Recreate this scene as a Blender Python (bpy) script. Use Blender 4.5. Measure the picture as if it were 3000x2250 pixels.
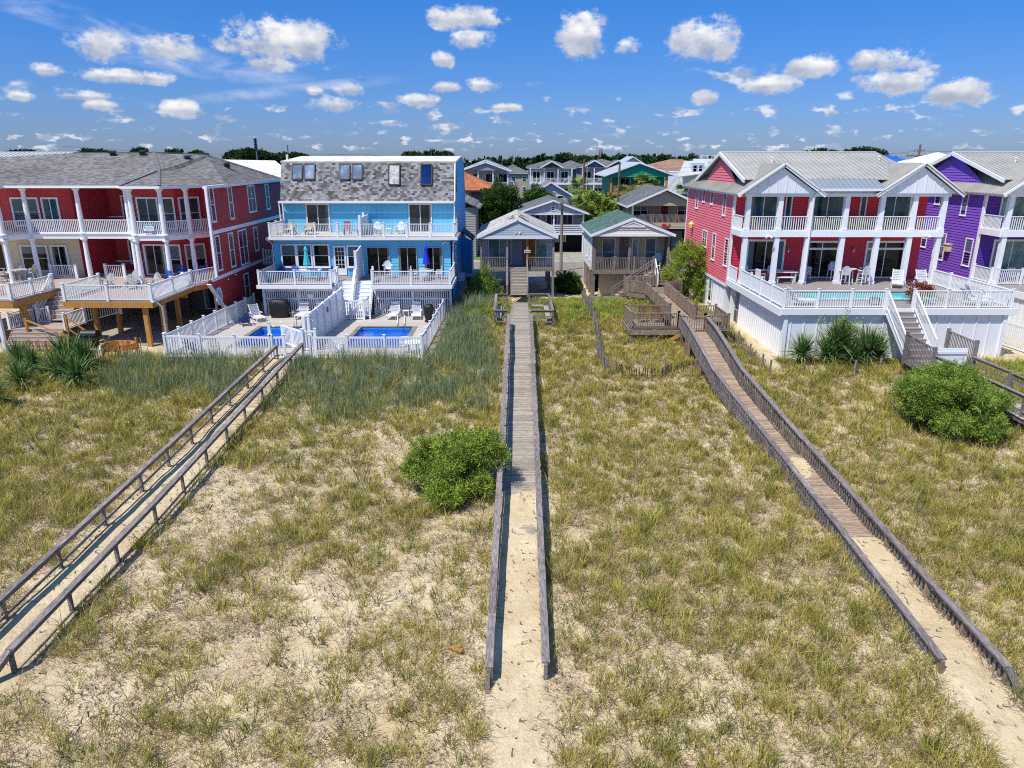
import bpy, bmesh, math, random
import numpy as np
from mathutils import Vector as V, noise as mnoise
random.seed(7); RNG = np.random.default_rng(11)
for o in list(bpy.data.objects): bpy.data.objects.remove(o)
S = bpy.context.scene; COL = S.collection
R = math.radians
# ---------- camera ----------
cam = bpy.data.objects.new('camera', bpy.data.cameras.new('camera')); COL.objects.link(cam)
cam.location = (0, 0, 11.6); cam.rotation_euler = (R(90 - 17.6), 0, 0)
cam.data.sensor_width = 36; cam.data.lens = 24.96; cam.data.clip_start = .1; cam.data.clip_end = 6000
S.camera = cam
# ---------- sun, sky, exposure ----------
SUN = V((-.36, -.33, .87)).normalized()
sd = bpy.data.lights.new('sun', 'SUN'); sd.energy = 4.3; sd.angle = R(.5); sd.color = (1, .955, .88)
sun = bpy.data.objects.new('sun', sd); COL.objects.link(sun)
sun.rotation_euler = SUN.to_track_quat('Z', 'Y').to_euler()
S.view_settings.view_transform = 'Standard'; S.view_settings.look = 'None'
S.view_settings.exposure = 0.3; S.view_settings.gamma = 1
S.render.engine = 'CYCLES'; S.cycles.use_denoising = False; S.cycles.filter_width = 1.1
W = bpy.data.worlds.new('World'); S.world = W; W.use_nodes = True
class NT:
    def __init__(s, nt): s.nt = nt; nt.nodes.clear()
    def n(s, t, ins={}, **kw):
        x = s.nt.nodes.new(t)
        for k, v in kw.items(): setattr(x, k, v)
        for k, v in ins.items():
            if isinstance(v, bpy.types.NodeSocket): s.nt.links.new(v, x.inputs[k])
            else: x.inputs[k].default_value = v
        return x
    def m(s, op, a, b=0., c=0., clamp=False):
        return s.n('ShaderNodeMath', {0: a, 1: b, 2: c}, operation=op, use_clamp=clamp).outputs[0]
    def mix(s, f, a, b, bt='MIX'):
        x = s.n('ShaderNodeMix', {0: f, 6: a, 7: b}, data_type='RGBA', blend_type=bt); return x.outputs[2]
    def ss(s, x, a, b):
        return s.n('ShaderNodeMapRange', {0: x, 1: a, 2: b, 3: 0., 4: 1.}, interpolation_type='SMOOTHSTEP').outputs[0]
    def noise(s, vec, scale, detail=3., rough=.55, dist=0.):
        return s.n('ShaderNodeTexNoise', {'Vector': vec, 'Scale': scale, 'Detail': detail, 'Roughness': rough, 'Distortion': dist}).outputs['Fac']
def world():
    g = NT(W.node_tree)
    sky = g.n('ShaderNodeTexSky', sky_type='NISHITA', sun_disc=False, sun_elevation=math.asin(SUN.z),
              sun_rotation=math.atan2(SUN.x, SUN.y), air_density=1.0, dust_density=.3, ozone_density=2.2, altitude=0)
    d = g.n('ShaderNodeTexCoord').outputs['Generated']
    sp = g.n('ShaderNodeSeparateXYZ', {0: d})
    x, y, z = sp.outputs
    az = g.m('ARCTAN2', x, y); el = g.m('ARCSINE', z)
    p = g.n('ShaderNodeCombineXYZ', {0: az, 1: g.m('MULTIPLY', el, 1.35)}).outputs[0]
    n1 = g.noise(p, 17., 6., .62); n2 = g.noise(p, 55., 4., .65)
    f = None; und = None
    # azimuth, elevation, half width, half height (radians) of the larger cumulus puffs
    CL = [(-0.294,0.136,0.065,0.021),(-0.300,0.110,0.030,0.008),(-0.487,0.123,0.028,0.014),(-0.415,0.123,0.031,0.013),(-0.090,0.121,0.013,0.008),(-0.062,0.169,0.041,0.012),(-0.051,0.145,0.025,0.010),(0.088,0.149,0.029,0.022),(0.147,0.137,0.016,0.009),(0.241,0.138,0.038,0.023),(0.369,0.105,0.025,0.012),(0.455,0.109,0.034,0.012),(0.461,0.084,0.037,0.011),(0.529,0.072,0.027,0.013),(0.325,0.087,0.035,0.009),(-0.545,0.094,0.014,0.006),(-0.571,0.066,0.011,0.005),(-0.514,0.068,0.023,0.005),(-0.497,0.059,0.019,0.005),(-0.411,0.057,0.023,0.009),(-0.233,0.067,0.028,0.010),(-0.212,0.084,0.020,0.007),(-0.118,0.072,0.023,0.007),(-0.037,0.092,0.018,0.008),(0.246,0.074,0.016,0.008),(-0.253,0.081,0.010,0.005),(-0.456,0.091,0.045,0.007),(-0.010,0.064,0.021,0.005),(-0.088,0.089,0.018,0.006)]
    for a, e, w, h in CL:
        w *= 1.25; h *= 1.35
        u = g.m('MULTIPLY', g.m('SUBTRACT', az, a), 1 / w); v = g.m('MULTIPLY', g.m('SUBTRACT', el, e), 1 / h)
        q = g.m('SUBTRACT', 1., g.m('ADD', g.m('MULTIPLY', u, u), g.m('MULTIPLY', v, v)))
        q = g.m('MAXIMUM', q, -1.)
        f = q if f is None else g.m('MAXIMUM', f, q)
        k = g.m('MULTIPLY', g.m('MAXIMUM', q, 0.), v)
        und = k if und is None else g.m('ADD', und, k)
    big = g.m('ADD', f, g.m('MULTIPLY', g.m('SUBTRACT', n1, .50), 3.2))
    big = g.m('ADD', big, g.m('MULTIPLY', g.m('SUBTRACT', n2, .5), 2.2))
    mb = g.ss(big, -.05, .9)
    # rows of small fair-weather clouds that shrink towards the horizon
    ms = None; pl = None
    for A, lo, hi, th in ((15., .055, .118, .59), (26., .028, .07, .575), (46., .004, .038, .565)):
        pb = g.n('ShaderNodeCombineXYZ', {0: g.m('MULTIPLY', az, A), 1: g.m('ADD', g.m('MULTIPLY', el, A * 2.3), A), 2: A}).outputs[0]
        v = g.m('ADD', g.noise(pb, 1., 3., .5), g.m('MULTIPLY', g.m('SUBTRACT', g.noise(pb, .22, 1.), .5), .25))
        md = (hi - lo) * .3; bd = g.m('MULTIPLY', g.ss(el, lo - .006, lo + md), g.ss(el, hi, hi - md))
        v = g.m('MULTIPLY', g.ss(v, th, th + .10), bd); ms = v if ms is None else g.m('MAXIMUM', ms, v); pl = pb
    ms = g.m('MULTIPLY', ms, .78)
    # thin cirrus veil at upper left
    cir = None
    for a, e, w, h, sl in ((-.50, .145, .16, .016, -.22), (-.37, .105, .13, .016, -.10), (-.28, .082, .16, .009, .12)):
        u = g.m('SUBTRACT', az, a); v = g.m('MULTIPLY', g.m('SUBTRACT', g.m('SUBTRACT', el, e), g.m('MULTIPLY', u, sl)), 1 / h); u = g.m('MULTIPLY', u, 1 / w)
        q = g.m('SUBTRACT', 1., g.m('ADD', g.m('MULTIPLY', u, u), g.m('MULTIPLY', v, v)), clamp=True); cir = q if cir is None else g.m('MAXIMUM', cir, q)
    cu = g.n('ShaderNodeCombineXYZ', {0: g.m('MULTIPLY', az, 1.), 1: g.m('MULTIPLY', g.m('ADD', el, g.m('MULTIPLY', az, .15)), 2.6)}).outputs[0]
    cir = g.m('MULTIPLY', g.m('MULTIPLY', cir, g.ss(g.noise(cu, 11., 7., .65, .6), .36, .7)), .55)
    relief = g.ss(g.noise(p, 30., 5., .6), .32, .66)
    top = g.mix(relief, (.60, .64, .76, 1), (1.0, 1.0, 1.0, 1))
    base = g.mix(relief, (.40, .46, .60, 1), (.62, .66, .76, 1))
    cb_ = g.mix(g.ss(und, -.22, .22), base, top)
    cs = g.mix(g.ss(g.noise(p, 48., 3.), .42, .58), (.40, .48, .64, 1), (.90, .91, .96, 1))
    hs = g.n('ShaderNodeHueSaturation', {'Saturation': 1.18, 'Value': 1.0, 'Color': sky.outputs[0]}).outputs[0]
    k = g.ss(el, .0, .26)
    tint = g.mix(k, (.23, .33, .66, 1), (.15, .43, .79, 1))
    tint = g.mix(g.ss(el, .30, .75), tint, (.78, .92, 1.02, 1))  # unseen upper sky made brighter and more neutral to lift the shadow fill
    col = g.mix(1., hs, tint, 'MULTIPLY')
    CS = 5.7
    def lit(c): return g.mix(1., c, (CS, CS, CS, 1), 'MULTIPLY')
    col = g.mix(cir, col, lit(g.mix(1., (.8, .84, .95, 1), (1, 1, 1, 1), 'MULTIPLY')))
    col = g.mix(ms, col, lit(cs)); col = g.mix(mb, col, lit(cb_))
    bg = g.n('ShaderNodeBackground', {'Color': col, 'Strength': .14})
    g.n('ShaderNodeOutputWorld', {0: bg.outputs[0]})
world()
# ---------- mesh helpers ----------
def put(o, parent=None):
    COL.objects.link(o)
    if parent: o.parent = parent
    return o
def tag(o, label=None, cat=None, group=None, kind=None):
    if label: o['label'] = label
    if cat: o['category'] = cat
    if group: o['group'] = group
    if kind: o['kind'] = kind
    return o
def thing(name, label, cat, loc=(0, 0, 0), group=None, rz=0):
    o = bpy.data.objects.new(name, None); o.empty_display_size = .3; o.location = loc; o.rotation_euler = (0, 0, rz)
    return tag(put(o), label, cat, group)
def worldloc(p):
    L = V((0, 0, 0))
    while p: L += p.location; p = p.parent
    return L
class M:
    def __init__(s): s.v = []; s.f = []; s.r = []; s.fixed = None
    def poly(s, pts, rnd=None):
        i = len(s.v); s.v += [tuple(p) for p in pts]; s.f.append(tuple(range(i, i + len(pts))))
        s.r.append(random.random() if rnd is None else rnd)
    def hexa(s, a, rnd=None):  # 8 corners: bottom ring then top ring
        rnd = random.random() if rnd is None else rnd
        i = len(s.v); s.v += [tuple(p) for p in a]
        for q in ((3, 2, 1, 0), (4, 5, 6, 7), (0, 1, 5, 4), (1, 2, 6, 5), (2, 3, 7, 6), (3, 0, 4, 7)):
            s.f.append(tuple(i + k for k in q)); s.r.append(rnd)
    def box(s, x0, x1, y0, y1, z0, z1, rnd=None):
        s.hexa([(x0, y0, z0), (x1, y0, z0), (x1, y1, z0), (x0, y1, z0), (x0, y0, z1), (x1, y0, z1), (x1, y1, z1), (x0, y1, z1)], rnd); return s
    def beam(s, p, q, w, h, up=(0, 0, 1), rnd=None):
        p = V(p); q = V(q); d = (q - p).normalized(); up = V(up)
        if abs(d.dot(up)) > .98: up = V((0, 1, 0))
        a = d.cross(up).normalized() * w / 2; b = a.cross(d).normalized() * h / 2
        s.hexa([p - a - b, p + a - b, q + a - b, q - a - b, p - a + b, p + a + b, q + a + b, q - a + b], rnd); return s
    def ob(s, o, u, n, a0, a1, b0, b1, c0, c1, rnd=None):  # a along u, b along n, c up
        o = V(o); u = V(u); n = V(n); z = V((0, 0, 1)); P = lambda a, b, c: o + u * a + n * b + z * c
        s.hexa([P(a0, b0, c0), P(a1, b0, c0), P(a1, b1, c0), P(a0, b1, c0), P(a0, b0, c1), P(a1, b0, c1), P(a1, b1, c1), P(a0, b1, c1)], rnd); return s
    def prism(s, pts, vec, rnd=None):
        rnd = random.random() if rnd is None else rnd
        vec = V(vec); n = len(pts); i = len(s.v); s.v += [tuple(p) for p in pts] + [tuple(V(p) + vec) for p in pts]
        s.f.append(tuple(i + k for k in range(n))); s.f.append(tuple(i + n + k for k in reversed(range(n)))); s.r += [rnd, rnd]
        for k in range(n):
            s.f.append((i + k, i + n + k, i + n + (k + 1) % n, i + (k + 1) % n)); s.r.append(rnd)
        return s
    def cyl(s, p, q, r0, r1=None, n=10, rnd=None, cap=True):
        rnd = random.random() if rnd is None else rnd
        r1 = r0 if r1 is None else r1; p = V(p); q = V(q); d = (q - p).normalized()
        a = d.orthogonal().normalized(); b = d.cross(a); i = len(s.v)
        for c, r in ((p, r0), (q, r1)):
            for k in range(n):
                t = 2 * math.pi * k / n; s.v.append(tuple(c + (a * math.cos(t) + b * math.sin(t)) * r))
        for k in range(n): s.f.append((i + k, i + (k + 1) % n, i + n + (k + 1) % n, i + n + k)); s.r.append(rnd)
        if cap: s.f.append(tuple(i + k for k in reversed(range(n)))); s.f.append(tuple(i + n + k for k in range(n))); s.r += [rnd, rnd]
        return s
    def lathe(s, c, prof, n=12, sx=1, sy=1):
        c = V(c); i = len(s.v); rnd = random.random()
        for r, z in prof:
            for k in range(n):
                t = 2 * math.pi * k / n; s.v.append((c.x + r * sx * math.cos(t), c.y + r * sy * math.sin(t), c.z + z))
        for j in range(len(prof) - 1):
            for k in range(n):
                s.f.append((i + j * n + k, i + j * n + (k + 1) % n, i + (j + 1) * n + (k + 1) % n, i + (j + 1) * n + k)); s.r.append(rnd)
        s.f.append(tuple(i + (len(prof) - 1) * n + k for k in range(n))); s.r.append(rnd)
        return s
    def tube(s, pts, r, n=6):
        for a, b in zip(pts, pts[1:]): s.cyl(a, b, r, r, n)
        return s
    def build(s, name, mat, parent=None, label=None, cat=None, group=None, kind=None, smooth=False):
        me = bpy.data.meshes.new(name); L = worldloc(parent)
        vv = np.array(s.v, dtype=np.float64) - np.array(L)
        me.from_pydata(vv.tolist(), [], s.f)
        at = me.attributes.new('rnd', 'FLOAT', 'FACE'); at.data.foreach_set('value', s.r)
        uv = me.uv_layers.new(name='UVMap'); w = np.array(s.v); buf = np.zeros((sum(len(f) for f in s.f), 2)); k = 0
        for f in s.f:
            P = w[list(f)]; n = np.cross(P[1] - P[0], P[2] - P[0]); l = np.linalg.norm(n)
            if l < 1e-12 and len(f) > 3: n = np.cross(P[2] - P[0], P[3] - P[0]); l = np.linalg.norm(n)
            n = n / l if l > 1e-12 else np.array([0, 0, 1.])
            h = math.hypot(n[0], n[1])
            if h > .02:
                sg = 1 if n[2] >= -.05 else -1
                u = np.array([-n[1], n[0], 0]) / h; t = np.cross(n, u)
                if t[2] < 0: t = -t
            else: u = np.array([1., 0, 0]); t = np.array([0, 1., 0])
            buf[k:k + len(f), 0] = P @ u; buf[k:k + len(f), 1] = P @ t; k += len(f)
        uv.data.foreach_set('uv', buf.ravel())
        me.materials.append(mat)
        if smooth: me.polygons.foreach_set('use_smooth', [True] * len(me.polygons))
        me.validate(); me.update()
        o = bpy.data.objects.new(name, me); put(o, parent)
        return tag(o, label, cat, group, kind)
def npmesh(name, verts, quads, tris, rnd, mat, parent=None, smooth=False):
    me = bpy.data.meshes.new(name); q = np.asarray(quads, dtype=np.int32).reshape(-1, 4); t = np.asarray(tris, dtype=np.int32).reshape(-1, 3)
    vv = np.asarray(verts, dtype=np.float32) - np.array(worldloc(parent), dtype=np.float32)
    me.vertices.add(len(vv)); me.vertices.foreach_set('co', vv.ravel())
    me.loops.add(q.size + t.size); me.loops.foreach_set('vertex_index', np.concatenate([q.ravel(), t.ravel()]))
    me.polygons.add(len(q) + len(t))
    ls = np.concatenate([np.arange(len(q)) * 4, q.size + np.arange(len(t)) * 3]).astype(np.int32)
    me.polygons.foreach_set('loop_start', ls)
    me.attributes.new('rnd', 'FLOAT', 'POINT').data.foreach_set('value', np.asarray(rnd, dtype=np.float32))
    me.update(calc_edges=True); me.materials.append(mat)
    if smooth: me.polygons.foreach_set('use_smooth', [True] * len(me.polygons))
    o = bpy.data.objects.new(name, me); return put(o, parent)
def clip_band(pts2, lo, hi):  # clip polygon (s,z) to lo<=z<=hi
    def cl(P, z, keep_above):
        out = []
        for a, b in zip(P, P[1:] + P[:1]):
            ia = (a[1] >= z) == keep_above or a[1] == z; ib = (b[1] >= z) == keep_above or b[1] == z
            if ia: out.append(a)
            if ia != ib and b[1] != a[1]:
                t = (z - a[1]) / (b[1] - a[1]); out.append((a[0] + (b[0] - a[0]) * t, z))
        return out
    P = cl(list(pts2), lo, True)
    return cl(P, hi, False) if len(P) > 2 else []
def frame_of(pts):
    P = [V(p) for p in pts]; n = (P[1] - P[0]).cross(P[2] - P[0]).normalized()
    u = V((0, 0, 1)).cross(n)
    u = u.normalized() if u.length > .02 else V((1, 0, 0))
    return P[0], n, u, n.cross(u)
def laps(m, pts, e=.19, d=.034):
    """Lap siding over a planar convex outline (counter-clockwise seen from outside)."""
    o, n, u, t = frame_of(pts)
    P2 = [((V(p) - o).dot(u), (V(p) - o).dot(t)) for p in pts]
    z0 = min(p[1] for p in P2); z1 = max(p[1] for p in P2); z = z0
    while z < z1 - 1e-4:
        q = clip_band(P2, z, min(z + e, z1))
        if len(q) > 2:
            rn = random.random()
            m.poly([o + u * a + t * b + n * (.002 + d * (1 - (b - z) / e)) for a, b in q], rn)
            lo = [a for a, b in q if abs(b - z) < 1e-5]
            if len(lo) > 1:
                a0, a1 = min(lo), max(lo)
                m.poly([o + u * a0 + t * z, o + u * a1 + t * z, o + u * a1 + t * z + n * (d + .002), o + u * a0 + t * z + n * (d + .002)], rn)
        z += e
    m.poly(pts, .5); return m
def ribs(m, pts, sp=.3, w=.04, h=.03, plate=True):
    """Upright battens or standing seams over a planar convex outline."""
    o, n, u, t = frame_of(pts)
    P2 = [((V(p) - o).dot(t), (V(p) - o).dot(u)) for p in pts]
    s0 = min(p[1] for p in P2); s1 = max(p[1] for p in P2); x = s0 + sp * .5
    while x < s1:
        c = clip_band(P2, x - .001, x + .001)
        if len(c) > 2:
            a, b = min(q[0] for q in c), max(q[0] for q in c)
            if b - a > .1: m.beam(o + u * x + t * a + n * h / 2, o + u * x + t * b + n * h / 2, w, h, up=n, rnd=.5)
        x += sp
    if plate: m.poly(pts, .5)
    return m
# ---------- materials ----------
def lin(h):
    if isinstance(h, tuple): return h + (1,)
    c = [int(h[i:i + 2], 16) / 255 for i in (0, 2, 4)]
    return tuple(x / 12.92 if x <= .04045 else ((x + .055) / 1.055) ** 2.4 for x in c) + (1,)
MATS = {}
def mat(name, c, rough=.6, var=.12, ns=1.5, bump=0., bs=20., kind=None, c2=None, spec=.4, metal=0., **kw):
    if name in MATS: return MATS[name]
    m = bpy.data.materials.new(name); m.use_nodes = True; g = NT(m.node_tree); MATS[name] = m
    c = lin(c); tc = g.n('ShaderNodeTexCoord'); ob = tc.outputs['Object']; uv = tc.outputs['UV']
    rnd = g.n('ShaderNodeAttribute', attribute_name='rnd').outputs['Fac']
    col = g.n('ShaderNodeRGB'); col.outputs[0].default_value = c; col = col.outputs[0]; bumpin = None
    if kind == 'shingle':
        b = g.n('ShaderNodeTexBrick', {'Vector': uv, 'Color1': lin(kw['a']), 'Color2': lin(kw['b']), 'Mortar': lin(kw['mo']), 'Scale': 1., 'Mortar Size': kw.get('ms', .006), 'Bias': kw.get('bias', 0.),
                                       'Brick Width': kw.get('bw', .3), 'Row Height': kw.get('rh', .15)}, offset=.5)
        n3 = g.noise(uv, .35, 4.)
        col = g.mix(g.ss(n3, .3, .7), b.outputs[0], g.mix(1., b.outputs[0], (.8, .8, .82, 1), 'MULTIPLY')); bumpin = b.outputs['Fac']
    elif kind == 'wood':
        mp = g.n('ShaderNodeMapping', {'Vector': ob, 'Scale': kw.get('sc', (9, 9, 1.5))}).outputs[0]
        nz = g.noise(mp, 2.2, 6., .7, .6)
        col = g.mix(g.ss(nz, .3, .7), col, lin(c2) if c2 else g.mix(1., col, (.55, .52, .5, 1), 'MULTIPLY'))
        bumpin = nz
    elif kind == 'leaf':
        col = g.mix(rnd, col, lin(c2))
    elif kind == 'osb':
        vz = g.n('ShaderNodeTexVoronoi', {'Vector': ob, 'Scale': 14.}).outputs['Color']
        col = g.mix(g.n('ShaderNodeSeparateColor', {0: vz}).outputs[0], col, lin(c2))
    elif c2:
        col = g.mix(g.ss(g.noise(ob, kw.get('s2', 1.2), 5., .65), .35, .68), col, lin(c2))
    if kind != 'leaf':
        nz = g.noise(ob, ns, 5., .65)
        k = g.m('ADD', g.m('MULTIPLY', g.m('SUBTRACT', nz, .5), var * 2.2), g.m('MULTIPLY', g.m('SUBTRACT', rnd, .5), kw.get('rv', var)))
        k = g.m('ADD', k, 1.)
        kk = g.n('ShaderNodeCombineXYZ', {0: k, 1: k, 2: k}).outputs[0]
        col = g.mix(1., col, kk, 'MULTIPLY')
    ins = {'Base Color': col, 'Roughness': rough, 'Specular IOR Level': spec, 'Metallic': metal}
    if bump:
        h = bumpin if bumpin is not None else g.noise(ob, bs, 4., .6)
        ins['Normal'] = g.n('ShaderNodeBump', {'Strength': bump, 'Distance': .02, 'Height': h}).outputs[0]
    p = g.n('ShaderNodeBsdfPrincipled', ins); out = p.outputs[0]
    if kind == 'leaf':
        tr = g.n('ShaderNodeBsdfTranslucent', {'Color': col}); out = g.n('ShaderNodeMixShader', {0: kw.get('tr', .25), 1: out, 2: tr.outputs[0]}).outputs[0]
    g.n('ShaderNodeOutputMaterial', {0: out}); return m
def glassmat(name, tintc, rough=.03, curt=None):
    if name in MATS: return MATS[name]
    m = bpy.data.materials.new(name); m.use_nodes = True; g = NT(m.node_tree); MATS[name] = m
    ob = g.n('ShaderNodeTexCoord').outputs['Object']; nz = g.noise(ob, .8, 3.)
    c = g.mix(g.ss(nz, .35, .65), lin(tintc), g.mix(1., lin(tintc), (.35, .4, .45, 1), 'MULTIPLY'))
    bp = g.n('ShaderNodeBump', {'Strength': .05, 'Distance': .05, 'Height': g.noise(ob, 1.3, 2.)}).outputs[0]
    p = g.n('ShaderNodeBsdfPrincipled', {'Base Color': c, 'Roughness': rough, 'Specular IOR Level': .28, 'Normal': bp})
    g.n('ShaderNodeOutputMaterial', {0: p.outputs[0]}); return m
def watermat(name, c, scale=2.5):
    m = bpy.data.materials.new(name); m.use_nodes = True; g = NT(m.node_tree)
    ob = g.n('ShaderNodeTexCoord').outputs['Object']; nz = g.noise(ob, scale, 3., .5, 1.)
    nb = g.n('ShaderNodeBump', {'Strength': .35, 'Distance': .06, 'Height': nz}).outputs[0]
    tr = g.n('ShaderNodeBsdfTransparent', {'Color': lin(c)}); gl = g.n('ShaderNodeBsdfGlossy', {'Roughness': .03, 'Normal': nb})
    fr = g.n('ShaderNodeFresnel', {'IOR': 1.33, 'Normal': nb}).outputs[0]
    g.n('ShaderNodeOutputMaterial', {0: g.n('ShaderNodeMixShader', {0: fr, 1: tr.outputs[0], 2: gl.outputs[0]}).outputs[0]}); return m
WHITE = mat('white_paint', (.80, .81, .83), .45, .05, .8)
WHITE2 = mat('white_trim', (.74, .76, .80), .5, .09, 1.1)
VINYL = mat('white_vinyl', (.80, .81, .81), .4, .08, 2.5, rv=.04)
WGREY = mat('weathered_wood', '9a8f88', .85, .22, 3., .5, kind='wood', c2='5f564f', rv=.5)
WGREYL = mat('weathered_plank', 'b0a697', .85, .2, 3., .4, kind='wood', c2='7d7468', rv=.45, sc=(1.5, 9, 9))
WDARK = mat('weathered_rail', '988e88', .85, .25, 3., .6, kind='wood', c2='585050', rv=.4, sc=(9, 1.2, 9))
WBROWN = mat('brown_deck_wood', 'a39080', .8, .22, 3., .4, kind='wood', c2='6e5b4c', rv=.5)
WBROWNP = mat('brown_plank', 'b29c86', .8, .2, 3., .4, kind='wood', c2='82705e', rv=.45, sc=(1.5, 9, 9))
PINE = mat('new_pine', 'c8924e', .7, .15, 2., .2, kind='wood', c2='a06c30', rv=.3)
COMPG = mat('grey_composite', '8f8784', .7, .08, 2., rv=.12)
COMPT = mat('tan_composite', 'a6968a', .7, .1, 2., rv=.15)
COMPL = mat('pale_deck_boards', 'b7aea6', .7, .12, 1.5, rv=.16)
GLASS = glassmat('dark_glass', '0b1216'); GLASSB = glassmat('teal_glass', '2a5868'); GLASSG = glassmat('grey_glass', '3b454c'); GLASSS = glassmat('sky_glare_glass', '9fb2c6', .12)  # the pale skylight glass carries sky glare in its base colour
GLASSN = glassmat('navy_glass', '1a3f80', .05); GLASSC = glassmat('curtained_glass', '82a09c', .06)
BLACKM = mat('black_metal', '17181a', .5, .1); METAL = mat('grey_metal', '8d9093', .35, .1, metal=.6)
SHADEBLK = mat('shade_black', '1a1714', .9)  # near-black colour that stands in for deep shade
FOAM = mat('concrete', 'a9a295', .85, .15, .6, .2, c2='8b857a')
# ---------- terrain ----------
def nsm(a, b, t): t = np.clip((t - a) / (b - a), 0, 1); return t * t * (3 - 2 * t)
def Hb(x, y):
    x = np.asarray(x, dtype=float); y = np.asarray(y, dtype=float)
    k = .035 + .05 * nsm(-22, -4, x); d = 41.5 - y
    z = -k * np.maximum(d, 0) * np.where(y > 36, nsm(0, 5.5, d), 1.)
    z = np.where(y < 10, -k * 31.5 - .04 * (10 - y), z)
    return z + .55 * nsm(41, 46, y) * (1 - nsm(54, 60, y)) * nsm(-5.0, -2.5, x) * (1 - nsm(14.5, 16.2, x))
Hb_ = Hb
def Hb(x, y):
    x = np.asarray(x, dtype=float); y = np.asarray(y, dtype=float)
    return Hb_(x, y) + (1 - nsm(16, 31, y)) * (.2 + .2 * nsm(-12, -6, x))
def H0(x, y): return float(Hb_(x, y))
POOLS = [(-17.9, -14.4, 44.2, 49.6), (-10.75, -7.1, 44.2, 49.6)]
def Hn(x, y):
    x = np.asarray(x, dtype=float); y = np.asarray(y, dtype=float)
    n = .09 * np.sin(x * .9 + 1.3 * np.sin(y * .55)) * np.sin(y * 1.05 + .7 * np.sin(x * .6)) + .045 * np.sin(x * 2.3 + y * 1.1) * np.sin(y * 2.7 - x * .8) + .02 * np.sin(x * 5.1 + 2 * np.sin(y * 3.3))
    w = (1 - nsm(40.5, 42, y)) + nsm(43, 45, y) * (1 - nsm(57, 60, y)) * nsm(-4.5, -3, x) * (1 - nsm(14, 16, x))
    for xc, hw in ((.15, .75), (-13.7, .9)): w = w * (1 - .7 * (1 - nsm(hw, hw + .5, np.abs(x - xc))))
    z = Hb(x, y) + n * np.clip(w, 0, 1)
    z = z + .035 * np.sin(x * 4.2 + y * 1.3) * np.sin(y * 3.1 + x * 2.2) * (np.abs(x - .2) < 1.) * nsm(31, 29, y) * nsm(20, 22, y)
    for a, b, c, d in POOLS: z = z - 1.9 * ((x > a - .25) & (x < b + .25) & (y > c - .25) & (y < d + .25))
    z = z - .5 * ((x > 20) & (x < 25.5) & (y > 36.5) & (y < 41.5)) * 0
    return z
SANDM = bpy.data.materials.new('dune_sand')
def sandmat():
    m = SANDM; m.use_nodes = True; g = NT(m.node_tree); ob = g.n('ShaderNodeTexCoord').outputs['Object']
    n = g.noise(ob, .5, 6., .7); n2 = g.noise(ob, 7., 4., .7); n3 = g.noise(ob, 3., 5., .75)
    col = g.mix(g.ss(n, .3, .7), lin('d6c6a4'), lin('c0ac88'))
    col = g.mix(g.m('MULTIPLY', g.ss(n3, .5, .72), .55), col, lin('97836a'))
    col = g.mix(g.m('MULTIPLY', g.ss(n2, .58, .74), .35), col, lin('7a6248'))
    vo = g.n('ShaderNodeTexVoronoi', {'Vector': g.n('ShaderNodeVectorMath', {0: ob, 1: g.n('ShaderNodeCombineXYZ', {0: g.noise(ob, 1.5, 2.), 1: g.noise(ob, 2.1, 2.), 2: 0.}).outputs[0]}, operation='ADD').outputs[0], 'Scale': 3.1, 'Randomness': 1.}).outputs['Distance']
    dim = g.m('MULTIPLY', g.ss(vo, .05, .3), .9)
    bp = g.n('ShaderNodeBump', {'Strength': 1., 'Distance': .11, 'Height': g.m('ADD', g.m('ADD', dim, g.noise(ob, 2.6, 5., .65)), g.m('MULTIPLY', g.noise(ob, 24., 2.), .3))}).outputs[0]
    p = g.n('ShaderNodeBsdfPrincipled', {'Base Color': col, 'Roughness': .95, 'Specular IOR Level': .15, 'Normal': bp})
    g.n('ShaderNodeOutputMaterial', {0: p.outputs[0]})
sandmat()
def terrain():
    xs = np.concatenate([[-2500, -900, -300, -120, -70], np.arange(-50, 50.1, .3), [70, 120, 300, 900, 2500]])
    ys = np.concatenate([[-1500, -300, -60, -20], np.arange(0, 62.1, .3), [66, 75, 100, 200, 600, 1500, 4000]])
    X, Y = np.meshgrid(xs, ys); Z = Hn(X, Y); Z = np.where(Y > 60, Hb(X, Y), Z)
    v = np.stack([X, Y, Z], -1).reshape(-1, 3); nx = len(xs); ny = len(ys)
    i = (np.arange(ny - 1)[:, None] * nx + np.arange(nx - 1)[None]).ravel()
    q = np.stack([i, i + 1, i + 1 + nx, i + nx], -1)
    o = npmesh('sand_ground', v, q, [], np.zeros(len(v)), SANDM, smooth=True); tag(o, kind='structure')
terrain()
# ---------- road and paved ground ----------
ASPH = mat('asphalt', '8b857c', .9, .12, .8, .3, c2='7a746c'); LAWN = mat('lawn', '6d8a35', .95, .3, 3., .6, c2='4f6f27'); CURBM = mat('kerb_concrete', 'b4ac9e', .9, .15, 2.)
YEL = mat('yellow_paint', 'c79a2a', .7, .2, 4.)
def flat(name, x0, x1, y0, y1, z, m, th=None):
    b = M()
    if th: b.box(x0, x1, y0, y1, z - th, z)
    else: b.poly([(x0, y0, z), (x1, y0, z), (x1, y1, z), (x0, y1, z)], .5)
    return b.build(name, m, kind='structure')
flat('road', -90, 90, 72.2, 83.2, .012, ASPH)
b = M()
for dx in (0, .32): b.poly([(-90, 77.6 + dx, .017), (90, 77.6 + dx, .017), (90, 77.73 + dx, .017), (-90, 77.73 + dx, .017)])
b.build('road_marking', YEL, kind='structure')
flat('kerb', -90, 90, 83.2, 83.45, .14, CURBM, .3); flat('sidewalk', -90, 90, 83.45, 85, .13, FOAM, .2)
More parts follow.
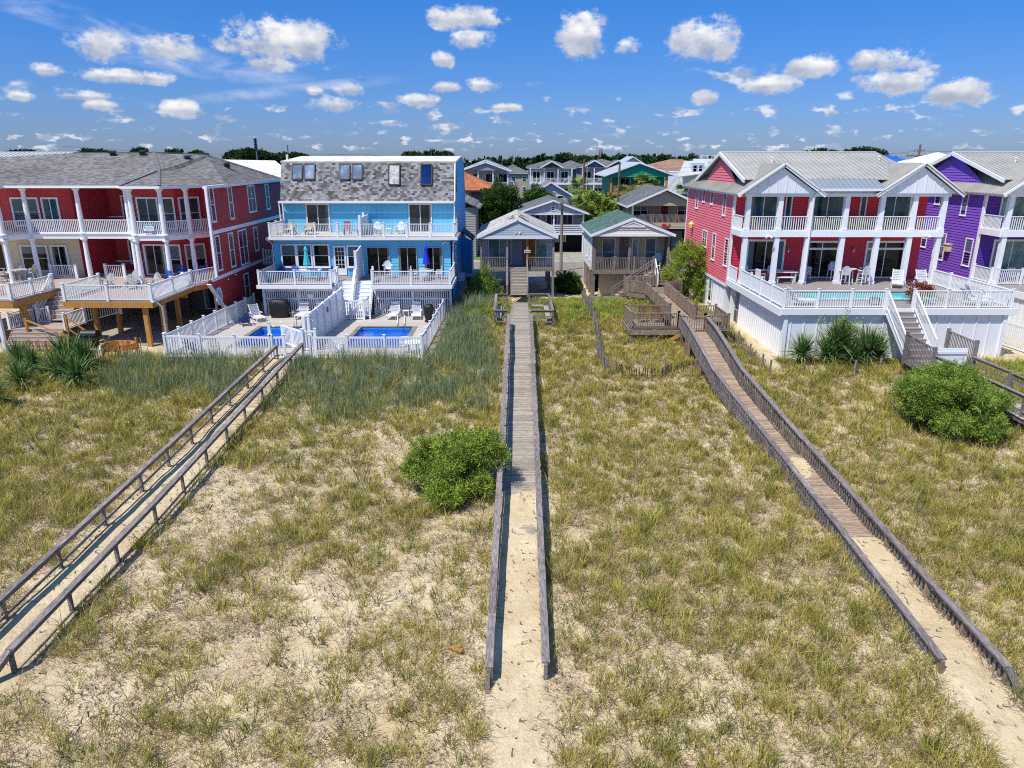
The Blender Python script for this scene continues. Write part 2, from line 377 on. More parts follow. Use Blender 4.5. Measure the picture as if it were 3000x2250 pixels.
flat('verge', -90, 90, 85, 150, .02, mat('far_yard_ground', '5d6840', .95, .25, .5, c2='8a8466', s2=.25), .1); flat('woodland_floor', -420, 420, 150.02, 420, .02, mat('woodland_floor', '2f3d22', .95, .2, .3), .1)
flat('lawn', -12, -2.6, 85.02, 96, .06, LAWN, .03); flat('front_lawn', -4.6, 6.6, 70.6, 72, .02, LAWN, .03)
flat('driveway', 3.2, 11, 85.02, 93, .05, FOAM, .03)
# ---------- grass ----------
def leafmat(name, a, b_, tr=.25, rough=.7): return mat(name, a, rough, kind='leaf', c2=b_, tr=tr, spec=.2)
def blades(px, py, h, w, lean, az, rnd, z0=None, mid=.5):
    n = len(px); z = Hn(px, py) - .02 if z0 is None else z0
    fa = RNG.uniform(0, 2 * np.pi, n); sx = np.cos(fa) * w / 2; sy = np.sin(fa) * w / 2
    lx = np.cos(az) * lean; ly = np.sin(az) * lean
    v = np.empty((n, 5, 3))
    v[:, 0] = np.stack([px - sx, py - sy, z], -1); v[:, 1] = np.stack([px + sx, py + sy, z], -1)
    mx = px + lx * .32; my = py + ly * .32; mz = z + h * .62
    v[:, 2] = np.stack([mx + sx * .8, my + sy * .8, mz], -1); v[:, 3] = np.stack([mx - sx * .8, my - sy * .8, mz], -1)
    v[:, 4] = np.stack([px + lx, py + ly, z + h], -1)
    i = np.arange(n) * 5
    return v.reshape(-1, 3), np.stack([i, i + 1, i + 2, i + 3], -1), np.stack([i + 3, i + 2, i + 4], -1), np.repeat(rnd, 5)
def inpath(x, y, pad=.0):
    c = (np.abs(x - (.15 + .012 * (y - 16))) < .72 - pad) & (y > 8) & (y < 60)
    l = (np.abs(x + 13.75) < .78 - pad) & (y < 42.5)
    xr = 12.3 - .1 * np.clip((y - 27) / 1.0, 0, 9.5)
    r = (np.abs(x - xr) < .72 - pad) & (y < 34)
    return c | l | r
def hard(x, y):
    return ((x > -21.6) & (x < -4.7) & (y > 41.4)) | ((x < -19) & (y > 42.3)) | ((x > 15.6) & (y > 41.4)) | (y > 60.3) | ((x > 20.8) & (y > 41)) | ((x > 15) & (y > 39.5) & (x < 15.9))
def fld(x, y, s, ph):
    return .5 + .25 * (np.sin(x * s + ph + 1.7 * np.sin(y * s * .8 + ph)) + np.sin(y * s * 1.1 + 2 * ph + 1.5 * np.sin(x * s * .7)))
def scatter(n, x0=-42, x1=42, y0=9, y1=60):
    x = RNG.uniform(x0, x1, n); y = RNG.uniform(y0, y1, n)
    k = np.abs(x) < .82 * y + 2.5
    return x[k], y[k]
def clumps(cx, cy, nb, hr, spread, wr, leanr, rr, name, m, hscale=None):
    k = len(cx); idx = np.repeat(np.arange(k), nb); n = len(idx)
    r = spread * np.sqrt(RNG.random(n)); a = RNG.uniform(0, 2 * np.pi, n)
    px = cx[idx] + r * np.cos(a); py = cy[idx] + r * np.sin(a)
    keep = ~inpath(px, py) & ~hard(px, py); idx = idx[keep]; px = px[keep]; py = py[keep]; a = a[keep]; n = len(px)
    sc = (.45 + 1.0 * RNG.random(k) ** 1.6)[idx] * (1 if hscale is None else hscale[idx])
    h = RNG.uniform(*hr, n) * sc; az = a + RNG.normal(0, .9, n)
    base = RNG.uniform(*rr, k)[idx]; rnd = np.clip(base + RNG.normal(0, .16, n), 0, 1)
    w = RNG.uniform(*wr, n) * (1 + np.maximum(0, py - 22) * .03)
    v, q, t, rn = blades(px, py, h, w, h * RNG.uniform(*leanr, n), az, rnd)
    o = npmesh(name, v, q, t, rn, m); tag(o, kind='stuff'); return o
GG = leafmat('dune_grass_green', 'c8b85e', '6c7630'); GD = leafmat('dune_grass_dry', 'b39c7c', '5e4c46', .1)
GR = leafmat('reed_green', 'a3a678', '5f8062'); GL = leafmat('lush_grass', '8fae45', '5f8a2c')
def zones(x, y):  # 0..1 cover of the dune grass
    c = fld(x, y, .55, .4) * .45 + fld(x, y, 1.5, 2.1) * .45 + .17
    up = nsm(24, 34, y)
    left = nsm(-14.5, -16, x) * nsm(18, 24, y)
    rt = nsm(1, 3, x) * .34
    return np.clip(c + .32 * up + .45 * left + rt - .04, 0, 1)
def grass():
    x, y = scatter(66000); z = zones(x, y); k = (RNG.random(len(x)) < z ** 1.6 * (.55 + .45 * nsm(34, 20, y))) & ~inpath(x, y, -.12) & ~hard(x, y)
    x, y = x[k], y[k]
    clumps(x, y, 24, (.22, .55), .17, (.012, .021), (.35, 1.15), (.0, .95), 'dune_grass', GG)
    x, y = scatter(80000); z = zones(x, y); k = (RNG.random(len(x)) < z ** .8 * (.5 + .5 * nsm(34, 20, y))) & ~hard(x, y) & ~inpath(x, y, .1); x, y = x[k], y[k]
    clumps(x, y, 18, (.05, .24), .34, (.011, .02), (1.0, 3.0), (.0, 1.), 'dry_grass_litter', GD)
    x, y = scatter(30000); z = zones(x, y); k = (RNG.random(len(x)) < z * .8) & ~hard(x, y); x, y = x[k], y[k]
    clumps(x, y, 4, (.03, .16), .35, (.007, .012), (2.5, 6.), (.0, .5), 'dry_grass_runners', GD)
    # taller blades with seed heads here and there
    x, y = scatter(5000, y1=42); k = (RNG.random(len(x)) < zones(x, y) * .5) & ~inpath(x, y, -.1) & ~hard(x, y); x, y = x[k], y[k]
    clumps(x, y, 9, (.5, .95), .14, (.009, .013), (.2, .6), (0, .5), 'tall_dune_grass', GG)
    # reed belt below the pool fences and beside the centre boardwalk
    n = 6500; x = RNG.uniform(-23, -.8, n); y = RNG.uniform(32.5, 43, n)
    lim = np.where(x < -14.6, 34.8 + .6 * np.sin(x) + .35 * np.maximum(0, -18 - x), 33.3 + .9 * np.sin(x * .9) + 1.8 * nsm(-6, -2, x))
    k = (y > lim + RNG.normal(0, .6, n)) & ~inpath(x, y, -.1) & ((y < 41.3) | (x > -4.5)) & (RNG.random(n) < .25 + .75 * fld(x, y, 1.2, 5.)) ; x, y = x[k], y[k]
    clumps(x, y, 11, (.35, 1.0), .22, (.011, .018), (.1, .45), (.0, 1.), 'tall_reed_grass', GR)
    n = 1500; x = RNG.uniform(-4.6, -1.2, n); y = RNG.uniform(42, 58, n); k = (x < -1.4 - .1 * (y - 42) * 0) & (RNG.random(n) < .8 - .5 * (nsm(-3.2, -1.5, x))) & ~((y > 49) & (y < 53) & (x > -3.6)); x, y = x[k], y[k]
    clumps(x, y, 12, (.5, 1.0), .22, (.014, .022), (.1, .4), (0, 1.), 'tall_reed_grass', GR)
    # lush green patches close to the cottages
    n = 5200; x = RNG.uniform(-4.6, 13.5, n); y = RNG.uniform(50, 60.3, n)
    k = ~((x > -.4) & (x < 1.5)) & (RNG.random(n) < .35 + .5 * fld(x, y, .9, 1.)); x, y = x[k], y[k]
    clumps(x, y, 18, (.15, .42), .25, (.014, .022), (.3, 1.), (0, .9), 'lush_grass', GL)
    n = 700; x = RNG.uniform(24.5, 34, n); y = RNG.uniform(34, 40.5, n); clumps(x, y, 16, (.15, .4), .25, (.012, .02), (.4, 1.2), (0, .7), 'lush_grass', GL)
grass()
# ---------- foliage ----------
def sprays(pts, dirs, k, L, lw, ll, jit, tone):
    """Sprigs of k leaflets along each direction; returns arrays for npmesh."""
    n = len(pts); t = RNG.random((n, k)); P = pts[:, None] + dirs[:, None] * (t * L)[..., None] + RNG.normal(0, jit, (n, k, 3))
    D = dirs[:, None] * .7 + RNG.normal(0, .55, (n, k, 3)); D /= np.linalg.norm(D, axis=-1, keepdims=True) + 1e-9
    Q = RNG.normal(0, 1, (n, k, 3)); Sd = np.cross(D, Q); Sd /= np.linalg.norm(Sd, axis=-1, keepdims=True) + 1e-9
    l = RNG.uniform(.6, 1.3, (n, k, 1)) * ll; w = lw
    v = np.stack([P, P + D * l * .5 + Sd * w, P + D * l, P + D * l * .5 - Sd * w], 2).reshape(-1, 3)
    i = np.arange(n * k) * 4; q = np.stack([i, i + 1, i + 2, i + 3], -1)
    rn = np.clip(np.repeat(tone, k) + RNG.normal(0, .14, n * k), 0, 1)
    return v, q, np.repeat(rn, 4)
def crown(name, blobs, nspray, k, L, lw, ll, m, parent, up=.5, jit=None, shell=.55, lump=.25, zmin=None):
    PP = []; DD = []; TT = []
    vol = np.array([b[3] * b[4] * b[5] for b in blobs]) ** .67; vol /= vol.sum()
    for b, f in zip(blobs, vol):
        n = max(12, int(nspray * f)); c = np.array(b[:3]); r = np.array(b[3:6])
        d = RNG.normal(0, 1, (n, 3)); d /= np.linalg.norm(d, axis=1, keepdims=True)
        ph = RNG.uniform(0, 6, 6)
        lum = 1 + lump * np.sin(d[:, 0] * 4 + ph[0]) * np.sin(d[:, 1] * 4.5 + ph[1]) + lump * .7 * np.sin(d[:, 2] * 7 + ph[2] + d[:, 0] * 5) + lump * .5 * np.sin(d[:, 1] * 11 + ph[3]) * np.sin(d[:, 0] * 9 + ph[4])
        rad = (shell + (1 - shell) * RNG.random(n) ** .6) * lum
        p = c + d * r * rad[:, None]
        o = d * r; o /= np.linalg.norm(o, axis=1, keepdims=True); dr = o + np.array([0, 0, up]) + RNG.normal(0, .25, (n, 3)); dr /= np.linalg.norm(dr, axis=1, keepdims=True)
        PP.append(p); DD.append(dr); TT.append(np.clip(.5 + .45 * np.sin(d[:, 0] * 6 + ph[5]) * np.sin(d[:, 2] * 6 + ph[4]) + RNG.normal(0, .15, n), 0, 1))
    P = np.concatenate(PP); D = np.concatenate(DD); T_ = np.concatenate(TT)
    if zmin is not None: kk = P[:, 2] > zmin; P, D, T_ = P[kk], D[kk], T_[kk]
    v, q, rn = sprays(P, D, k, L, lw, ll, jit if jit is not None else L * .18, T_)
    return npmesh(name, v, q, [], rn, m, parent)
BARK = mat('bark', '6b5a49', .95, .3, 5., .5)
LJ = leafmat('juniper_leaf', 'aec04c', '38561c', .1); LJD = leafmat('cedar_leaf', '9cb348', '2f4f1b', .1); LO = leafmat('oak_leaf', '4f7328', '25401a', .2); LF = leafmat('far_leaf', '3f5a2c', '22371f', .1)
LP = leafmat('palm_leaf', '8a9a4c', '4a6a2a', .2); LY = leafmat('yucca_leaf', '7f9a52', '34562f', .15); LW = leafmat('myrtle_leaf', '5f7f34', '33501f', .2); LRED = leafmat('red_foliage', 'a24a2a', '5f3a1c', .2)
LDRY = leafmat('dry_leaf', 'b09a6a', '7d6a48', .15)
def clumpy(blobs, r, k, zf=.5):
    out = []
    for b in blobs:
        for i in range(max(4, int(k * (b[3] * b[4] * b[5]) ** .5))):
            d = RNG.normal(0, 1, 3); d[2] = abs(d[2]) * .9 - .25; d /= np.linalg.norm(d); f = RNG.uniform(.7, 1.02); q = r * RNG.uniform(.7, 1.3)
            out.append((b[0] + d[0] * b[3] * f, b[1] + d[1] * b[4] * f, b[2] + d[2] * b[5] * f, q, q, q * .75))
    return out
def stem_mesh(base, tips, r0, parent, name='trunk', m=None):
    b = M(); base = V(base)
    for t in tips:
        t = V(t); mid = base.lerp(t, .5) + V((random.uniform(-.1, .1), random.uniform(-.1, .1), 0)) * (t - base).length
        b.cyl(base, mid, r0, r0 * .65, 7); b.cyl(mid, t, r0 * .65, r0 * .2, 6)
    return b.build(name, m or BARK, parent)
def bush(name, label, cat, x, y, blobs, ns, m, group=None, z=None, L=.3, lw=.02, ll=.12, k=14, up=.5, cl=None, **kw):
    z = float(Hn(x, y)) if z is None else z; t = thing(name, label, cat, (x, y, z), group)
    bl = [(x + a, y + b_, z + c, d, e, f) for a, b_, c, d, e, f in blobs]; b0 = bl
    if cl: bl = clumpy(bl, cl[0], cl[1]) + [(a, b_, c, d * .5, e * .5, f * .5) for a, b_, c, d, e, f in bl]
    crown('foliage', bl, ns, k, L, lw, ll, m, t, up, zmin=z - .02, **kw)
    stem_mesh((x, y, z - .1), [(a, b_, c) for a, b_, c, *_ in b0] + [(bl[0][0] + .3, bl[0][1] - .2, bl[0][2])], .07, t, 'stem')
    return t
bush('juniper_bush', 'low spreading bright green evergreen shrub leaning on the left rail of the centre boardwalk', 'shrub', -2.3, 26.2,
     [(0, 0, 1.1, 1.2, 1.1, 1.05), (-.9, .2, 1.0, .85, .9, .85), (1.0, .4, 1.3, .95, .9, .95), (.1, .9, 1.2, 1.2, .8, .95), (-.3, -1.3, .5, .75, .6, .5), (.5, -.9, .5, .8, .6, .5)], 4400, LJ, L=.3, lw=.014, ll=.13, k=16, up=.8, cl=(.3, 17), shell=.3, lump=.2)
bush('juniper_bush', 'large round dark green shrub on the dune below the right hand wooden walkway', 'shrub', 20.7, 31.8,
     [(0, 0, 1.5, 1.75, 1.6, 1.5), (-1.3, .5, 1.2, 1.1, 1.1, 1.15), (1.4, .4, 1.2, 1.2, 1.2, 1.1), (.2, 1.1, 1.6, 1.5, 1.1, 1.35), (.2, -1.1, .8, 1.6, .9, .8)], 7600, LJD, L=.3, lw=.015, ll=.13, k=16, up=.5, cl=(.34, 15), shell=.3, lump=.2)
def cedar(x, y, z, h, w, label, m, ns=900):
    t = thing('cedar_tree', label, 'tree', (x, y, z)); bl = []
    for i in range(9):
        f = i / 8; r = w * (1 - f) ** .8 * (.5 if i % 2 else .62) + .12
        for j in range(3 if f < .7 else 1):
            a = j * 2.1 + i; bl.append((x + math.cos(a) * r * .8, y + math.sin(a) * r * .8, z + .3 + (h - .5) * f, r, r, .34))
    crown('crown', bl, ns, 14, .3, .018, .12, m, t, .8); b = M(); b.cyl((x, y, z - .1), (x, y, z + h * .9), .08, .02, 7); b.build('trunk', BARK, t)
cedar(-2.45, 60.4, 0, 3.1, 1.5, 'small cone shaped cedar in front of the grey cottage porch', LJD, 1500)
t = thing('pine_tree', 'round bushy green tree against the coral pink house wall', 'tree', (14.9, 60, 0))
crown('crown', clumpy([(14.9, 60, 3.0, 1.75, 1.5, 1.35), (14.3, 59.7, 1.7, 1.5, 1.2, 1.3), (15.4, 60, 1.3, 1.3, 1.2, 1.2), (14.8, 59.8, .9, 1.5, 1.2, .9), (15.0, 59.6, 4.0, 1.0, 1.0, .9), (14.4, 60, 3.8, .8, .8, .7)], .4, 16), 3600, 16, .34, .016, .15, LJ, t, .6); stem_mesh((14.9, 60, 0), [(14.9, 60, 3.6), (14.1, 60, 2.6), (15.6, 60, 2.4)], .16, t)
for x, y, s, l in ((5.0, 64.5, 1.0, 'dark shaded bush between the two grey cottages'), (13.6, 58.4, .45, 'low bright green bush at the foot of the pink house wall')):
    bush('bush', l, 'shrub', x, y, [(0, 0, .7 * s, 1.1 * s, 1.2 * s, .9 * s), (.5 * s, -.5, .5 * s, .8 * s, .8 * s, .6 * s)], int(1300 * s), LO if s > .6 else LJ, L=.3, lw=.03, ll=.13)
# ---------- yucca ----------
def yucca(x, y, z, s, label, n=170, group='spiky yuccas', dead=True):
    t = thing('yucca_plant', label, 'plant', (x, y, z), group)
    e = RNG.uniform(-.25, 1.45, n); a = RNG.uniform(0, 2 * np.pi, n); l = s * RNG.uniform(.7, 1.0, n)
    D = np.stack([np.cos(a) * np.cos(e), np.sin(a) * np.cos(e), np.sin(e)], -1); c = np.array([x, y, z + .38 * s]) + RNG.normal(0, .05 * s, (n, 3))
    Sd = np.stack([-np.sin(a), np.cos(a), 0 * a], -1) * .022 * s; m1 = c + D * l[:, None] * .45; tip = c + D * l[:, None]; tip[:, 2] -= .08 * s * (1 - np.sin(e))
    v = np.stack([c - Sd * .6, c + Sd * .6, m1 + Sd, m1 - Sd, tip], 1).reshape(-1, 3); i = np.arange(n) * 5
    npmesh('leaf_rosette', v, np.stack([i, i + 1, i + 2, i + 3], -1), np.stack([i + 3, i + 2, i + 4], -1), np.repeat(RNG.random(n), 5), LY, t)
    if dead:
        n = 60; e = RNG.uniform(-1.2, -.2, n); a = RNG.uniform(0, 2 * np.pi, n); l = s * RNG.uniform(.3, .55, n)
        D = np.stack([np.cos(a) * np.cos(e), np.sin(a) * np.cos(e), np.sin(e)], -1); c = np.array([x, y, z + .4 * s]) + 0 * D; Sd = np.stack([-np.sin(a), np.cos(a), 0 * a], -1) * .03 * s
        v = np.stack([c - Sd, c + Sd, c + D * l[:, None]], 1).reshape(-1, 3); i = np.arange(n) * 3
        npmesh('dead_leaf_skirt', v, [], np.stack([i, i + 1, i + 2], -1), np.repeat(RNG.random(n), 3), LDRY, t)
YL = ['yucca at the far left edge under the wooden walkway rail', 'big yucca behind the red slat fence on the left', 'yucca just left of the biggest left clump', 'yucca in the middle of the left clump', 'yucca nearest the camera in the left clump', 'small yucca at the left picture edge', 'yucca low in the dune grass at the far left', 'yucca at the right of the left clump', 'small yucca low in the left clump']
for (x, y, s), l in zip([(-28.3, 39.3, 1.6), (-25.6, 39.4, 1.95), (-26.9, 38.2, 1.5), (-24.9, 37.4, 1.7), (-23.3, 36.4, 1.6), (-27.6, 35.2, 1.3), (-26.0, 33.6, 1.6), (-24.3, 38.9, 1.7), (-26.2, 36.1, 1.4)], YL):
    yucca(x, y, float(Hn(x, y)), s, l)
YR = ['yucca at the left end of the clump by the white pool wall', 'yucca in front at the centre of the clump by the white pool wall', 'tallest yucca against the white pool wall', 'yucca at the right of the clump by the white pool wall', 'small yucca low behind the front row by the pool wall', 'yucca at the right end of the clump by the pool stairs']
for (x, y, s), l in zip([(17.2, 40.7, 1.6), (18.7, 40.5, 1.5), (19.4, 41.0, 1.95), (21.0, 40.7, 1.9), (19.9, 40.2, 1.4), (21.9, 41.0, 1.4)], YR):
    yucca(x, y, -.02 if s < 1.92 else .4, s, l, 230)
def stalk(x, y, z, h, label):
    t = thing('flower_stalk', label, 'plant', (x, y, z), 'thin flower stalks by the pool wall'); b = M(); b.cyl((x, y, z), (x + .1, y, z + h), .02, .01, 5)
    for i in range(7):
        a = random.uniform(0, 6.3); zz = z + h * random.uniform(.5, 1); b.cyl((x + .08, y, zz), (x + .08 + math.cos(a) * .3, y + math.sin(a) * .3, zz + .2), .008, .005, 4)
    b.build('stem', mat('stalk', '6a6a3a', .8), t); crown('blossom', [(x + .1, y, z + h * .85, .22, .22, h * .22)], 26, 5, .1, .03, .06, leafmat('blossom', 'd9cfa8', '7a8a4a', .2), t)
for x, z, h, l in ((18.2, .6, 2.1, 'thin flower stalk at the left of the yuccas'), (19.6, .9, 2.3, 'flower stalk above the tallest yucca'), (20.7, .8, 1.7, 'flower stalk right of the tallest yucca'), (21.9, .5, 1.5, 'crooked flower stalk beside the pool stairs')): stalk(x, 41.1, z, h, l)
t = thing('shrub', 'leafy red tipped shrub rising behind the yuccas by the pool wall', 'shrub', (19.9, 41.3, 0)); crown('foliage', [(19.9, 41.3, 1.5, .8, .4, .9), (19.7, 41.3, .7, 1.0, .4, .7)], 700, 12, .25, .02, .1, LJ, t); stem_mesh((19.9, 41.3, 0), [(19.9, 41.3, 1.9)], .04, t, 'stem')
# ---------- builders shared by the houses ----------
def unit(v): v = V(v); return v / v.length
WN = 0
BLINDA = mat('blind_seen_through_glass', '6f7c80', .3, .1, 2.); BLINDB = mat('curtain_seen_through_glass', '4f666b', .3, .15, 3.)
def window(root, o, u, n, w, h, nv=1, nh=2, mt=None, gl=None, tr=.1, name='window', sill=True, pr=.05, grid=None):
    """o is the lower left outer corner of the casing on the wall, u runs along the wall, n points outwards."""
    mt = mt or WHITE; gl = gl or GLASS; f = M(); u = unit(u); n = unit(n)
    f.ob(o, u, n, 0, w, 0, pr, h - tr, h); f.ob(o, u, n, 0, tr, 0, pr, 0, h - tr); f.ob(o, u, n, w - tr, w, 0, pr, 0, h - tr); f.ob(o, u, n, tr, w - tr, 0, pr, 0, tr * .8)
    if sill: f.ob(o, u, n, -.03, w + .03, 0, pr + .03, -.05, 0)
    for i in range(1, nv): x = tr + (w - 2 * tr) * i / nv; f.ob(o, u, n, x - .03, x + .03, .002, pr * .85, tr * .8, h - tr)
    for i in range(1, nh): z = tr + (h - 2 * tr) * i / nh; f.ob(o, u, n, tr, w - tr, .004, pr * .75, z - .022, z + .022)
    fr = f.build(name, mt, root); p = M()
    p.ob(o, u, n, tr * .9, w - tr * .9, 0, .016, tr * .7, h - tr * .9); p.build('pane', gl, fr)
    global WN; WN += 1
    if pr == .05 and not grid and h > 1 and w > .6:
        rr_ = random.Random(WN); c = M(); z1 = h - tr
        if nh > 1:
            if rr_.random() < .6: c.ob(o, u, n, tr, w - tr, .0162, .02, z1 - (h - 2 * tr) * rr_.choice((.3, .45, .5, .8)), z1, .5)
        else:
            for k in range(nv):
                e = rr_.uniform(.12, .34) * (w - 2 * tr) / nv; x0_ = tr + (w - 2 * tr) * (k if k == 0 else 1) if nv == 1 or k == 0 else w - tr - e
                if rr_.random() < .75: c.ob(o, u, n, x0_, x0_ + e, .0162, .02, tr, z1, .5)
        if c.f: c.build('blind' if nh > 1 else 'curtain', rr_.choice((BLINDA, BLINDB)), fr)
    if grid:
        g_ = M()
        for i in range(1, grid[0]): x = tr + (w - 2 * tr) * i / grid[0]; g_.ob(o, u, n, x - .015, x + .015, .017, .03, grid[2], h - tr)
        for i in range(1, grid[1]): z = grid[2] + (h - tr - grid[2]) * i / grid[1]; g_.ob(o, u, n, tr, w - tr, .017, .032, z - .015, z + .015)
        if grid[2] > tr: g_.ob(o, u, n, tr, w - tr, .017, .035, tr * .8, grid[2])
        g_.build('glazing_bar', mt, fr)
    return fr
def curtain(fr, o, u, n, x0, x1, z0, z1, m):
    c = M(); k = max(2, int((x1 - x0) / .12)); u = unit(u); n = unit(n)
    for i in range(k): a = x0 + (x1 - x0) * i / k; c.ob(o, u, n, a, a + (x1 - x0) / k, .017, .02 + .012 * (i % 2), z0, z1)
    c.build('curtain', m, fr)
def railing(root, pts, h=1.0, mt=None, pm=None, sp=.13, ps=1.9, bw=.032, pw=.1, cap=True, ends=(True, True), name='railing', mid=False, post_h=None, zlow=.08, ptop=.07, closed_bal=True):
    """pts: floor points of one run."""
    mt = mt or VINYL; r = M(); posts = []
    for i in range(len(pts) - 1):
        a = V(pts[i]); b = V(pts[i + 1]); d = b - a; L = math.hypot(d.x, d.y); up = V((0, 0, 1))
        r.beam(a + up * (h - .03), b + up * (h - .03), .09, .05); r.beam(a + up * zlow, b + up * zlow, .05, .06)
        if sp:
            k = max(2, int(L / sp))
            for j in range(1, k):
                p = a + d * (j / k); r.beam(p + up * zlow, p + up * (h - .04), bw, bw)
        elif mid:
            for zz in (h * .62, h * .35): r.beam(a + up * zz, b + up * zz, .04, .09)
        kp = max(1, round(L / ps))
        for j in range(kp + (1 if i == len(pts) - 2 else 0)):
            if (i == 0 and j == 0 and not ends[0]) or (i == len(pts) - 2 and j == kp and not ends[1]): continue
            posts.append(a + d * (j / kp))
    ro = r.build(name, mt, root)
    for p in posts:
        b = M(); b.box(p.x - pw / 2, p.x + pw / 2, p.y - pw / 2, p.y + pw / 2, p.z - .05, p.z + (post_h or h) + ptop)
        if cap: b.box(p.x - pw * .65, p.x + pw * .65, p.y - pw * .65, p.y + pw * .65, p.z + (post_h or h) + ptop, p.z + (post_h or h) + ptop + .03)
        b.build('post', pm or mt, ro)
    return ro
def stairs(root, p0, p1, width, n, mt, rm=None, rise=True, name='stairs', stringer=None):
    """p0 top edge centre, p1 bottom edge centre; treads n."""
    p0 = V(p0); p1 = V(p1); d = p1 - p0; hd = V((d.x, d.y, 0)).normalized(); sd = hd.cross(V((0, 0, 1)))
    b = M(); run = math.hypot(d.x, d.y) / n; rs = d.z / n
    for i in range(n):
        a = p0 + hd * run * i + V((0, 0, rs * (i + .5))) ; a2 = a + hd * (run + .03)
        b.beam(a + V((0, 0, rs * .0)), a2, width, .045)
        if rise: b.hexa([a + sd * width / 2 + V((0, 0, -rs * .95)) * -1 * 0, a - sd * width / 2, a - sd * width / 2 + hd * .02, a + sd * width / 2 + hd * .02] + [q + V((0, 0, -rs * .9)) for q in (a + sd * width / 2, a - sd * width / 2, a - sd * width / 2 + hd * .02, a + sd * width / 2 + hd * .02)])
    s = b.build(name, mt, root); c = M()
    for k in (-1, 1):
        q = sd * (width / 2 + .02) * k; c.beam(p0 + q + V((0, 0, -.12)), p1 + q + V((0, 0, -.12)), .04, .26)
    c.build('stringer', stringer or rm or mt, s); return s
def slope_rail(root, a, b, h, mt, sp=.13, name='stair_rail', ps=None, bw=.03, pw=.1):
    a = V(a); b = V(b); r = M(); up = V((0, 0, 1)); r.beam(a + up * h, b + up * h, .09, .07); r.beam(a + up * .1, b + up * .1, .05, .07)
    L = math.hypot((b - a).x, (b - a).y); k = max(2, int(L / sp))
    if sp < 9:
        for j in range(1, k): p = a + (b - a) * (j / k); r.beam(p + up * .1, p + up * h, bw, bw)
    o = r.build(name, mt, root)
    for p in (a, b):
        q = M(); q.box(p.x - pw / 2, p.x + pw / 2, p.y - pw / 2, p.y + pw / 2, p.z - .15, p.z + h + .1); q.build('post', mt, o)
    return o
def planks(b, x0, x1, y0, y1, z, w=.14, th=.035, along='x', zf=None, gap=.012, jit=.0):
    """Deck boards laid side by side; along = direction of each board."""
    if along == 'x':
        y = y0
        while y < y1 - .02:
            j = random.uniform(-jit, jit); zz = z if zf is None else zf(y); dz = 0 if zf is None else zf(min(y + w, y1)) - zz
            ye = min(y + w - gap, y1); b.hexa([(x0 + j, y, zz - th), (x1 + j, y, zz - th), (x1 + j, ye, zz - th + dz), (x0 + j, ye, zz - th + dz), (x0 + j, y, zz), (x1 + j, y, zz), (x1 + j, ye, zz + dz), (x0 + j, ye, zz + dz)]); y += w
    else:
        x = x0
        while x < x1 - .02: b.box(x, min(x + w - gap, x1), y0, y1, z - th, z); x += w
    return b
def wall_rect(root, p, u, w, z0, z1, m, kind='lap', name='wall', e=.19, sp=.3):
    u = unit(u); p = V(p); a = V((p.x, p.y, z0)); b = a + u * w; P = [a, b, V((b.x, b.y, z1)), V((a.x, a.y, z1))]
    q = M(); (laps(q, P, e) if kind == 'lap' else ribs(q, P, sp, .04, .018) if kind == 'rib' else q.poly(P, .5)); return q.build(name, m, root)
def cols(pts): return [V(p) for p in pts]
def walkway(root, path, width, m, zf, name='deck', side=None, w=.14, skip=0.):
    """Cross boards along a polyline of (x, y); zf(x, y) gives the board height."""
    b = M(); s = M(); pts = [V((x, y, 0)) for x, y in path]
    for a, c in zip(pts, pts[1:]):
        d = c - a; L = d.length; d /= L; n = V((-d.y, d.x, 0)); t = 0
        while t < L:
            if random.random() >= skip:
                p = a + d * t; q = a + d * min(t + w - .014, L + .1); z0 = zf(p.x, p.y); z1 = zf(q.x, q.y); hw = width / 2 + random.uniform(0, .03); j = random.uniform(-.006, .006)
                A = [p - n * hw, p + n * hw, q + n * hw, q - n * hw]; Z = [z0, z0, z1, z1]
                b.hexa([V((k.x, k.y, z - .035 + j)) for k, z in zip(A, Z)][::-1] + [V((k.x, k.y, z + j)) for k, z in zip(A, Z)][::-1])
            t += w
        k = max(1, int(L / 2.4))
        for j in range(k):
            p = a + d * L * j / k; q = a + d * L * (j + 1) / k
            for e in (-1, 1):
                P = p + n * (width / 2 - .06) * e; Q = q + n * (width / 2 - .06) * e
                s.beam((P.x, P.y, zf(P.x, P.y) - .13), (Q.x, Q.y, zf(Q.x, Q.y) - .13), .05, .18)
    o = b.build(name, m, root); s.build('joist', side or WGREY, o); return o
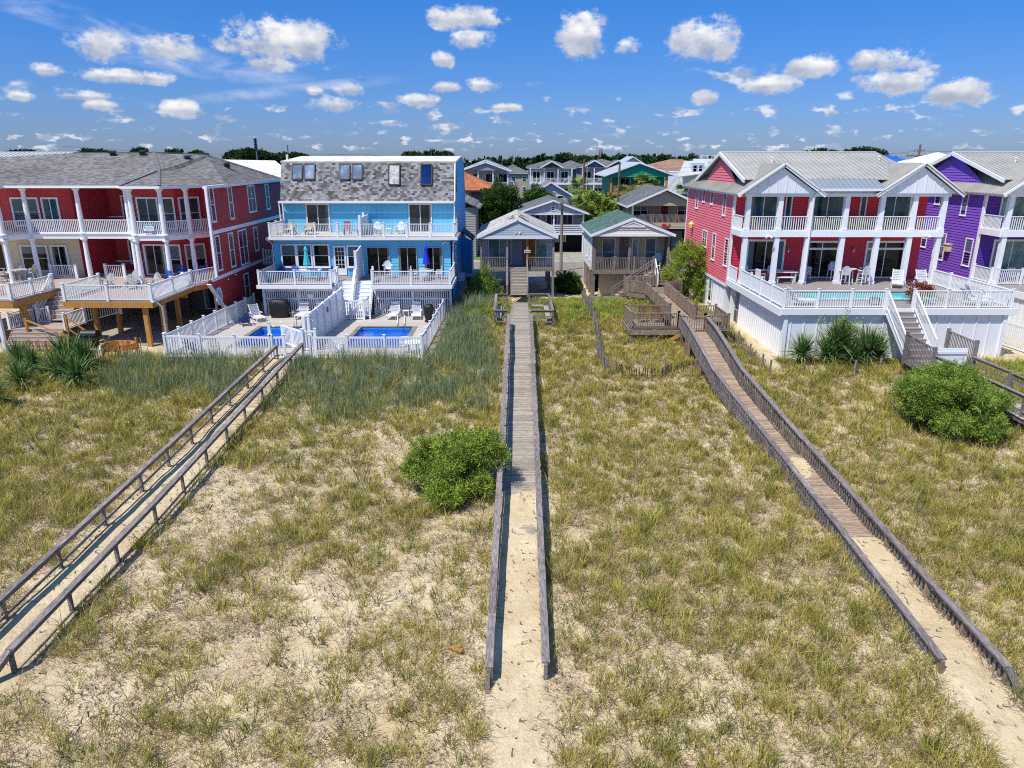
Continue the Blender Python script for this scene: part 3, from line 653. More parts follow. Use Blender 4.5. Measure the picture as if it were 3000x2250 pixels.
def handrail(root, pts, mt, cap=(.16, .045), face=(.04, .13), mids=(), ps=2.4, pw=.1, posts=True, pick=None, zb=None, mpost=None, lean=0., out=1):
    """pts: rail top line in 3D; posts reach down to the sand (or zb)."""
    r = M(); pl = []
    for i in range(len(pts) - 1):
        a = V(pts[i]); b = V(pts[i + 1]); L = (b - a).length; k = max(1, round(L / ps)); d = (b - a).normalized(); nrm = V((d.y, -d.x, 0))
        for j in range(k):
            p = a.lerp(b, j / k) + V((random.uniform(-.012, .012), 0, random.uniform(-.012, .012)) if j else (0, 0, 0)); q = a.lerp(b, (j + 1) / k)
            r.beam(p, q, cap[0], cap[1]); r.beam(p - V((0, 0, face[1] / 2 + .025)), q - V((0, 0, face[1] / 2 + .025)), face[0], face[1])
            for mz in mids: r.beam(p - V((0, 0, mz)) + nrm * .03 * out, q - V((0, 0, mz)) + nrm * .03 * out, .04, .09)
            if pick: 
                kk = int(L / k / pick[0])
                for t in range(kk):
                    c = p.lerp(q, (t + .5) / kk); dz = pick[1](c.x, c.y) if callable(pick[1]) else c.z - pick[1]
                    if c.z - dz > .12: r.beam((c.x, c.y, dz), (c.x, c.y, c.z - .05), .04, .04) if len(pick) < 3 else r.beam(V((c.x, c.y, dz)) + nrm * .03 * out, V((c.x, c.y, c.z - .05)) + nrm * .03 * out, pick[2], .03, up=nrm)
            pl.append(p)
    pl.append(V(pts[-1])); o = r.build('handrail', mt, root)
    if posts:
        for p in pl:
            g0 = float(Hn(p.x, p.y)) - .15 if zb is None else zb(p.x, p.y)
            if p.z - g0 < .15: continue
            c = M(); c.beam((p.x, p.y, g0), (p.x, p.y, p.z - .03), pw, pw, rnd=random.random()); c.build('post', mpost or mt, o)
    return o
# ---------- the three beach walkways ----------
def cx(y): return .15 + .012 * (y - 16)
def zc(x, y): return float(Hb(x, y)) + (.1 if y > 32 else .1 - min(.2, (32 - y) * .0145))
t = thing('beach_boardwalk', 'weathered grey boardwalk running straight down the middle to the sand', 'boardwalk', (.4, 30, H0(.4, 30)))
walkway(t, [(cx(20), 22.0), (cx(58.4), 58.4)], 1.42, WGREYL, zc, skip=.0)
ys = [15.9, 22, 28, 34, 40, 44, 47.6]
for sgn in (-1, 1):
    y0 = 15.7 if sgn < 0 else 15.9
    pts = [(cx(y) + sgn * .76, y, H0(cx(y), y) + .95 - (.0 if y > 17 else .06)) for y in [y0] + ys[1:]]
    handrail(t, pts, WDARK, cap=(.22, .06), face=(.06, .17), mids=(.5,) if sgn < 0 else (.45,), ps=2.4)
b = M(); b.beam((cx(15.5) - .78, 15.7, H0(0, 15.7) + .75), (cx(15) - .8, 15.1, H0(0, 15) - .05), .12, .12); b.build('post', WDARK, t)
sd_ = M()   # two side platforms with low benches
for x0, x1 in ((-1.25, -.35), (1.28, 2.85)):
    planks(sd_, x0, x1, 47.7, 53.8, .66, w=.16, along='x', jit=.02); sd_.box(x0, x1, 47.55, 47.63, .2, .62); sd_.box(x0 if x0 < 0 else x1 - .06, x0 + .06 if x0 < 0 else x1, 47.65, 53.1, .3, .62)
sd_.build('side_platform', WGREYL, t)
for xs_, xo in ((-1.2, -.35), (2.8, 1.3)):
    handrail(t, [(xo, 47.7, 1.75), (xs_, 47.7, 1.75), (xs_, 53.8, 1.75), (xo, 53.8, 1.75)], WGREY, cap=(.18, .05), mids=(.45, .8), ps=2.7)
bn = M()
for x0, x1 in ((-1.1, -.75), (2.35, 2.7)): bn.box(x0, x1, 48.2, 52.6, 1.06, 1.1); [bn.box(x0 + .1, x0 + .2, y, y + .1, .66, 1.06) for y in (48.4, 50.3, 52.3)]
bn.box(1.5, 2.3, 52.5, 52.9, 1.06, 1.1); bn.build('bench', WGREYL, t)
# cottage stairs belong to the same run of timber
stairs(t, (.6, 61.0, 2.62), (.6, 58.4, .75), 1.36, 9, WGREYL, WGREY, rise=True)
for x in (-.42, 1.3): slope_rail(t, (x, 60.95, 2.6), (x, 58.45, .8), .75, WGREY, sp=99)
# left walkway
t = thing('beach_boardwalk', 'low weathered walkway from the pool fence gate to the lower left corner', 'boardwalk', (-13.7, 30, H0(-13.7, 30)))
zl = lambda x, y: float(Hb(x, y)) + (.09 if y > 31 else .09 - min(.25, (31 - y) * .1))
walkway(t, [(-13.72, 29.0), (-13.3, 42.0)], 1.5, mat('pale_plank', 'cbb48c', .85, .2, 3., .4, kind='wood', c2='a48f74', rv=.5, sc=(1.5, 9, 9)), zl)
handrail(t, [(-14.68, 12, H0(-14, 12) + .93), (-14.62, 17.5, H0(-14, 17.5) + .95), (-14.45, 25.2, H0(-14, 25) + .95), (-14.3, 34, H0(-14, 34) + .95), (-14.1, 41.2, .98)], WDARK, cap=(.19, .06), face=(.05, .15), mids=(.55,), ps=2.25, lean=.1)
handrail(t, [(-13.7, 14.75, H0(-14, 14.7) + .0), (-13.15, 15.6, H0(-13, 15.6) + .9), (-12.88, 23, H0(-13, 23) + .93), (-12.8, 32, H0(-13, 32) + .95), (-12.66, 41.6, 1.0)], WDARK, cap=(.22, .06), face=(.05, .16), mids=(.72,), ps=2.4)
# right walkway: raised on posts near the cottages, sinking into the sand
RW = [(16, 11.62, -1.27), (19.4, 11.56, -.98), (26.9, 11.42, -.35), (31, 11.15, .15), (36.1, 10.72, .95), (41, 10.55, 2.1), (43.0, 10.55, 2.28)]
def rwz(y, k=2):
    for a, b in zip(RW, RW[1:]):
        if y <= b[0]: f = (y - a[0]) / (b[0] - a[0]); return a[k] + (b[k] - a[k]) * f
    return RW[-1][k]
DK = 1.32
t = thing('beach_boardwalk', 'long raised brown walkway with picket rails from the tan cottage to the beach', 'boardwalk', (11.4, 34, H0(11.4, 34)))
walkway(t, [(rwz(y, 1) + .76, y) for y in (20.8, 26.9, 31, 36.1, 41, 44.2)], 1.4, WBROWNP, lambda x, y: max(rwz(y) - .93, float(Hb(x, y)) + (.06 if y > 22.5 else -.06)), side=WBROWN)
for sgn in (0, 1.52):
    pts = [(x + sgn + (.0 if y > 17 else 0), y, z) for y, x, z in RW]
    if sgn: pts = [(13.5, 15.05, H0(13.5, 15) + .1)] + [(13.2, 15.7, -1.28)] + pts[1:]
    handrail(t, pts, WDARK, cap=(.22, .06), face=(.05, .12), mids=(), ps=2.3, pick=(.2, lambda x, y: max(rwz(y) - (1.0 if y > 24 else .8), float(Hn(x, y)) - .1), .1), out=-1 if sgn == 0 else 1, mpost=WBROWN)
# upper part: straight walk, side platform with seats, gate, landing and steps
pw_ = lambda x, y: DK
walkway(t, [(11.35, 44.2), (11.42, 56.2)], 1.5, WBROWNP, pw_, side=WBROWN)
b = M(); planks(b, 7.55, 10.6, 44.2, 46.9, DK, along='x', w=.14); b.box(7.55, 10.6, 44.08, 44.16, DK - .42, DK - .1); b.box(7.45, 7.53, 44.1, 46.9, DK - .42, DK - .1); planks(b, 12.1, 13.6, 43.6, 46.7, DK, along='x')
b.build('side_platform', WBROWN, t)
rl = dict(mt=WBROWN, sp=.15, ps=2.2, bw=.05, pw=.13, h=.97)
railing(t, [(10.6, 44.3, DK), (7.6, 44.3, DK), (7.6, 46.85, DK), (10.55, 46.85, DK)], **rl)
railing(t, [(10.6, 46.9, DK), (10.65, 56.0, DK), (9.3, 57.2, DK), (9.35, 59.0, DK), (12.15, 59.6, DK)], mt=WBROWN, sp=.13, ps=2.3, bw=.1, pw=.13, h=.97)
railing(t, [(12.2, 46.6, DK), (12.2, 56.2, DK), (13.7, 57.3, DK), (13.75, 60.8, DK)], mt=WBROWN, sp=.13, ps=2.3, bw=.1, pw=.13, h=.97)
railing(t, [(12.2, 46.7, DK), (13.6, 46.7, DK), (13.6, 43.7, DK), (12.1, 43.6, DK)], **rl); railing(t, [(10.6, 43.0, DK), (10.6, 44.3, DK)], **rl); railing(t, [(12.1, 43.0, DK), (12.1, 43.6, DK)], **rl)
b = M(); b.prism([(9.3, 57.2, DK - .04), (10.65, 56.0, DK - .04), (12.2, 56.2, DK - .04), (13.7, 57.3, DK - .04), (13.7, 59.6, DK - .04), (9.3, 59.2, DK - .04)], (0, 0, .035)); b.box(9.3, 9.4, 57.2, 59.1, DK - .4, DK - .05); b.beam((9.3, 57.15, DK - .2), (10.65, 55.95, DK - .2), .06, .3); b.build('landing', WBROWN, t)
stairs(t, (12.9, 61.1, 2.45), (12.9, 59.4, DK + .12), 1.3, 5, WBROWNP, WBROWN)
slope_rail(t, (12.25, 61.0, 2.45), (12.25, 59.5, DK + .1), .95, WHITE2, sp=99)
b = M(); b.box(10.62, 10.7, 43.0, 43.08, DK, DK + 1.05); b.box(12.0, 12.08, 43.0, 43.08, DK, DK + 1.05); b.box(10.7, 12.0, 43.0, 43.05, DK + .95, DK + 1.03); b.box(10.7, 12.0, 43.0, 43.05, DK + .08, DK + .16)
for i in range(8): b.box(10.82 + i * .15, 10.87 + i * .15, 43.0, 43.04, DK + .1, DK + .98)
b.build('gate', WBROWN, t)
b = M(); b.box(12.9, 13.35, 44.0, 46.4, DK + .42, DK + .47); [b.box(12.95, 13.3, y, y + .08, DK, DK + .42) for y in (44.1, 46.1)]; b.build('bench', WBROWN, t)
for x, y in ((7.65, 44.25), (9.1, 44.25), (10.6, 43.9), (10.6, 41.8), (12.1, 41.8), (7.65, 46.8), (10.65, 47.5), (12.2, 47.5), (9.3, 57.3), (10.7, 56.2), (13.6, 57.3), (10.6, 39.2), (12.1, 39.2), (10.7, 51.5)):
    z1 = min(DK - .1, rwz(y) - 1.0 if y < 43 else DK - .1); g0 = float(Hn(x, y)) - .2; b = M(); b.box(x - .1, x + .1, y - .1, y + .1, g0, z1); b.build('pile', WBROWN, t)
b = M(); b.beam((9.9, 43.9, .5), (10.6, 43.7, 1.0), .06, .22); b.build('brace', PINE, t)
# stairs from the porch down to the left
stairs(t, (11.95, 60.3, 2.45), (8.6, 60.3, .15), .95, 11, WGREYL, WGREY)
for y in (59.8, 60.8): slope_rail(t, (11.95, y, 2.45), (8.6, y, .1), .9, WGREY, sp=.5, bw=.04)
# far right walkway below the pool stairs
t = thing('beach_boardwalk', 'grey wooden landing and ramp with plank rails below the pink house pool stairs', 'boardwalk', (24, 36, H0(24, 36)))
b = M(); planks(b, 22.2, 24.3, 36.2, 38.9, .72, along='x'); b.box(22.2, 24.3, 36.1, 36.17, .35, .68); b.build('landing', WGREYL, t)
rz_ = lambda x, y: .68 - max(0, 36.2 - y) * .16
walkway(t, [(23.3, 36.2), (25.1, 30.5), (26.4, 26.5)], 1.55, WGREYL, rz_)
handrail(t, [(22.35, 36.1, 1.7), (24.1, 31.6, 1.0), (25.4, 27.4, .35)], WDARK, cap=(.16, .05), mids=(.42, .75), ps=2.4)
handrail(t, [(24.35, 36.2, 1.65), (25.2, 34.4, 1.35)], WDARK, cap=(.15, .05), mids=(.42,), ps=1.8); handrail(t, [(25.75, 34.9, 1.1), (26.6, 32.3, .75), (27.6, 29, .4)], WDARK, cap=(.15, .05), mids=(.42,), ps=2.4)
rr = dict(mt=WDARK, sp=.12, bw=.035, pw=.16, h=1.75, ps=3, ptop=.1, zlow=.1, cap=False)
railing(t, [(22.15, 38.7, .55), (22.3, 36.2, .3)], **rr); railing(t, [(24.35, 38.6, .75), (24.5, 36.3, .65)], **rr)
b = M(); b.box(22.5, 24.1, 36.32, 36.4, .5, 2.05); b.box(22.5, 24.1, 36.28, 36.31, 1.75, 1.9); b.build('gate_board', WHITE, t)
# ---------- sand fences and loose stakes ----------
def slatfence(label, pts, h, m, sp, w, post_every=2.6, pm=None, ph=1.3, lean=.06, wire=True, n='sand_fence', gap=0):
    t = thing(n, label, 'fence', (pts[0][0], pts[0][1], float(Hn(*pts[0])))); b = M(); acc = 0; posts = []; prev = None
    for a, c in zip(pts, pts[1:]):
        L = math.hypot(c[0] - a[0], c[1] - a[1]); k = int(L / sp)
        for j in range(k):
            x = a[0] + (c[0] - a[0]) * j / k; y = a[1] + (c[1] - a[1]) * j / k; z = float(Hn(x, y)); acc += L / k
            if random.random() < gap: continue
            hh = h * random.uniform(.88, 1.06); b.beam((x, y, z - .05), (x + random.gauss(0, lean), y + random.gauss(0, lean), z + hh), w, .015, up=(0, 1, 0))
            cur = (x, y, z + h * .7)
            if wire and prev: b.beam(prev, cur, .012, .012); b.beam((prev[0], prev[1], prev[2] - h * .45), (x, y, z + h * .25), .012, .012)
            prev = cur
            if acc > post_every: acc = 0; posts.append((x, y, z))
    b.build('slats', m, t)
    for x, y, z in posts: q = M(); q.cyl((x, y, z - .1), (x + random.gauss(0, .03), y, z + h * ph), .06, .05, 7); q.build('post', pm or WGREY, t)
    return t
SFR = mat('red_slat', '8f5238', .85, .25, 3., kind='wood', c2='b07a4c', rv=.5)
slatfence('red brown wire and slat fence behind the yuccas under the red house', [(-30.1, 42.5), (-28.2, 41.8), (-26.5, 41.2), (-25.2, 40.7), (-23.9, 41.3), (-23.1, 43.0)], 1.05, SFR, .13, .05, 2.0, PINE, 1.05)
slatfence('grey leaning slat fence running down the dune between the two walkways', [(6.0, 60), (5.8, 56.3), (5.8, 50.3), (5.55, 44.9), (5.2, 40.9), (5.35, 38.7), (6.1, 38.9)], .95, WGREY, .11, .05, 2.2, WGREY, 1.25, .07)
slatfence('short sagging dark slat fence curving below the raised walkway', [(6.1, 38.9), (6.85, 38.1), (7.6, 37.95), (8.5, 38.2), (9.0, 38.8), (10.5, 39.2)], .6, mat('dark_slat', '4a3f36', .9, .2, 3., rv=.5), .14, .045, 3.0, WGREY, 1.9, .05)
slatfence('thin slat fence along the path beside the pink house and the right walkway', [(13.9, 47.5), (14.3, 44), (14.5, 41.0), (14.6, 38.8)], .7, WGREY, .22, .04, 1.9, WGREY, 1.3, .08)
for (x, y), l in zip(((14.6, 38.6), (16.5, 38.6), (19.4, 38.6), (20.85, 38.7)), ('leftmost rusty brown stake in front of the yuccas', 'dark stake left of the yuccas in front of the pool wall', 'pale stake in front of the middle yuccas', 'pale leaning stake in front of the rightmost yucca')):
    z = float(Hn(x, y)); b = M(); b.cyl((x, y, z - .2), (x + .05, y, z + .95), .06, .055, 8); tag(b.build('wooden_stake', WGREY if x > 17 else WBROWN), l, 'stake')
b = M(); z = float(Hn(-1.59, 16.76)); b.hexa([V((x, y, z + q)) for q in (.03, .09) for x, y in ((-1.78, 16.78), (-1.42, 16.62), (-1.36, 16.74), (-1.72, 16.92))]); tag(b.build('wooden_board', PINE), 'short tan board lying on the sand left of the centre boardwalk', 'board')
# ---------- white pool fences ----------
def picket(label, pts, h=1.4, sp=.155, bw=.075, ps=2.27, z=0., name='picket_fence', skip_ends=(True, True), top=None):
    t = thing(name, label, 'fence', (*pts[0], z)); b = M(); posts = []
    for i, (a, c) in enumerate(zip(pts, pts[1:])):
        a = V((*a, z)); c = V((*c, z)); L = (c - a).length; up = V((0, 0, 1)); d = (c - a) / L; n = V((d.y, -d.x, 0))
        b.beam(a + up * (h - .06), c + up * (h - .06), .05, .12); b.beam(a + up * .12, c + up * .12, .05, .1)
        k = int(L / sp)
        for j in range(k): p = a.lerp(c, (j + .5) / k); b.beam(p + up * .1, p + up * (h - .05), bw, .025, up=n)
        kp = max(1, round(L / ps))
        for j in range(kp + (i == len(pts) - 2)): posts.append(a.lerp(c, j / kp))
    b.build('panel', VINYL, t)
    for p in posts: q = M(); q.box(p.x - .065, p.x + .065, p.y - .065, p.y + .065, z - .2, z + h + .1); q.box(p.x - .085, p.x + .085, p.y - .085, p.y + .085, z + h + .1, z + h + .14); q.build('post', VINYL, t)
    return t
picket('white picket fence in front of the right hand blue pool', [(-12.2, 41.55), (-5.45, 41.55)])
picket('white picket fence down the right side of the blue house pool deck', [(-5.45, 41.7), (-5.15, 54.6)], ps=1.8)
picket('white picket fence in front of the left hand blue pool', [(-21.1, 41.9), (-14.6, 41.55)])
picket('long white picket fence beside the red house', [(-21.15, 42.1), (-20.3, 55.3)], ps=1.75)
picket('open white gate swung out at the head of the left walkway', [(-14.5, 41.55), (-13.75, 41.6)], ps=.75, name='picket_gate')
picket('white gates closing the passage between the two pools', [(-14.9, 44.9), (-13.1, 43.1), (-12.3, 43.2)], h=1.3, ps=1.3, z=.1, name='picket_gate')
picket('tall white gate with a diagonal brace at the foot of the blue house stairs', [(-12.5, 52.1), (-11.05, 52.1), (-10.9, 54.6)], ps=1.45, h=1.5, z=.1, name='picket_gate')
b = M(); b.beam((-12.4, 52.03, .3), (-11.2, 52.03, 1.5), .04, .1, up=(0, 1, 0)); b.build('brace', VINYL, bpy.data.objects['picket_gate.002'])
for x, y, l in ((-14.6, 41.7, 'left tall white post with a hook lamp at the pool gate'), (-12.7, 43.4, 'right tall white post with a hook lamp at the pool gate')):
    t = thing('gate_post', l, 'post', (x, y, 0)); b = M(); b.box(x - .08, x + .08, y - .08, y + .08, 0, 2.25); b.box(x - .1, x + .1, y - .1, y + .1, 2.25, 2.29); b.build('post', VINYL, t)
    b = M(); b.tube([(x + .08, y, 1.95), (x + .22, y - .05, 2.05), (x + .35, y - .1, 1.98), (x + .35, y - .1, 1.9)], .018); b.build('hook', METAL, t)
t = thing('privacy_fence', 'solid white panel fence between the two pools', 'fence', (-13, 46, 0)); b = M(); q = [(-13.0, 43.3, 2.15), (-12.9, 46.0, 2.2), (-12.75, 49.0, 2.35), (-12.6, 52.0, 2.5)]
for a, c in zip(q, q[1:]): b.prism([(a[0], a[1], .15), (c[0], c[1], .15), (c[0], c[1], c[2]), (a[0], a[1], a[2])], (.05, 0, 0)); b.beam(a, c, .1, .1); b.beam((a[0], a[1], 1.15), (c[0], c[1], 1.2), .09, .1)
b.build('panel', VINYL, t)
for x, y, z in q + [(-12.95, 44.7, 2.18), (-12.82, 47.5, 2.28), (-12.68, 50.5, 2.42)]: b = M(); b.box(x - .07, x + .12, y - .07, y + .07, 0, z + .12); b.build('post', VINYL, t)
b = M(); b.box(-12.74, -12.71, 48.1, 48.45, 1.5, 1.85); b.build('notice', mat('notice_brown', '7a6258', .7), t)
picket('low white picket fence running back along the purple house yard', [(31.9, 44.9), (32.2, 41.6), (32.6, 38.5)], h=1.6)
X_ = V((1, 0, 0)); Y_ = V((0, 1, 0)); F_ = V((0, -1, 0))
def rail_post_white(): pass
# ================= blue house =================
BLU = mat('sky_blue_paint', '6ac4e6', .6, .15, .7, rv=.06); BLUD = mat('blue_shaded_side', '3d9fdc', .6, .15, .7, rv=.08)  # the deeper side blue has the unlit side's shade put into it
SHG = mat('mixed_grey_shingle', '808080', .9, .1, .5, kind='shingle', a='aaa9aa', b='494746', mo='3c393b', bw=.27, rh=.17, ms=.006, bump=.5, rv=0)
SHG2 = mat('grey_shingle', '808080', .9, .1, .5, kind='shingle', a='8c8986', b='5a5754', mo='4b4846', bw=.30, rh=.14, ms=.004, bump=.4, rv=0)
MEMB = mat('white_membrane', 'd9d6cc', .8, .12, .5, c2='c2bcae')
B = thing('beach_house', 'sky blue three storey duplex with grey mansard roof and two pools', 'house', (-12, 57, 0))
x0, x1 = -19.0, -4.8
w = M(); ribs(w, cols([(x0, 60.5, 5.6), (x1, 60.5, 5.6), (x1, 60.5, 8.2), (x0, 60.5, 8.2)]), .42, .03, .012); w.build('wall', BLU, B)
w = M(); w.poly([(x0, 57.2, 2.5), (-11.95, 57.2, 2.5), (-11.95, 57.2, 5.55), (x0, 57.2, 5.55)]); laps(w, cols([(-11.95, 57.2, 2.5), (x1 - .1, 57.2, 2.5), (x1 - .1, 57.2, 5.55), (-11.95, 57.2, 5.55)]), .22, .02); w.build('wall', BLU, B)
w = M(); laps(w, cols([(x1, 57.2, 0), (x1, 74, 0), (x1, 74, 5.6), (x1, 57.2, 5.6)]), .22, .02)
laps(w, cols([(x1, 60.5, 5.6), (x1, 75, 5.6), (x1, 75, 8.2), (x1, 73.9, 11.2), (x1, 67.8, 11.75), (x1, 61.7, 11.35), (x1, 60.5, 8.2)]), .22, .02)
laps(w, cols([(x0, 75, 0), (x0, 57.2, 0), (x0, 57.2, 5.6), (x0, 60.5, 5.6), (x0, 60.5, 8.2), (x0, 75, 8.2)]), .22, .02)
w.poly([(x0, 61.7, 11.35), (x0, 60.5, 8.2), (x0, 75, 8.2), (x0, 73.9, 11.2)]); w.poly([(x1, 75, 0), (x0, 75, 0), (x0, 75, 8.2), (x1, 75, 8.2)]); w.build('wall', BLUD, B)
r = M(); r.prism([(x0 - .05, 60.15, 8.3), (x1 + .02, 60.15, 8.3), (x1 + .02, 61.45, 11.42), (x0 - .05, 61.45, 11.42)], (0, .15, 0)); rf = r.build('roof', SHG, B); r = M(); r.prism([(x1, 75.2, 8.3), (x0, 75.2, 8.3), (x0, 74.0, 11.2), (x1, 74.0, 11.2)], (0, -.15, 0)); r.build('roof', SHG, B)
r = M(); r.prism([(x0 - .12, 61.38, 11.42), (x0 - .12, 67.8, 11.84), (x0 - .12, 74.1, 11.3), (x0 - .12, 74.1, 11.18), (x0 - .12, 67.8, 11.68), (x0 - .12, 61.38, 11.3)], (x1 - x0 + .3, 0, 0)); r.box(x0 - .1, x0 + .05, 63, 63.12, 11.5, 11.95); r.build('roof_cap', MEMB, rf)
r = M(); r.box(x0 - .2, x1 + .05, 60.0, 60.14, 8.12, 8.3); r.box(x1 + .03, x1 + .09, 60.1, 60.2, 5.7, 8.2); r.box(x0 - .2, x0 - .12, 60.1, 60.2, 5.7, 8.2); r.beam((x1 + .03, 60.2, 8.25), (x1 + .03, 61.5, 11.4), .06, .2, up=(1, 0, 0)); r.box(x1 - .06, x1 + .03, 60.44, 60.52, 5.7, 8.12); r.box(x0 - .03, x0 + .06, 60.44, 60.52, 5.7, 8.12); r.build('trim', WHITE, B)
def skylight(xa, xb, z0, z1, fr_, gl):
    s = (11.42 - 8.3) / 1.3; f = lambda z: 60.15 + (z - 8.3) / s; n = V((0, -s, 1)).normalized(); f_ = M(); P = [V((xa, f(z0), z0)), V((xb, f(z0), z0)), V((xb, f(z1), z1)), V((xa, f(z1), z1))]
    for a, b_ in zip(P, P[1:] + P[:1]): f_.beam(a + n * .06, b_ + n * .06, .09, .14, up=n)
    o = f_.build('skylight', fr_, rf); g_ = M(); g_.prism([p + n * .07 for p in P], n * .02); g_.build('pane', gl, o)
SKF = mat('skylight_frame', '4a4a50', .5); SKR = mat('rusty_frame', '4d3c30', .8, .3, 5.)
for a, b_, z0, z1, m_, g_ in ((-18.1, -17.3, 9.98, 11.15, SKF, GLASSS), (-17.1, -16.28, 9.98, 11.15, SKF, GLASSS), (-14.2, -13.4, 9.98, 11.15, SKF, GLASSS), (-13.15, -12.35, 9.98, 11.15, SKF, GLASSS), (-10.15, -9.25, 9.55, 11.12, SKR, mat('peeling_white_film', 'c9cccb', .5, .35, 4., c2='8d9298', s2=5.)), (-7.5, -6.6, 9.55, 11.12, SKR, GLASSN)): skylight(a, b_, z0, z1, m_, g_)
for xa in (-17.1, -8.6): 
    f = window(B, (xa, 60.48, 5.72), X_, F_, 1.95, 2.35, 2, 1, WHITE, GLASSG, .1, 'sliding_door', False)
window(B, (-18.45, 57.17, 3.3), X_, F_, 1.25, 1.85, 1, 2, WHITE, GLASS, .12); window(B, (-17.2, 57.17, 3.3), X_, F_, 1.25, 1.85, 1, 2, WHITE, GLASS, .12); window(B, (-15.9, 57.17, 3.3), X_, F_, 1.35, 1.85, 1, 2, WHITE, GLASS, .12)
window(B, (-14.25, 57.17, 2.66), X_, F_, .98, 2.35, 1, 1, WHITE, GLASS, .13, 'door', False, grid=(3, 5, .55)); window(B, (-13.2, 57.17, 3.3), X_, F_, 1.15, 1.75, 1, 2, WHITE, GLASS, .12)
for xa, ww in ((-11.6, 1.85), (-9.1, 1.5), (-7.05, 1.5)): window(B, (xa, 57.15, 2.66), X_, F_, ww, 2.25, 2, 1, mat('aluminium_frame', 'b5b3ac', .4, metal=.3), GLASS, .06, 'sliding_door', False)
# upper deck
d = M(); d.box(x0 - .35, x1 + .5, 56.75, 60.48, 5.56, 5.72); d.build('upper_deck', mat('deck_coating', 'b9b2a6', .8, .1, 1.), B); d = M(); d.box(x0 - .37, x1 + .52, 56.62, 56.74, 5.5, 5.68); d.tube([(x0 - .3, 56.7, 5.5), (x0 - .15, 57.0, 5.3), (x0 - .05, 57.1, 5.2), (x0 - .05, 57.1, 2.6)], .04); d.tube([(x1 + .45, 56.7, 5.5), (x1 + .15, 57.0, 5.3), (x1 + .05, 57.1, 2.6)], .04); d.build('gutter', WHITE, B)
railing(B, [(x0 - .1, 60.4, 5.72), (x0 - .1, 56.95, 5.72), (-11.95, 56.95, 5.72), (x1 + .2, 56.95, 5.72), (x1 + .2, 60.4, 5.72)], h=1.02, ps=1.78, pw=.14)
d = M(); d.box(-12.02, -11.9, 56.9, 60.4, 5.72, 7.2); d.box(-12.05, -11.87, 56.85, 57.03, 5.6, 7.4); d.box(-12.05, -11.87, 58.4, 58.5, 5.7, 7.5); d.build('divider_panel', WHITE2, B)
# lower deck
d = M()
for a, b_ in ((-19.1, -13.5), (-10.6, -4.55)): planks(d, a, b_, 53.05, 57.15, 2.6, w=.14, along='x')
planks(d, -13.5, -10.6, 54.6, 57.15, 2.6, w=.14); d.build('lower_deck', COMPG, B)
d = M()
for a, b_ in ((-19.15, -13.5), (-10.6, -4.5)): d.box(a, b_, 52.93, 53.03, 2.3, 2.57)
d.box(-4.55, -4.45, 53.0, 57.2, 2.3, 2.57); d.box(-19.2, -19.1, 53.0, 57.2, 2.3, 2.57); d.box(-13.5, -10.6, 54.5, 54.58, 2.3, 2.57); d.build('fascia', WHITE, B)
rk = dict(h=1.0, ps=2.7, pw=.14)
railing(B, [(-19.0, 57.0, 2.6), (-19.0, 53.15, 2.6), (-13.6, 53.15, 2.6), (-13.5, 54.9, 2.6)], **rk); railing(B, [(-10.75, 54.9, 2.6), (-10.5, 53.15, 2.6), (-4.65, 53.15, 2.6), (-4.65, 57.0, 2.6)], **rk)
d = M(); d.prism([(-12.0, 54.6, 2.6), (-12.0, 57.1, 2.6), (-12.0, 57.1, 5.1), (-12.0, 54.6, 4.75)], (.08, 0, 0)); d.box(-12.06, -11.86, 54.5, 54.62, 2.4, 4.95); d.build('divider_panel', WHITE2, B)
for xa in (-12.75, -11.3):
    stairs(B, (xa, 54.5, 2.55), (xa, 52.2, .3), 1.25, 9, WHITE2, WHITE)
    for k in (-.68, .68): slope_rail(B, (xa + k, 54.45, 2.55), (xa + k, 52.2, .25), .95, VINYL)
# lattice screen wall and posts under the deck
for a, b_ in ((-19.0, -13.7), (-10.5, -4.7)):
    d = M()
    d.box(a, b_, 53.9, 53.96, 1.95, 2.28); d.box(a, b_, 53.9, 53.95, 1.32, 1.44); d.box(a, b_, 53.9, 53.95, .1, .2)
    k = int((b_ - a) / .16)
    for j in range(k): xx = a + (b_ - a) * (j + .5) / k; d.box(xx - .045, xx + .045, 53.91, 53.94, .12, 2.0)
    for xx in (a, (a + b_) / 2, b_): d.box(xx - .09, xx + .09, 53.85, 53.99, 0, 2.3)
    d.build('lattice_screen', WHITE2, B)
d = M(); d.box(-19, -13.6, 54.1, 54.2, 0, 2.3); d.build('underdeck_shade_board', SHADEBLK, B); d = M(); d.box(-10.5, x1, 54.1, 54.2, 0, 2.3); d.build('underdeck_shade_board', SHADEBLK, B)  # added near-black boards stand in for the deep shade behind the lattice
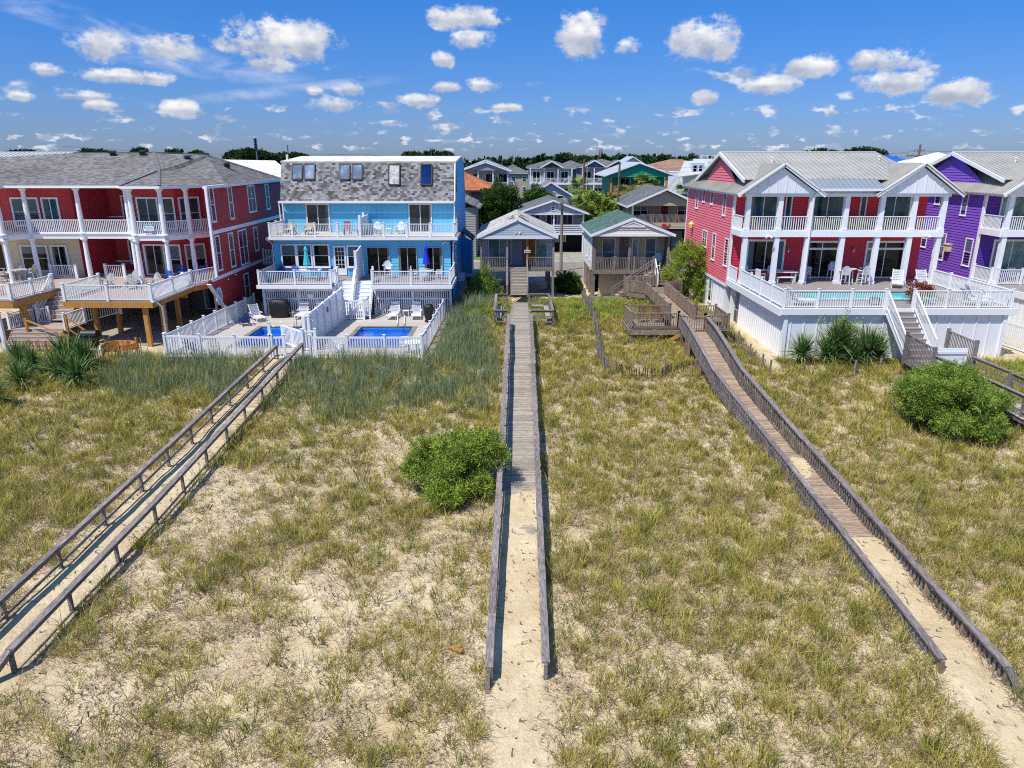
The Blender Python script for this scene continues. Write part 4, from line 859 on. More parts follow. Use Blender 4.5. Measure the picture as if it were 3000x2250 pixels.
# side details
AW = mat('dark_awning', '25262b', .6)
window(B, (x1 + .02, 62.2, 8.9), Y_, X_, .75, 1.9, 1, 2, mat('dark_frame', '3a444c', .5), GLASS, .07, sill=False); window(B, (x1 + .02, 66.5, 6.1), Y_, X_, .9, 1.2, 1, 2, WHITE2, GLASS, .07); window(B, (x1 + .02, 61.3, 6.3), Y_, X_, .8, 1.0, 1, 2, WHITE2, GLASS, .07); window(B, (x1 + .02, 57.6, 3.4), Y_, X_, .9, 1.6, 1, 2, WHITE2, GLASS, .07); window(B, (x1 + .02, 60, 3.2), Y_, X_, 1.0, 1.4, 1, 2, WHITE2, GLASS, .07)
d = M(); laps(d, cols([(x1 + .9, 68.8, 1.0), (x1 + .9, 72, 1.0), (x1 + .9, 72, 4.2), (x1 + .9, 68.8, 4.2)]), .22); laps(d, cols([(x1, 68.8, 1.0), (x1 + .9, 68.8, 1.0), (x1 + .9, 68.8, 4.2), (x1, 68.8, 4.6)]), .22); d.build('bay', BLUD, B)
d = M(); d.prism([(x1, 68.6, 5.0), (x1 + 1.1, 68.6, 4.15), (x1 + 1.1, 72.2, 4.15), (x1, 72.2, 5.0)], (0, 0, .12)); d.build('bay_roof', AW, B)
t = thing('window_air_conditioner', 'white window air conditioner on the blue house side wall', 'air conditioner', (x1 + .3, 63.4, 1.5)); d = M(); d.box(x1 + .03, x1 + .6, 63, 63.8, 1.2, 1.85); d.build('case', WHITE2, t); d = M(); d.box(x1 + .6, x1 + .62, 63.06, 63.74, 1.26, 1.79); d.build('grille', BLACKM, t)
# pool decks
PD = M()
def deckhole(b, x0, x1, y0, y1, z, holes):
    xs = sorted({x0, x1, *[h[0] for h in holes], *[h[1] for h in holes]}); yy = y0
    while yy < y1 - .02:
        ye = min(yy + .14, y1); segs = [(x0, x1)]
        for h in holes:
            if ye > h[2] and yy < h[3]: segs = [s for a, c in segs for s in ((a, min(c, h[0])), (max(a, h[1]), c)) if s[1] - s[0] > .05]
        for a, c in segs: b.box(a, c, yy, ye - .01, z - .05, z)
        yy += .14
deckhole(PD, -21.0, -5.45, 41.6, 54.0, .12, [(a - .3, b_ + .3, c - .3, d_ + .3) for a, b_, c, d_ in POOLS]); tag(PD.build('pool_deck', COMPL), kind='structure')
COPE = mat('pool_coping', '8c8173', .8, .18, 2., c2='6f665b'); LINR = mat('caustic_pool_liner', '2c93de', .4, .22, 2.2); WTR = watermat('pool_water', 'b4e2f6')  # the liner's mottled tone stands in for caustic light in the water
for (a, b_, c, d_), l in zip(POOLS, ('left hand deep blue swimming pool of the blue duplex', 'right hand deep blue swimming pool of the blue duplex')):
    t = thing('swimming_pool', l, 'pool', ((a + b_) / 2, (c + d_) / 2, 0)); q = M()
    q.box(a - .32, b_ + .32, c - .32, c, .06, .15); q.box(a - .32, b_ + .32, d_, d_ + .32, .06, .15); q.box(a - .32, a, c, d_, .06, .15); q.box(b_, b_ + .32, c, d_, .06, .15); q.build('coping', COPE, t)
    q = M(); q.poly([(a, c, -1.3), (b_, c, -1.3), (b_, d_, -1.3), (a, d_, -1.3)]); q.poly([(a, c, -1.3), (a, d_, -1.3), (a, d_, .1), (a, c, .1)]); q.poly([(b_, c, -1.3), (b_, d_, -1.3), (b_, d_, .1), (b_, c, .1)]); q.poly([(a, d_, -1.3), (b_, d_, -1.3), (b_, d_, .1), (a, d_, .1)]); q.poly([(a, c, -1.3), (b_, c, -1.3), (b_, c, .1), (a, c, .1)]); q.box(a, b_, d_ - .6, d_, -1.3, -.35); q.build('basin', LINR, t)
    q = M(); q.poly([(a, c, -.03), (b_, c, -.03), (b_, d_, -.03), (a, d_, -.03)]); q.build('water', WTR, t)
    q = M(); xr = b_ - .5
    for k in (0, .5): q.tube([(xr - k, d_ + .1, .1), (xr - k, d_ + .1, .8), (xr - k, d_ - .15, 1.0), (xr - k, d_ - .5, .5), (xr - k, d_ - .55, -.1)], .028)
    q.build('handrail', METAL, t)
b = M(); b.box(-5.3, -3.4, 53.5, 58.5, .02, .3); planks(b, -5.3, -3.4, 53.5, 58.5, .33); tag(b.build('side_step', COMPL), kind='structure')
# ================= red house =================
RED = mat('barn_red_siding', 'b03434', .6, .15, .8, rv=.08); REDD = mat('deep_red_wall', 'b03440', .6, .15, .8, rv=.04); CREAM = mat('cream_siding', 'c8bda2', .6, .08)
A = thing('beach_house', 'dark red three storey house with round white porch columns and grey shingle hip roof', 'house', (-30, 52, 0))
xw = -21.3
w = M(); laps(w, cols([(xw, 51.2, 3.4), (xw, 67.8, 3.4), (xw, 67.8, 9.65), (xw, 51.2, 9.65)]), .2)
laps(w, cols([(xw, 52.8, 0), (xw, 67.8, 0), (xw, 67.8, 3.4), (xw, 49.6, 3.4), (xw, 49.6, 3.2)]), .2); w.poly([(xw, 67.8, 0), (-48, 67.8, 0), (-48, 67.8, 9.6), (xw, 67.8, 9.6)]); w.build('wall', RED, A)
w = M(); w.box(xw, xw + .05, 50.2, 67.8, 3.25, 3.5); w.box(xw, xw + .05, 51.2, 67.8, 6.45, 6.72); w.box(xw - .1, xw + .06, 51.1, 51.3, 3.3, 9.65); w.beam((xw + .03, 49.6, 3.2), (xw + .03, 52.8, .1), .05, .3, up=(1, 0, 0)); w.box(xw + .05, xw + .35, 50.5, 68.2, 9.62, 9.82); w.build('trim', WHITE, A)
for y, z, ww, hh, nv in ((50.9, 7.2, .0, 0, 0), (54.9, 7.25, .85, 2.4, 1), (59.0, 7.45, 1.75, 2.1, 2), (63.3, 7.4, .95, 2.15, 1), (51.5, 7.3, .8, 2.4, 1), (51.5, 3.85, .85, 2.5, 1), (54.0, 3.75, .95, 2.55, 1), (56.0, 3.6, 1.8, 2.7, 2), (59.4, 4.3, .95, 1.95, 1), (56.2, .8, 1.05, 2.1, 1)):
    if ww: window(A, (xw + .01, y, z), Y_, X_, ww, hh, nv, 2, WHITE, GLASSG, .1)
w = M(); n8 = [V((xw + .02, 49.55 + 1.5 + .5 * math.cos(R(22.5 + 45 * k)), 2.1 + .62 * math.sin(R(22.5 + 45 * k)))) for k in range(8)]
for a, b_ in zip(n8, n8[1:] + n8[:1]): w.beam(a + V((.03, 0, 0)), b_ + V((.03, 0, 0)), .1, .08, up=(1, 0, 0))
o = w.build('octagon_window', WHITE, A); w = M(); w.prism(n8, (.03, 0, 0)); w.build('pane', GLASSS, o)
# front walls: two bays with a recess between
def facade(pts, z0, z1, m): 
    q = M()
    for a, b_ in zip(pts, pts[1:]): q.poly([(a[0], a[1], z0), (b_[0], b_[1], z0), (b_[0], b_[1], z1), (a[0], a[1], z1)])
    return q.build('wall', m, A)
for z0, z1, top in ((3.05, 6.1, 0), (6.4, 9.65, 1)):
    facade([(-32.6, 54.2), (-31.7, 57.5), (-28.9, 57.5), (-28.2, 54.6), (-25.0, 54.2), (-23.4, 55.4), (xw, 55.6)], z0, z1, REDD)
    facade([(-48, 56), (-39, 55.6), (-37.2, 54.0), (-33.2, 53.9), (-32.6, 54.2)], z0, z1, CREAM if not top else REDD)
    zz = z0 + .08
    u = V((.75, -1.9 * .0, 0)); 
    for (ax, ay, bx, by, k, nm, zs) in ((-37.0, 53.97, -34.9, 53.92, 2, 'window', .35), (-34.7, 53.92, -33.4, 53.88, 2, 'french_door', 0), (-30.7, 57.46, -29.1, 57.46, 2, 'window', .4), (-28.0, 54.5, -26.3, 54.33, 2, 'french_door', 0), (-26.1, 54.3, -25.0, 54.15, 1, 'window', .1), (-24.8, 54.3, -23.6, 55.2, 1, 'window', .1), (-23.2, 55.36, -22.0, 55.5, 1, 'window', .1), (-41, 55.6, -39.3, 55.56, 2, 'french_door', 0)):
        uu = V((bx - ax, by - ay, 0)); L = uu.length; uu /= L; nn = V((uu.y, -uu.x, 0))
        window(A, V((ax, ay, z0 + .05 + zs)) + nn * .01, uu, nn, L, 2.35 - zs + (.1 if top else 0), k, 1 if 'door' in nm else 2, WHITE2, GLASSB if top else GLASS, .13, nm, False)
w = M(); w.box(-31.75, -28.9, 57.3, 57.46, 3.7, 3.82); w.box(-31.75, -28.9, 57.3, 57.46, 7.2, 7.3); w.build('trim', WHITE, A)
# balcony slab, outline follows the two octagonal bays
BO = [(-40.5, 53.2), (-37.9, 51.1), (-36.0, 51.1), (-34.9, 52.4), (-27.6, 52.4), (-26.6, 51.0), (-24.5, 51.0), (-23.3, 52.4), (-21.4, 54.8)]
poly = [(x, y, 6.1) for x, y in BO] + [(-21.4, 55.7, 6.1), (-29, 57.5, 6.1), (-40.5, 57.5, 6.1)]
w = M(); w.prism(poly, (0, 0, .3)); w.build('balcony_slab', WHITE2, A)
w = M()
for a, b_ in zip(BO, BO[1:]): w.beam((*a, 6.22), (*b_, 6.22), .12, .3); w.beam((*a, 6.42), (*b_, 6.42), .25, .06)
w.build('balcony_edge', WHITE, A)
for i in range(len(BO) - 1): railing(A, [(*BO[i], 6.42), (*BO[i + 1], 6.42)], h=1.0, ps=9, pw=.1, sp=.13, bw=.045, ends=(False, False))
def column(x, y, z0, z1, r=.17):
    w = M(); w.lathe((x, y, z0), [(r * 1.5, 0), (r * 1.5, .08), (r * 1.15, .12), (r * 1.05, .2), (r * 1.02, (z1 - z0) * .4), (r * .85, z1 - z0 - .2), (r * 1.1, z1 - z0 - .16), (r * 1.1, z1 - z0 - .1), (r * 1.5, z1 - z0 - .08), (r * 1.5, z1 - z0)], 14); w.build('column', WHITE, A, smooth=False)
for x, y in BO[:8] + [(-31.1, 52.4), (-21.5, 54.7)]:
    column(x, y, 6.4, 9.6); column(x, y, 3.05, 6.1)
# lower deck on pine posts
DO = [(-28.3, 44.45), (-22.75, 44.35), (-22.75, 50.2), (-21.5, 53.2)]
w = M(); w.prism([(*p, 2.98) for p in DO] + [(-21.4, 56.5, 2.98), (-40, 57.0, 2.98), (-40, 46, 2.98), (-37, 44.6, 2.98), (-31.6, 44.5, 2.98), (-31.3, 48.6, 2.98), (-30.2, 48.6, 2.98), (-28.3, 48.6, 2.98)], (0, 0, .07)); w.build('lower_deck', COMPT, A)
w = M(); w.beam((-28.4, 44.4, 2.78), (-22.7, 44.3, 2.78), .08, .36); w.beam((-22.7, 44.3, 2.78), (-22.7, 50.2, 2.78), .08, .36); w.beam((-22.7, 50.2, 2.78), (-21.4, 53.2, 2.78), .08, .36); w.beam((-28.3, 48.6, 2.78), (-28.4, 44.4, 2.78), .08, .36); w.build('deck_beam', PINE, A); w = M(); w.beam((-37, 44.5, 2.78), (-31.6, 44.4, 2.78), .08, .36); w.beam((-31.6, 44.4, 2.78), (-31.3, 48.5, 2.78), .08, .36); w.build('deck_beam', PINE, A); w = M(); w.box(-24.3, -22.8, 49.3, 49.45, 2.3, 2.65); w.build('deck_beam', PINE, A)
w = M(); w.beam((-22.65, 44.2, 3.0), (-22.6, 50.2, 3.0), .12, .1); w.beam((-22.6, 50.2, 3.0), (-21.3, 53.2, 3.0), .12, .1); w.tube([(-22.6, 44.6, 2.9), (-22.4, 44.8, 2.6), (-22.5, 45, 2.4), (-22.5, 45, .5), (-22.1, 44.8, .1)], .06); w.build('gutter', WHITE, A)
railing(A, [(*DO[0], 3.05), (*DO[1], 3.05), (*DO[2], 3.05), (*DO[3], 3.05)], h=1.0, ps=2.9, pw=.16, sp=.15, bw=.045)
railing(A, [(-37, 44.65, 3.05), (-31.8, 44.6, 3.05), (-31.45, 48.4, 3.05)], h=1.0, ps=2.3, pw=.16, sp=.15, bw=.045); railing(A, [(-28.35, 44.6, 3.05), (-28.35, 48.6, 3.05)], h=1.0, ps=4, pw=.14)
railing(A, [(-34.5, 53.2, 3.05), (-32.6, 53.2, 3.05)], h=1.0, ps=2, pw=.16); railing(A, [(-30.4, 53.2, 3.05), (-29, 53.2, 3.05)], h=1.0, ps=2, pw=.16)
for x, y in ((-23.4, 44.6), (-22.6, 45.2), (-23.6, 49.4), (-27.7, 46.4), (-27.2, 48.2), (-31.6, 45.3), (-35, 45), (-35, 50), (-31, 50)):
    w = M(); w.box(x - .13, x + .13, y - .13, y + .13, -.1, 2.65); w.build('deck_post', PINE, A)
w = M(); w.box(-38, -21.4, 56.2, 56.3, 0, 3.0); w.box(-27.5, -25.8, 56.0, 56.19, 0, 2.3); w.build('wall', mat('grey_garage_wall', '6a686c', .8), A)  # garage wall in plain grey
window(A, (-24.6, 56.18, .1), X_, F_, 1.6, 2.2, 1, 1, WHITE2, GLASS, .12, 'door', False); w = M(); [w.box(x, x + .14, y, y + .14, 0, 2.98) for x, y in ((-22.3, 52.6), (-26, 52.2), (-29.5, 52.4))]; w.build('porch_post', WHITE2, A)
w = M(); w.box(-34, -22.2, 44.8, 56, 0, .05); tag(w.build('patio', FOAM), kind='structure')
stairs(A, (-30.6, 48.6, 3.0), (-30.6, 46.3, 1.25), 2.0, 7, COMPT, PINE)
w = M(); planks(w, -32.3, -28.4, 44.3, 46.3, 1.2); w.build('landing', COMPT, A); stairs(A, (-30.3, 44.3, 1.15), (-30.3, 43.2, .1), 3.2, 5, COMPT, PINE)
slope_rail(A, (-31.6, 48.5, 3.0), (-31.6, 46.3, 1.3), 1.0, VINYL, pw=.14); railing(A, [(-31.6, 46.3, 1.2), (-32.2, 44.5, 1.2)], h=1.0, ps=3, pw=.14); railing(A, [(-31.4, 46.1, 1.2), (-30.8, 46.4, 1.2)], h=1.0, ps=3)
railing(A, [(-28.5, 44.3, 1.2), (-28.4, 46.3, 1.2), (-26.6, 47.5, 1.6)], h=1.0, ps=3, pw=.14)
for a, b_ in (((-30.9, 44.2, 1.0), (-28.0, 43.5, .1)), ((-28.4, 44.3, 1.2), (-26.6, 44.2, -.2))): slope_rail(A, a, b_, .85, PINE, sp=99, pw=.14)
w = M(); w.box(-31.55, -31.35, 42.6, 42.8, 0, 2.6); w.box(-31.6, -31.3, 42.55, 42.85, 2.6, 2.66); w.build('newel_post', WHITE, A)
# hip roof
def roofpoly(root, polys, m, th=.12, name='roof'):
    q = M()
    for P in polys: q.prism(P, (0, 0, -th))
    return q.build(name, m, root)
EZ = 9.82; 
rz = 12.05; RY = 59.6
rp = [[(-35.9, 51.9, EZ), (-27.8, 51.9, EZ), (-28.6, RY, rz), (-35.0, RY, rz)],
      [(-27.8, 51.9, EZ), (-25.9, 54.4, 10.78), (-28.6, RY, rz)], [(-27.8, 51.9, EZ), (-26.9, 50.5, EZ), (-25.9, 54.4, 10.78)], [(-26.9, 50.5, EZ), (-24.2, 50.5, EZ), (-25.9, 54.4, 10.78)],
      [(-24.2, 50.5, EZ), (-22.2, 52.6, EZ), (-25.9, 54.4, 10.78)], [(-22.2, 52.6, EZ), (xw + .35, 54.0, EZ), (-25.9, 54.4, 10.78)], [(xw + .35, 54.0, EZ), (xw + .35, 68.2, EZ), (-24.9, 61, 11.93), (-28.6, RY, rz), (-25.9, 54.4, 10.78)][::1],
      [(-35.9, 51.9, EZ), (-35.0, RY, rz), (-37.6, 54.4, 10.78)], [(-38.2, 50.6, EZ), (-35.5, 50.6, EZ), (-35.9, 51.9, EZ), (-37.6, 54.4, 10.78)], [(-41.5, 53.5, EZ), (-38.2, 50.6, EZ), (-37.6, 54.4, 10.78)], [(-49, 53.5, EZ), (-41.5, 53.5, EZ), (-37.6, 54.4, 10.78), (-35.0, RY, rz), (-40, 60.5, 11.5), (-49, 60.5, 11.3)],
      [(xw + .35, 68.2, EZ), (-49, 68.2, EZ), (-40, 60.5, 11.5), (-35.0, RY, rz), (-28.6, RY, rz), (-24.9, 61, 11.93)]]
rf = roofpoly(A, rp, SHG2)
w = M()
EV = [(-41.5, 53.5), (-38.2, 50.6), (-35.5, 50.6), (-35.9, 51.9), (-27.8, 51.9), (-26.9, 50.5), (-24.2, 50.5), (-22.2, 52.6), (xw + .35, 54.0), (xw + .35, 68.2)]
for a, b_ in zip(EV, EV[1:]): w.beam((*a, EZ - .1), (*b_, EZ - .1), .1, .16)
w.prism([(*p, EZ - .2) for p in EV] + [(-41.5, 68, EZ - .2)], (0, 0, .04)); w.build('eave_trim', WHITE, A)
w = M(); w.beam((-28.6, RY, rz + .03), (-35, RY, rz + .03), .25, .05); w.beam((-24.9, 61, 11.97), (-28.6, RY, rz + .03), .25, .05); w.beam((-26.9, 50.5, EZ + .04), (-25.9, 54.4, 10.83), .2, .05); w.beam((-24.2, 50.5, EZ + .04), (-25.9, 54.4, 10.83), .2, .05); w.beam((-25.9, 54.4, 10.83), (-28.6, RY, rz + .03), .25, .05); w.build('ridge_cap', mat('ridge_shingle', '6d6a6e', .9, .2), rf)
for x, y, z in ((-31.5, 58.9, 11.9), (-29.2, 59, 11.95), (-25.6, 58.8, 11.55), (-23.2, 60.5, 11.0)):
    w = M(); w.box(x - .18, x + .18, y - .15, y + .15, z - .1, z + .16); w.prism([(x - .25, y - .22, z + .15), (x + .25, y - .22, z + .15), (x + .25, y + .22, z + .28), (x - .25, y + .22, z + .28)], (0, 0, .04)); w.build('roof_vent', BLACKM, rf)
t = thing('outdoor_stair_landing', 'small white railed landing between the red and blue houses', 'landing', (-20.3, 62, 0)); w = M(); w.box(-21.2, -19.6, 61, 65, 2.9, 3.05); w.box(-21.1, -21, 61, 61.1, 0, 2.9); w.build('platform', WGREYL, t); railing(t, [(-19.7, 64.8, 3.05), (-19.7, 61, 3.05), (-21.2, 61, 3.05)], h=1.2, bw=.1, sp=.22); slope_rail(t, (-19.7, 61, 3.05), (-19.6, 58.6, 1.2), 1.1, VINYL)
def bin_(x, y, z, label, m):
    t = thing('wheeled_bin', label, 'bin', (x, y, z)); q = M(); q.prism([(x - .3, y - .32, z), (x + .3, y - .32, z), (x + .3, y + .3, z), (x - .3, y + .3, z)], (0, 0, 1.0)); q.build('body', m, t); q = M(); q.box(x - .35, x + .35, y - .38, y + .36, z + 1.0, z + 1.08); q.box(x - .3, x + .3, y + .36, y + .42, z + .95, z + 1.05); q.build('lid', m, t)
BINM = mat('dark_bin', '22262a', .5); bin_(-20.4, 63.2, 3.05, 'dark wheeled bin on the landing between the red and blue houses', BINM); bin_(-3.85, 66, 0, 'dark wheeled bin at the corner of the blue house side wall', BINM); bin_(-3.1, 66.4, 0, 'second dark bin standing nearer the grey cottage', BINM)
# ================= pink and purple houses =================
PNK = mat('coral_pink_siding', 'e5727c', .55, .15, .8, rv=.07); PNKD = mat('pink_shade_wall', 'c83044', .6, .05, .8, rv=.04); PUR = mat('purple_siding', '7d52bd', .55, .15, .8, rv=.07)  # the deep red copy of the pink carries the porch shade in its colour
TIN = mat('standing_seam_metal', 'b4b1aa', .5, .1, .5, metal=.12, c2='9f9c95', s2=.5); TINL = mat('low_slope_metal', '9aa4ac', .4, .08, .5, metal=.3)
def metal_roof(root, polys, m=TIN, sp=.36, th=.06):
    q = M()
    for P in polys:
        Pc = cols(P); n = (Pc[1] - Pc[0]).cross(Pc[2] - Pc[0])
        if n.z < 0: Pc = Pc[::-1]
        q.prism(Pc, (0, 0, -th)); ribs(q, [p + V((0, 0, .004)) for p in Pc], sp, .045, .05, plate=False)
    return q.build('roof', m, root)
def seaside_house(name, label, ox, walls, dark, xl=16.1, width=14.0, is_main=True):
    H = thing(name, label, 'house', (ox + xl + 7, 53, 0)); a = ox + xl; b_ = a + width
    w = M(); laps(w, cols([(a, 67, 2.45), (a, 53, 2.45), (a, 53, 9.25), (a, 67, 9.25)]), .2)
    laps(w, cols([(a + .4, 63.6, 9.4), (a + .4, 53.2, 9.4), (a + .4, 58.2, 12.0)]), .2); w.poly([(b_, 53, 0), (b_, 67, 0), (b_, 67, 9.25), (b_, 53, 9.25)]); w.poly([(b_, 67, 0), (a, 67, 0), (a, 67, 9.25), (b_, 67, 9.25)]); w.build('wall', walls, H)
    w = M(); laps(w, cols([(a, 53, 3.05), (b_, 53, 3.05), (b_, 53, 9.25), (a, 53, 9.25)]), .2); w.build('wall', dark, H)  # front wall takes the siding copy with porch shade in its colour
    w = M(); ribs(w, cols([(a + .1, 67, 0), (a + .1, 53.4, 0), (a + .1, 53.4, 2.45), (a + .1, 67, 2.45)]), .4, .07, .04); w.poly([(a, 53.4, 0), (b_, 53.4, 0), (b_, 53.4, 3), (a, 53.4, 3)]); w.build('ground_floor_wall', WHITE2, H)
    w = M(); w.box(a - .05, a, 53, 67, 2.42, 2.62); w.box(a - .06, a + .1, 52.85, 53.08, 2.45, 9.2); w.box(a - .06, a + .1, 66.9, 67.1, 0, 9.2); w.box(a - .38, a - .3, 50.3, 67.4, 9.1, 9.28); w.prism([(a - .3, 50.4, 9.12), (a, 50.4, 9.12), (a, 67.3, 9.12), (a - .3, 67.3, 9.12)], (0, 0, .03)); w.build('trim', WHITE, H)
    lw = [(52.9 + 1.9, 7.55, 1.1, 1.6)] if 0 else []
    for y, z, ww, hh in ((54.9, 7.5, .75, 1.75), (58.5, 8.1, .75, 1.0), (61.0, 8.15, .75, 1.0), (63.2, 7.5, .85, 1.65), (52.75 + .6, 3.9, .95, 2.05), (56.8, 3.9, .95, 2.1), (59.4, 4.6, 1.5, 1.35), (57.0, .5, .95, 1.9), (61.2, .4, .95, 1.9)):
        window(H, (a - .01 if z > 2.5 else a + .05, y + ww, z), V((0, -1, 0)), V((-1, 0, 0)), ww, hh, 2 if ww > 1.2 else 1, 2 if hh > 1.1 else 1, WHITE, GLASS, .09)
    # balcony
    w = M(); w.box(a, b_, 50.55, 53, 6.42, 6.72); w.build('balcony_slab', WHITE2, H); w = M(); w.box(a - .06, b_ + .06, 50.45, 50.55, 6.38, 6.78); w.box(a - .1, a - .002, 50.55, 52.85, 6.38, 6.78); w.box(a - .1, b_ + .1, 50.4, 50.56, 9.12, 9.34); w.box(a, b_, 50.56, 53, 9.2, 9.26); w.build('balcony_beam', WHITE, H)
    PX = [16.38, 18.6, 20.75, 23.2, 25.65, 27.9, 29.95]
    for i, x in enumerate(PX):
        x = x - 16.1 + a
        for z0, z1 in ((3.05, 6.38), (6.74, 9.12)):
            w = M(); w.box(x - .16, x + .16, 50.5, 50.82, z0, z1); w.box(x - .2, x + .2, 50.46, 50.86, z0 + .01, z0 + .22); w.build('column', WHITE, H)
        if i: railing(H, [(PX[i - 1] - 16.1 + a + .1, 50.66, 6.74), (x - .1, 50.66, 6.74)], h=1.05, ps=9, ends=(False, False), bw=.045, sp=.15)
    railing(H, [(a + .05, 52.9, 6.74), (a + .05, 50.8, 6.74)], h=1.05, ps=9, ends=(True, False), bw=.04)
    if is_main: 
        w = M(); w.tube([(21.3, 50.2, 9.6), (20.9, 50.3, 9.35), (20.75, 50.38, 9.1), (20.75, 50.38, 3.2)], .06); w.build('downspout', WHITE, H)
    for xa, ww, nm in ((17.25, 2.0, 'sliding_door'), (21.7, 2.35, 'sliding_door'), (26.6, 2.3, 'sliding_door'), (19.8, .5, 'window'), (25.2, .5, 'window')):
        fr = window(H, (xa - 16.1 + a, 52.97, 6.78), X_, F_, ww, 2.3, 2 if ww > 1 else 1, 1, WHITE2, GLASSB if is_main else GLASSC, .09, nm, False)
    for xa, ww, zz, hh in ((17.3, 2.85, 3.65, 2.3), (21.5, 2.75, 3.1, 2.75), (26.1, 2.9, 3.1, 2.75)):
        fr = window(H, (xa - 16.1 + a, 52.97, zz), X_, F_, ww, hh, 2, 1, WHITE, GLASS if is_main else GLASSC, .14, 'sliding_door' if zz < 3.5 else 'window', False)
        if zz < 3.5: w = M(); w.ob(V((xa - 16.1 + a, 52.97, zz)), X_, F_, .14, ww - .14, .02, .07, 2.1, 2.25); w.build('transom_bar', WHITE, fr)
    # gables
    gp = []
    for gx, hw, apx in ((18.45, 2.85, 11.25), (27.95, 2.85, 11.3)):
        gx = gx - 16.1 + a; w = M(); sl = (apx - 9.3) / hw
        ribs(w, cols([(gx - hw + .35, 50.3, 9.34), (gx + hw - .35, 50.3, 9.34), (gx, 50.3, apx - .25)]), .62, .06, .03); g_ = w.build('gable', WHITE2, H)
        w = M()
        for k in (-1, 1): w.beam((gx + k * (hw + .15), 50.12, 9.3 - .12), (gx, 50.12, apx - .02), .08, .24, up=(0, 0, 1))
        w.build('rake_board', WHITE, H)
        yb = 58 - (12.07 - apx) / .27; s9 = (apx - 9.28) / (hw + .15); dx6 = (apx - 9.6) / s9
        if gx < a + 5: s8 = (apx - 9.28) / (gx - a + .45); gp += [[(gx, 50.05, apx), (gx, yb, apx), (a + 1.2, 66.2, 9.28 + s8 * 1.65), (a - .45, 67.3, 9.28), (a - .45, 50.05, 9.28)]]
        else: gp += [[(gx, 50.05, apx), (gx, yb, apx), (gx - dx6, 51.6, 9.6), (gx - hw - .15, 50.05, 9.28)]]
        gp += [[(gx, yb, apx), (gx, 50.05, apx), (gx + hw + .15, 50.05, 9.28), (gx + dx6, 51.6, 9.6)]]
        if gx > a + 5: gp += [[(gx, 50.05, apx - .02), (gx + hw + .15, 50.05, 9.26), (gx + hw + .15, 67.3, 9.26), (gx, 60, apx - .02)]]
    metal_roof(H, gp)
    rx = a + 12.2
    o = metal_roof(H, [[(a + .1, 51.6, 10.25), (rx + .8, 51.6, 10.25), (rx, 58.2, 12.1), (a + .1, 58.2, 12.1)], [(a + .1, 58.2, 12.1), (rx, 58.2, 12.1), (b_ + .4, 67, 9.3), (a + .1, 64.9, 10.0)], [(rx, 58.2, 12.1), (rx + .8, 51.6, 10.25), (b_ + .4, 51, 9.4), (b_ + .4, 67, 9.3)], [(a - .45, 67.3, 9.26), (a + 1.2, 63, 10.2), (b_, 67.3, 9.26)]])
    metal_roof(H, [[(a + 4.9, 50.15, 9.66), (a + 9.4, 50.15, 9.66), (a + 9.4, 51.75, 10.27), (a + 4.0, 51.75, 10.27)]], TINL)
    w = M(); w.beam((a + .1, 51.5, 10.12), (a + .1, 58.2, 11.98), .1, .25); w.beam((a + .1, 65, 9.85), (a + .1, 58.2, 11.98), .1, .25); w.build('rake_board', WHITE, H); w = M(); w.box(a + 4.7, a + 9.5, 50.05, 50.17, 9.5, 9.66); w.build('eave_trim', WHITE, H); w = M(); w.beam((a + .1, 58.2, 12.12), (rx, 58.2, 12.12), .25, .05); w.build('rake_board', WHITE, H)
    w = M(); ribs(w, [V((a + 4.8, 50.5, 9.34)), V((a + 9.4, 50.5, 9.34)), V((a + 9.4, 50.5, 9.56)), V((a + 4.8, 50.5, 9.56))], .9); w.build('frieze', WHITE2, H)
    for x, y, z in ((a + 3.3, 55.5, 11.4), (a + 11.5, 56, 11.5)): w = M(); w.cyl((x, y, z - .1), (x, y, z + .25), .07, .07, 8); w.cyl((x, y, z + .25), (x, y, z + .32), .12, .1, 8); w.build('vent_pipe', WHITE, o)
    return H
P = seaside_house('beach_house', 'coral pink two balcony house with metal roof and white twin gables', 0, PNK, PNKD)
w = M(); w.box(16.1, 30.15, 41.95, 53, 2.9, 3.0); 
deck = M(); deckhole(deck, 16.15, 30.1, 42.0, 50.9, 3.05, [(18.6, 27.8, 44.3, 47.6)]); planks(deck, 16.15, 30.1, 50.9, 53, 3.05); deck.build('pool_deck', COMPG, P)
w = M(); ribs(w, cols([(16.45, 42.0, -.1), (16.45, 42.0, 2.7), (16.45, 50.8, 2.7), (16.45, 50.8, -.1)]), .4, .08, .05)
w.f and None; ribs(w, cols([(16.45, 42.0, -.1), (29.8, 42.0, -.1), (29.8, 42.0, 2.7), (16.45, 42.0, 2.7)]), .8, .07, .035); ribs(w, cols([(29.8, 42.0, -.1), (29.8, 50.8, -.1), (29.8, 50.8, 2.7), (29.8, 42, 2.7)]), .8, .07, .035); w.build('pool_wall', WHITE, P)
w = M(); w.box(16.1, 30.15, 41.78, 41.92, 2.68, 3.06); w.box(16.0, 16.12, 41.8, 53, 2.62, 3.06); w.box(30.12, 30.24, 41.8, 53, 2.68, 3.06); w.box(16.15, 30.1, 41.95, 50.7, 2.62, 2.68); w.box(16.4, 16.62, 41.9, 42.12, 0, 2.7); w.box(29.6, 29.82, 41.9, 42.1, 0, 2.7); w.build('deck_fascia', WHITE, P)
w = M(); [w.box(x, x + .3, y, y + .3, 0, 3) for x, y in ((16.3, 52.2),)]; w.build('corner_post', WHITE, P)
rr = dict(h=1.07, ps=2.1, pw=.13, sp=.14, bw=.045, post_h=1.07)
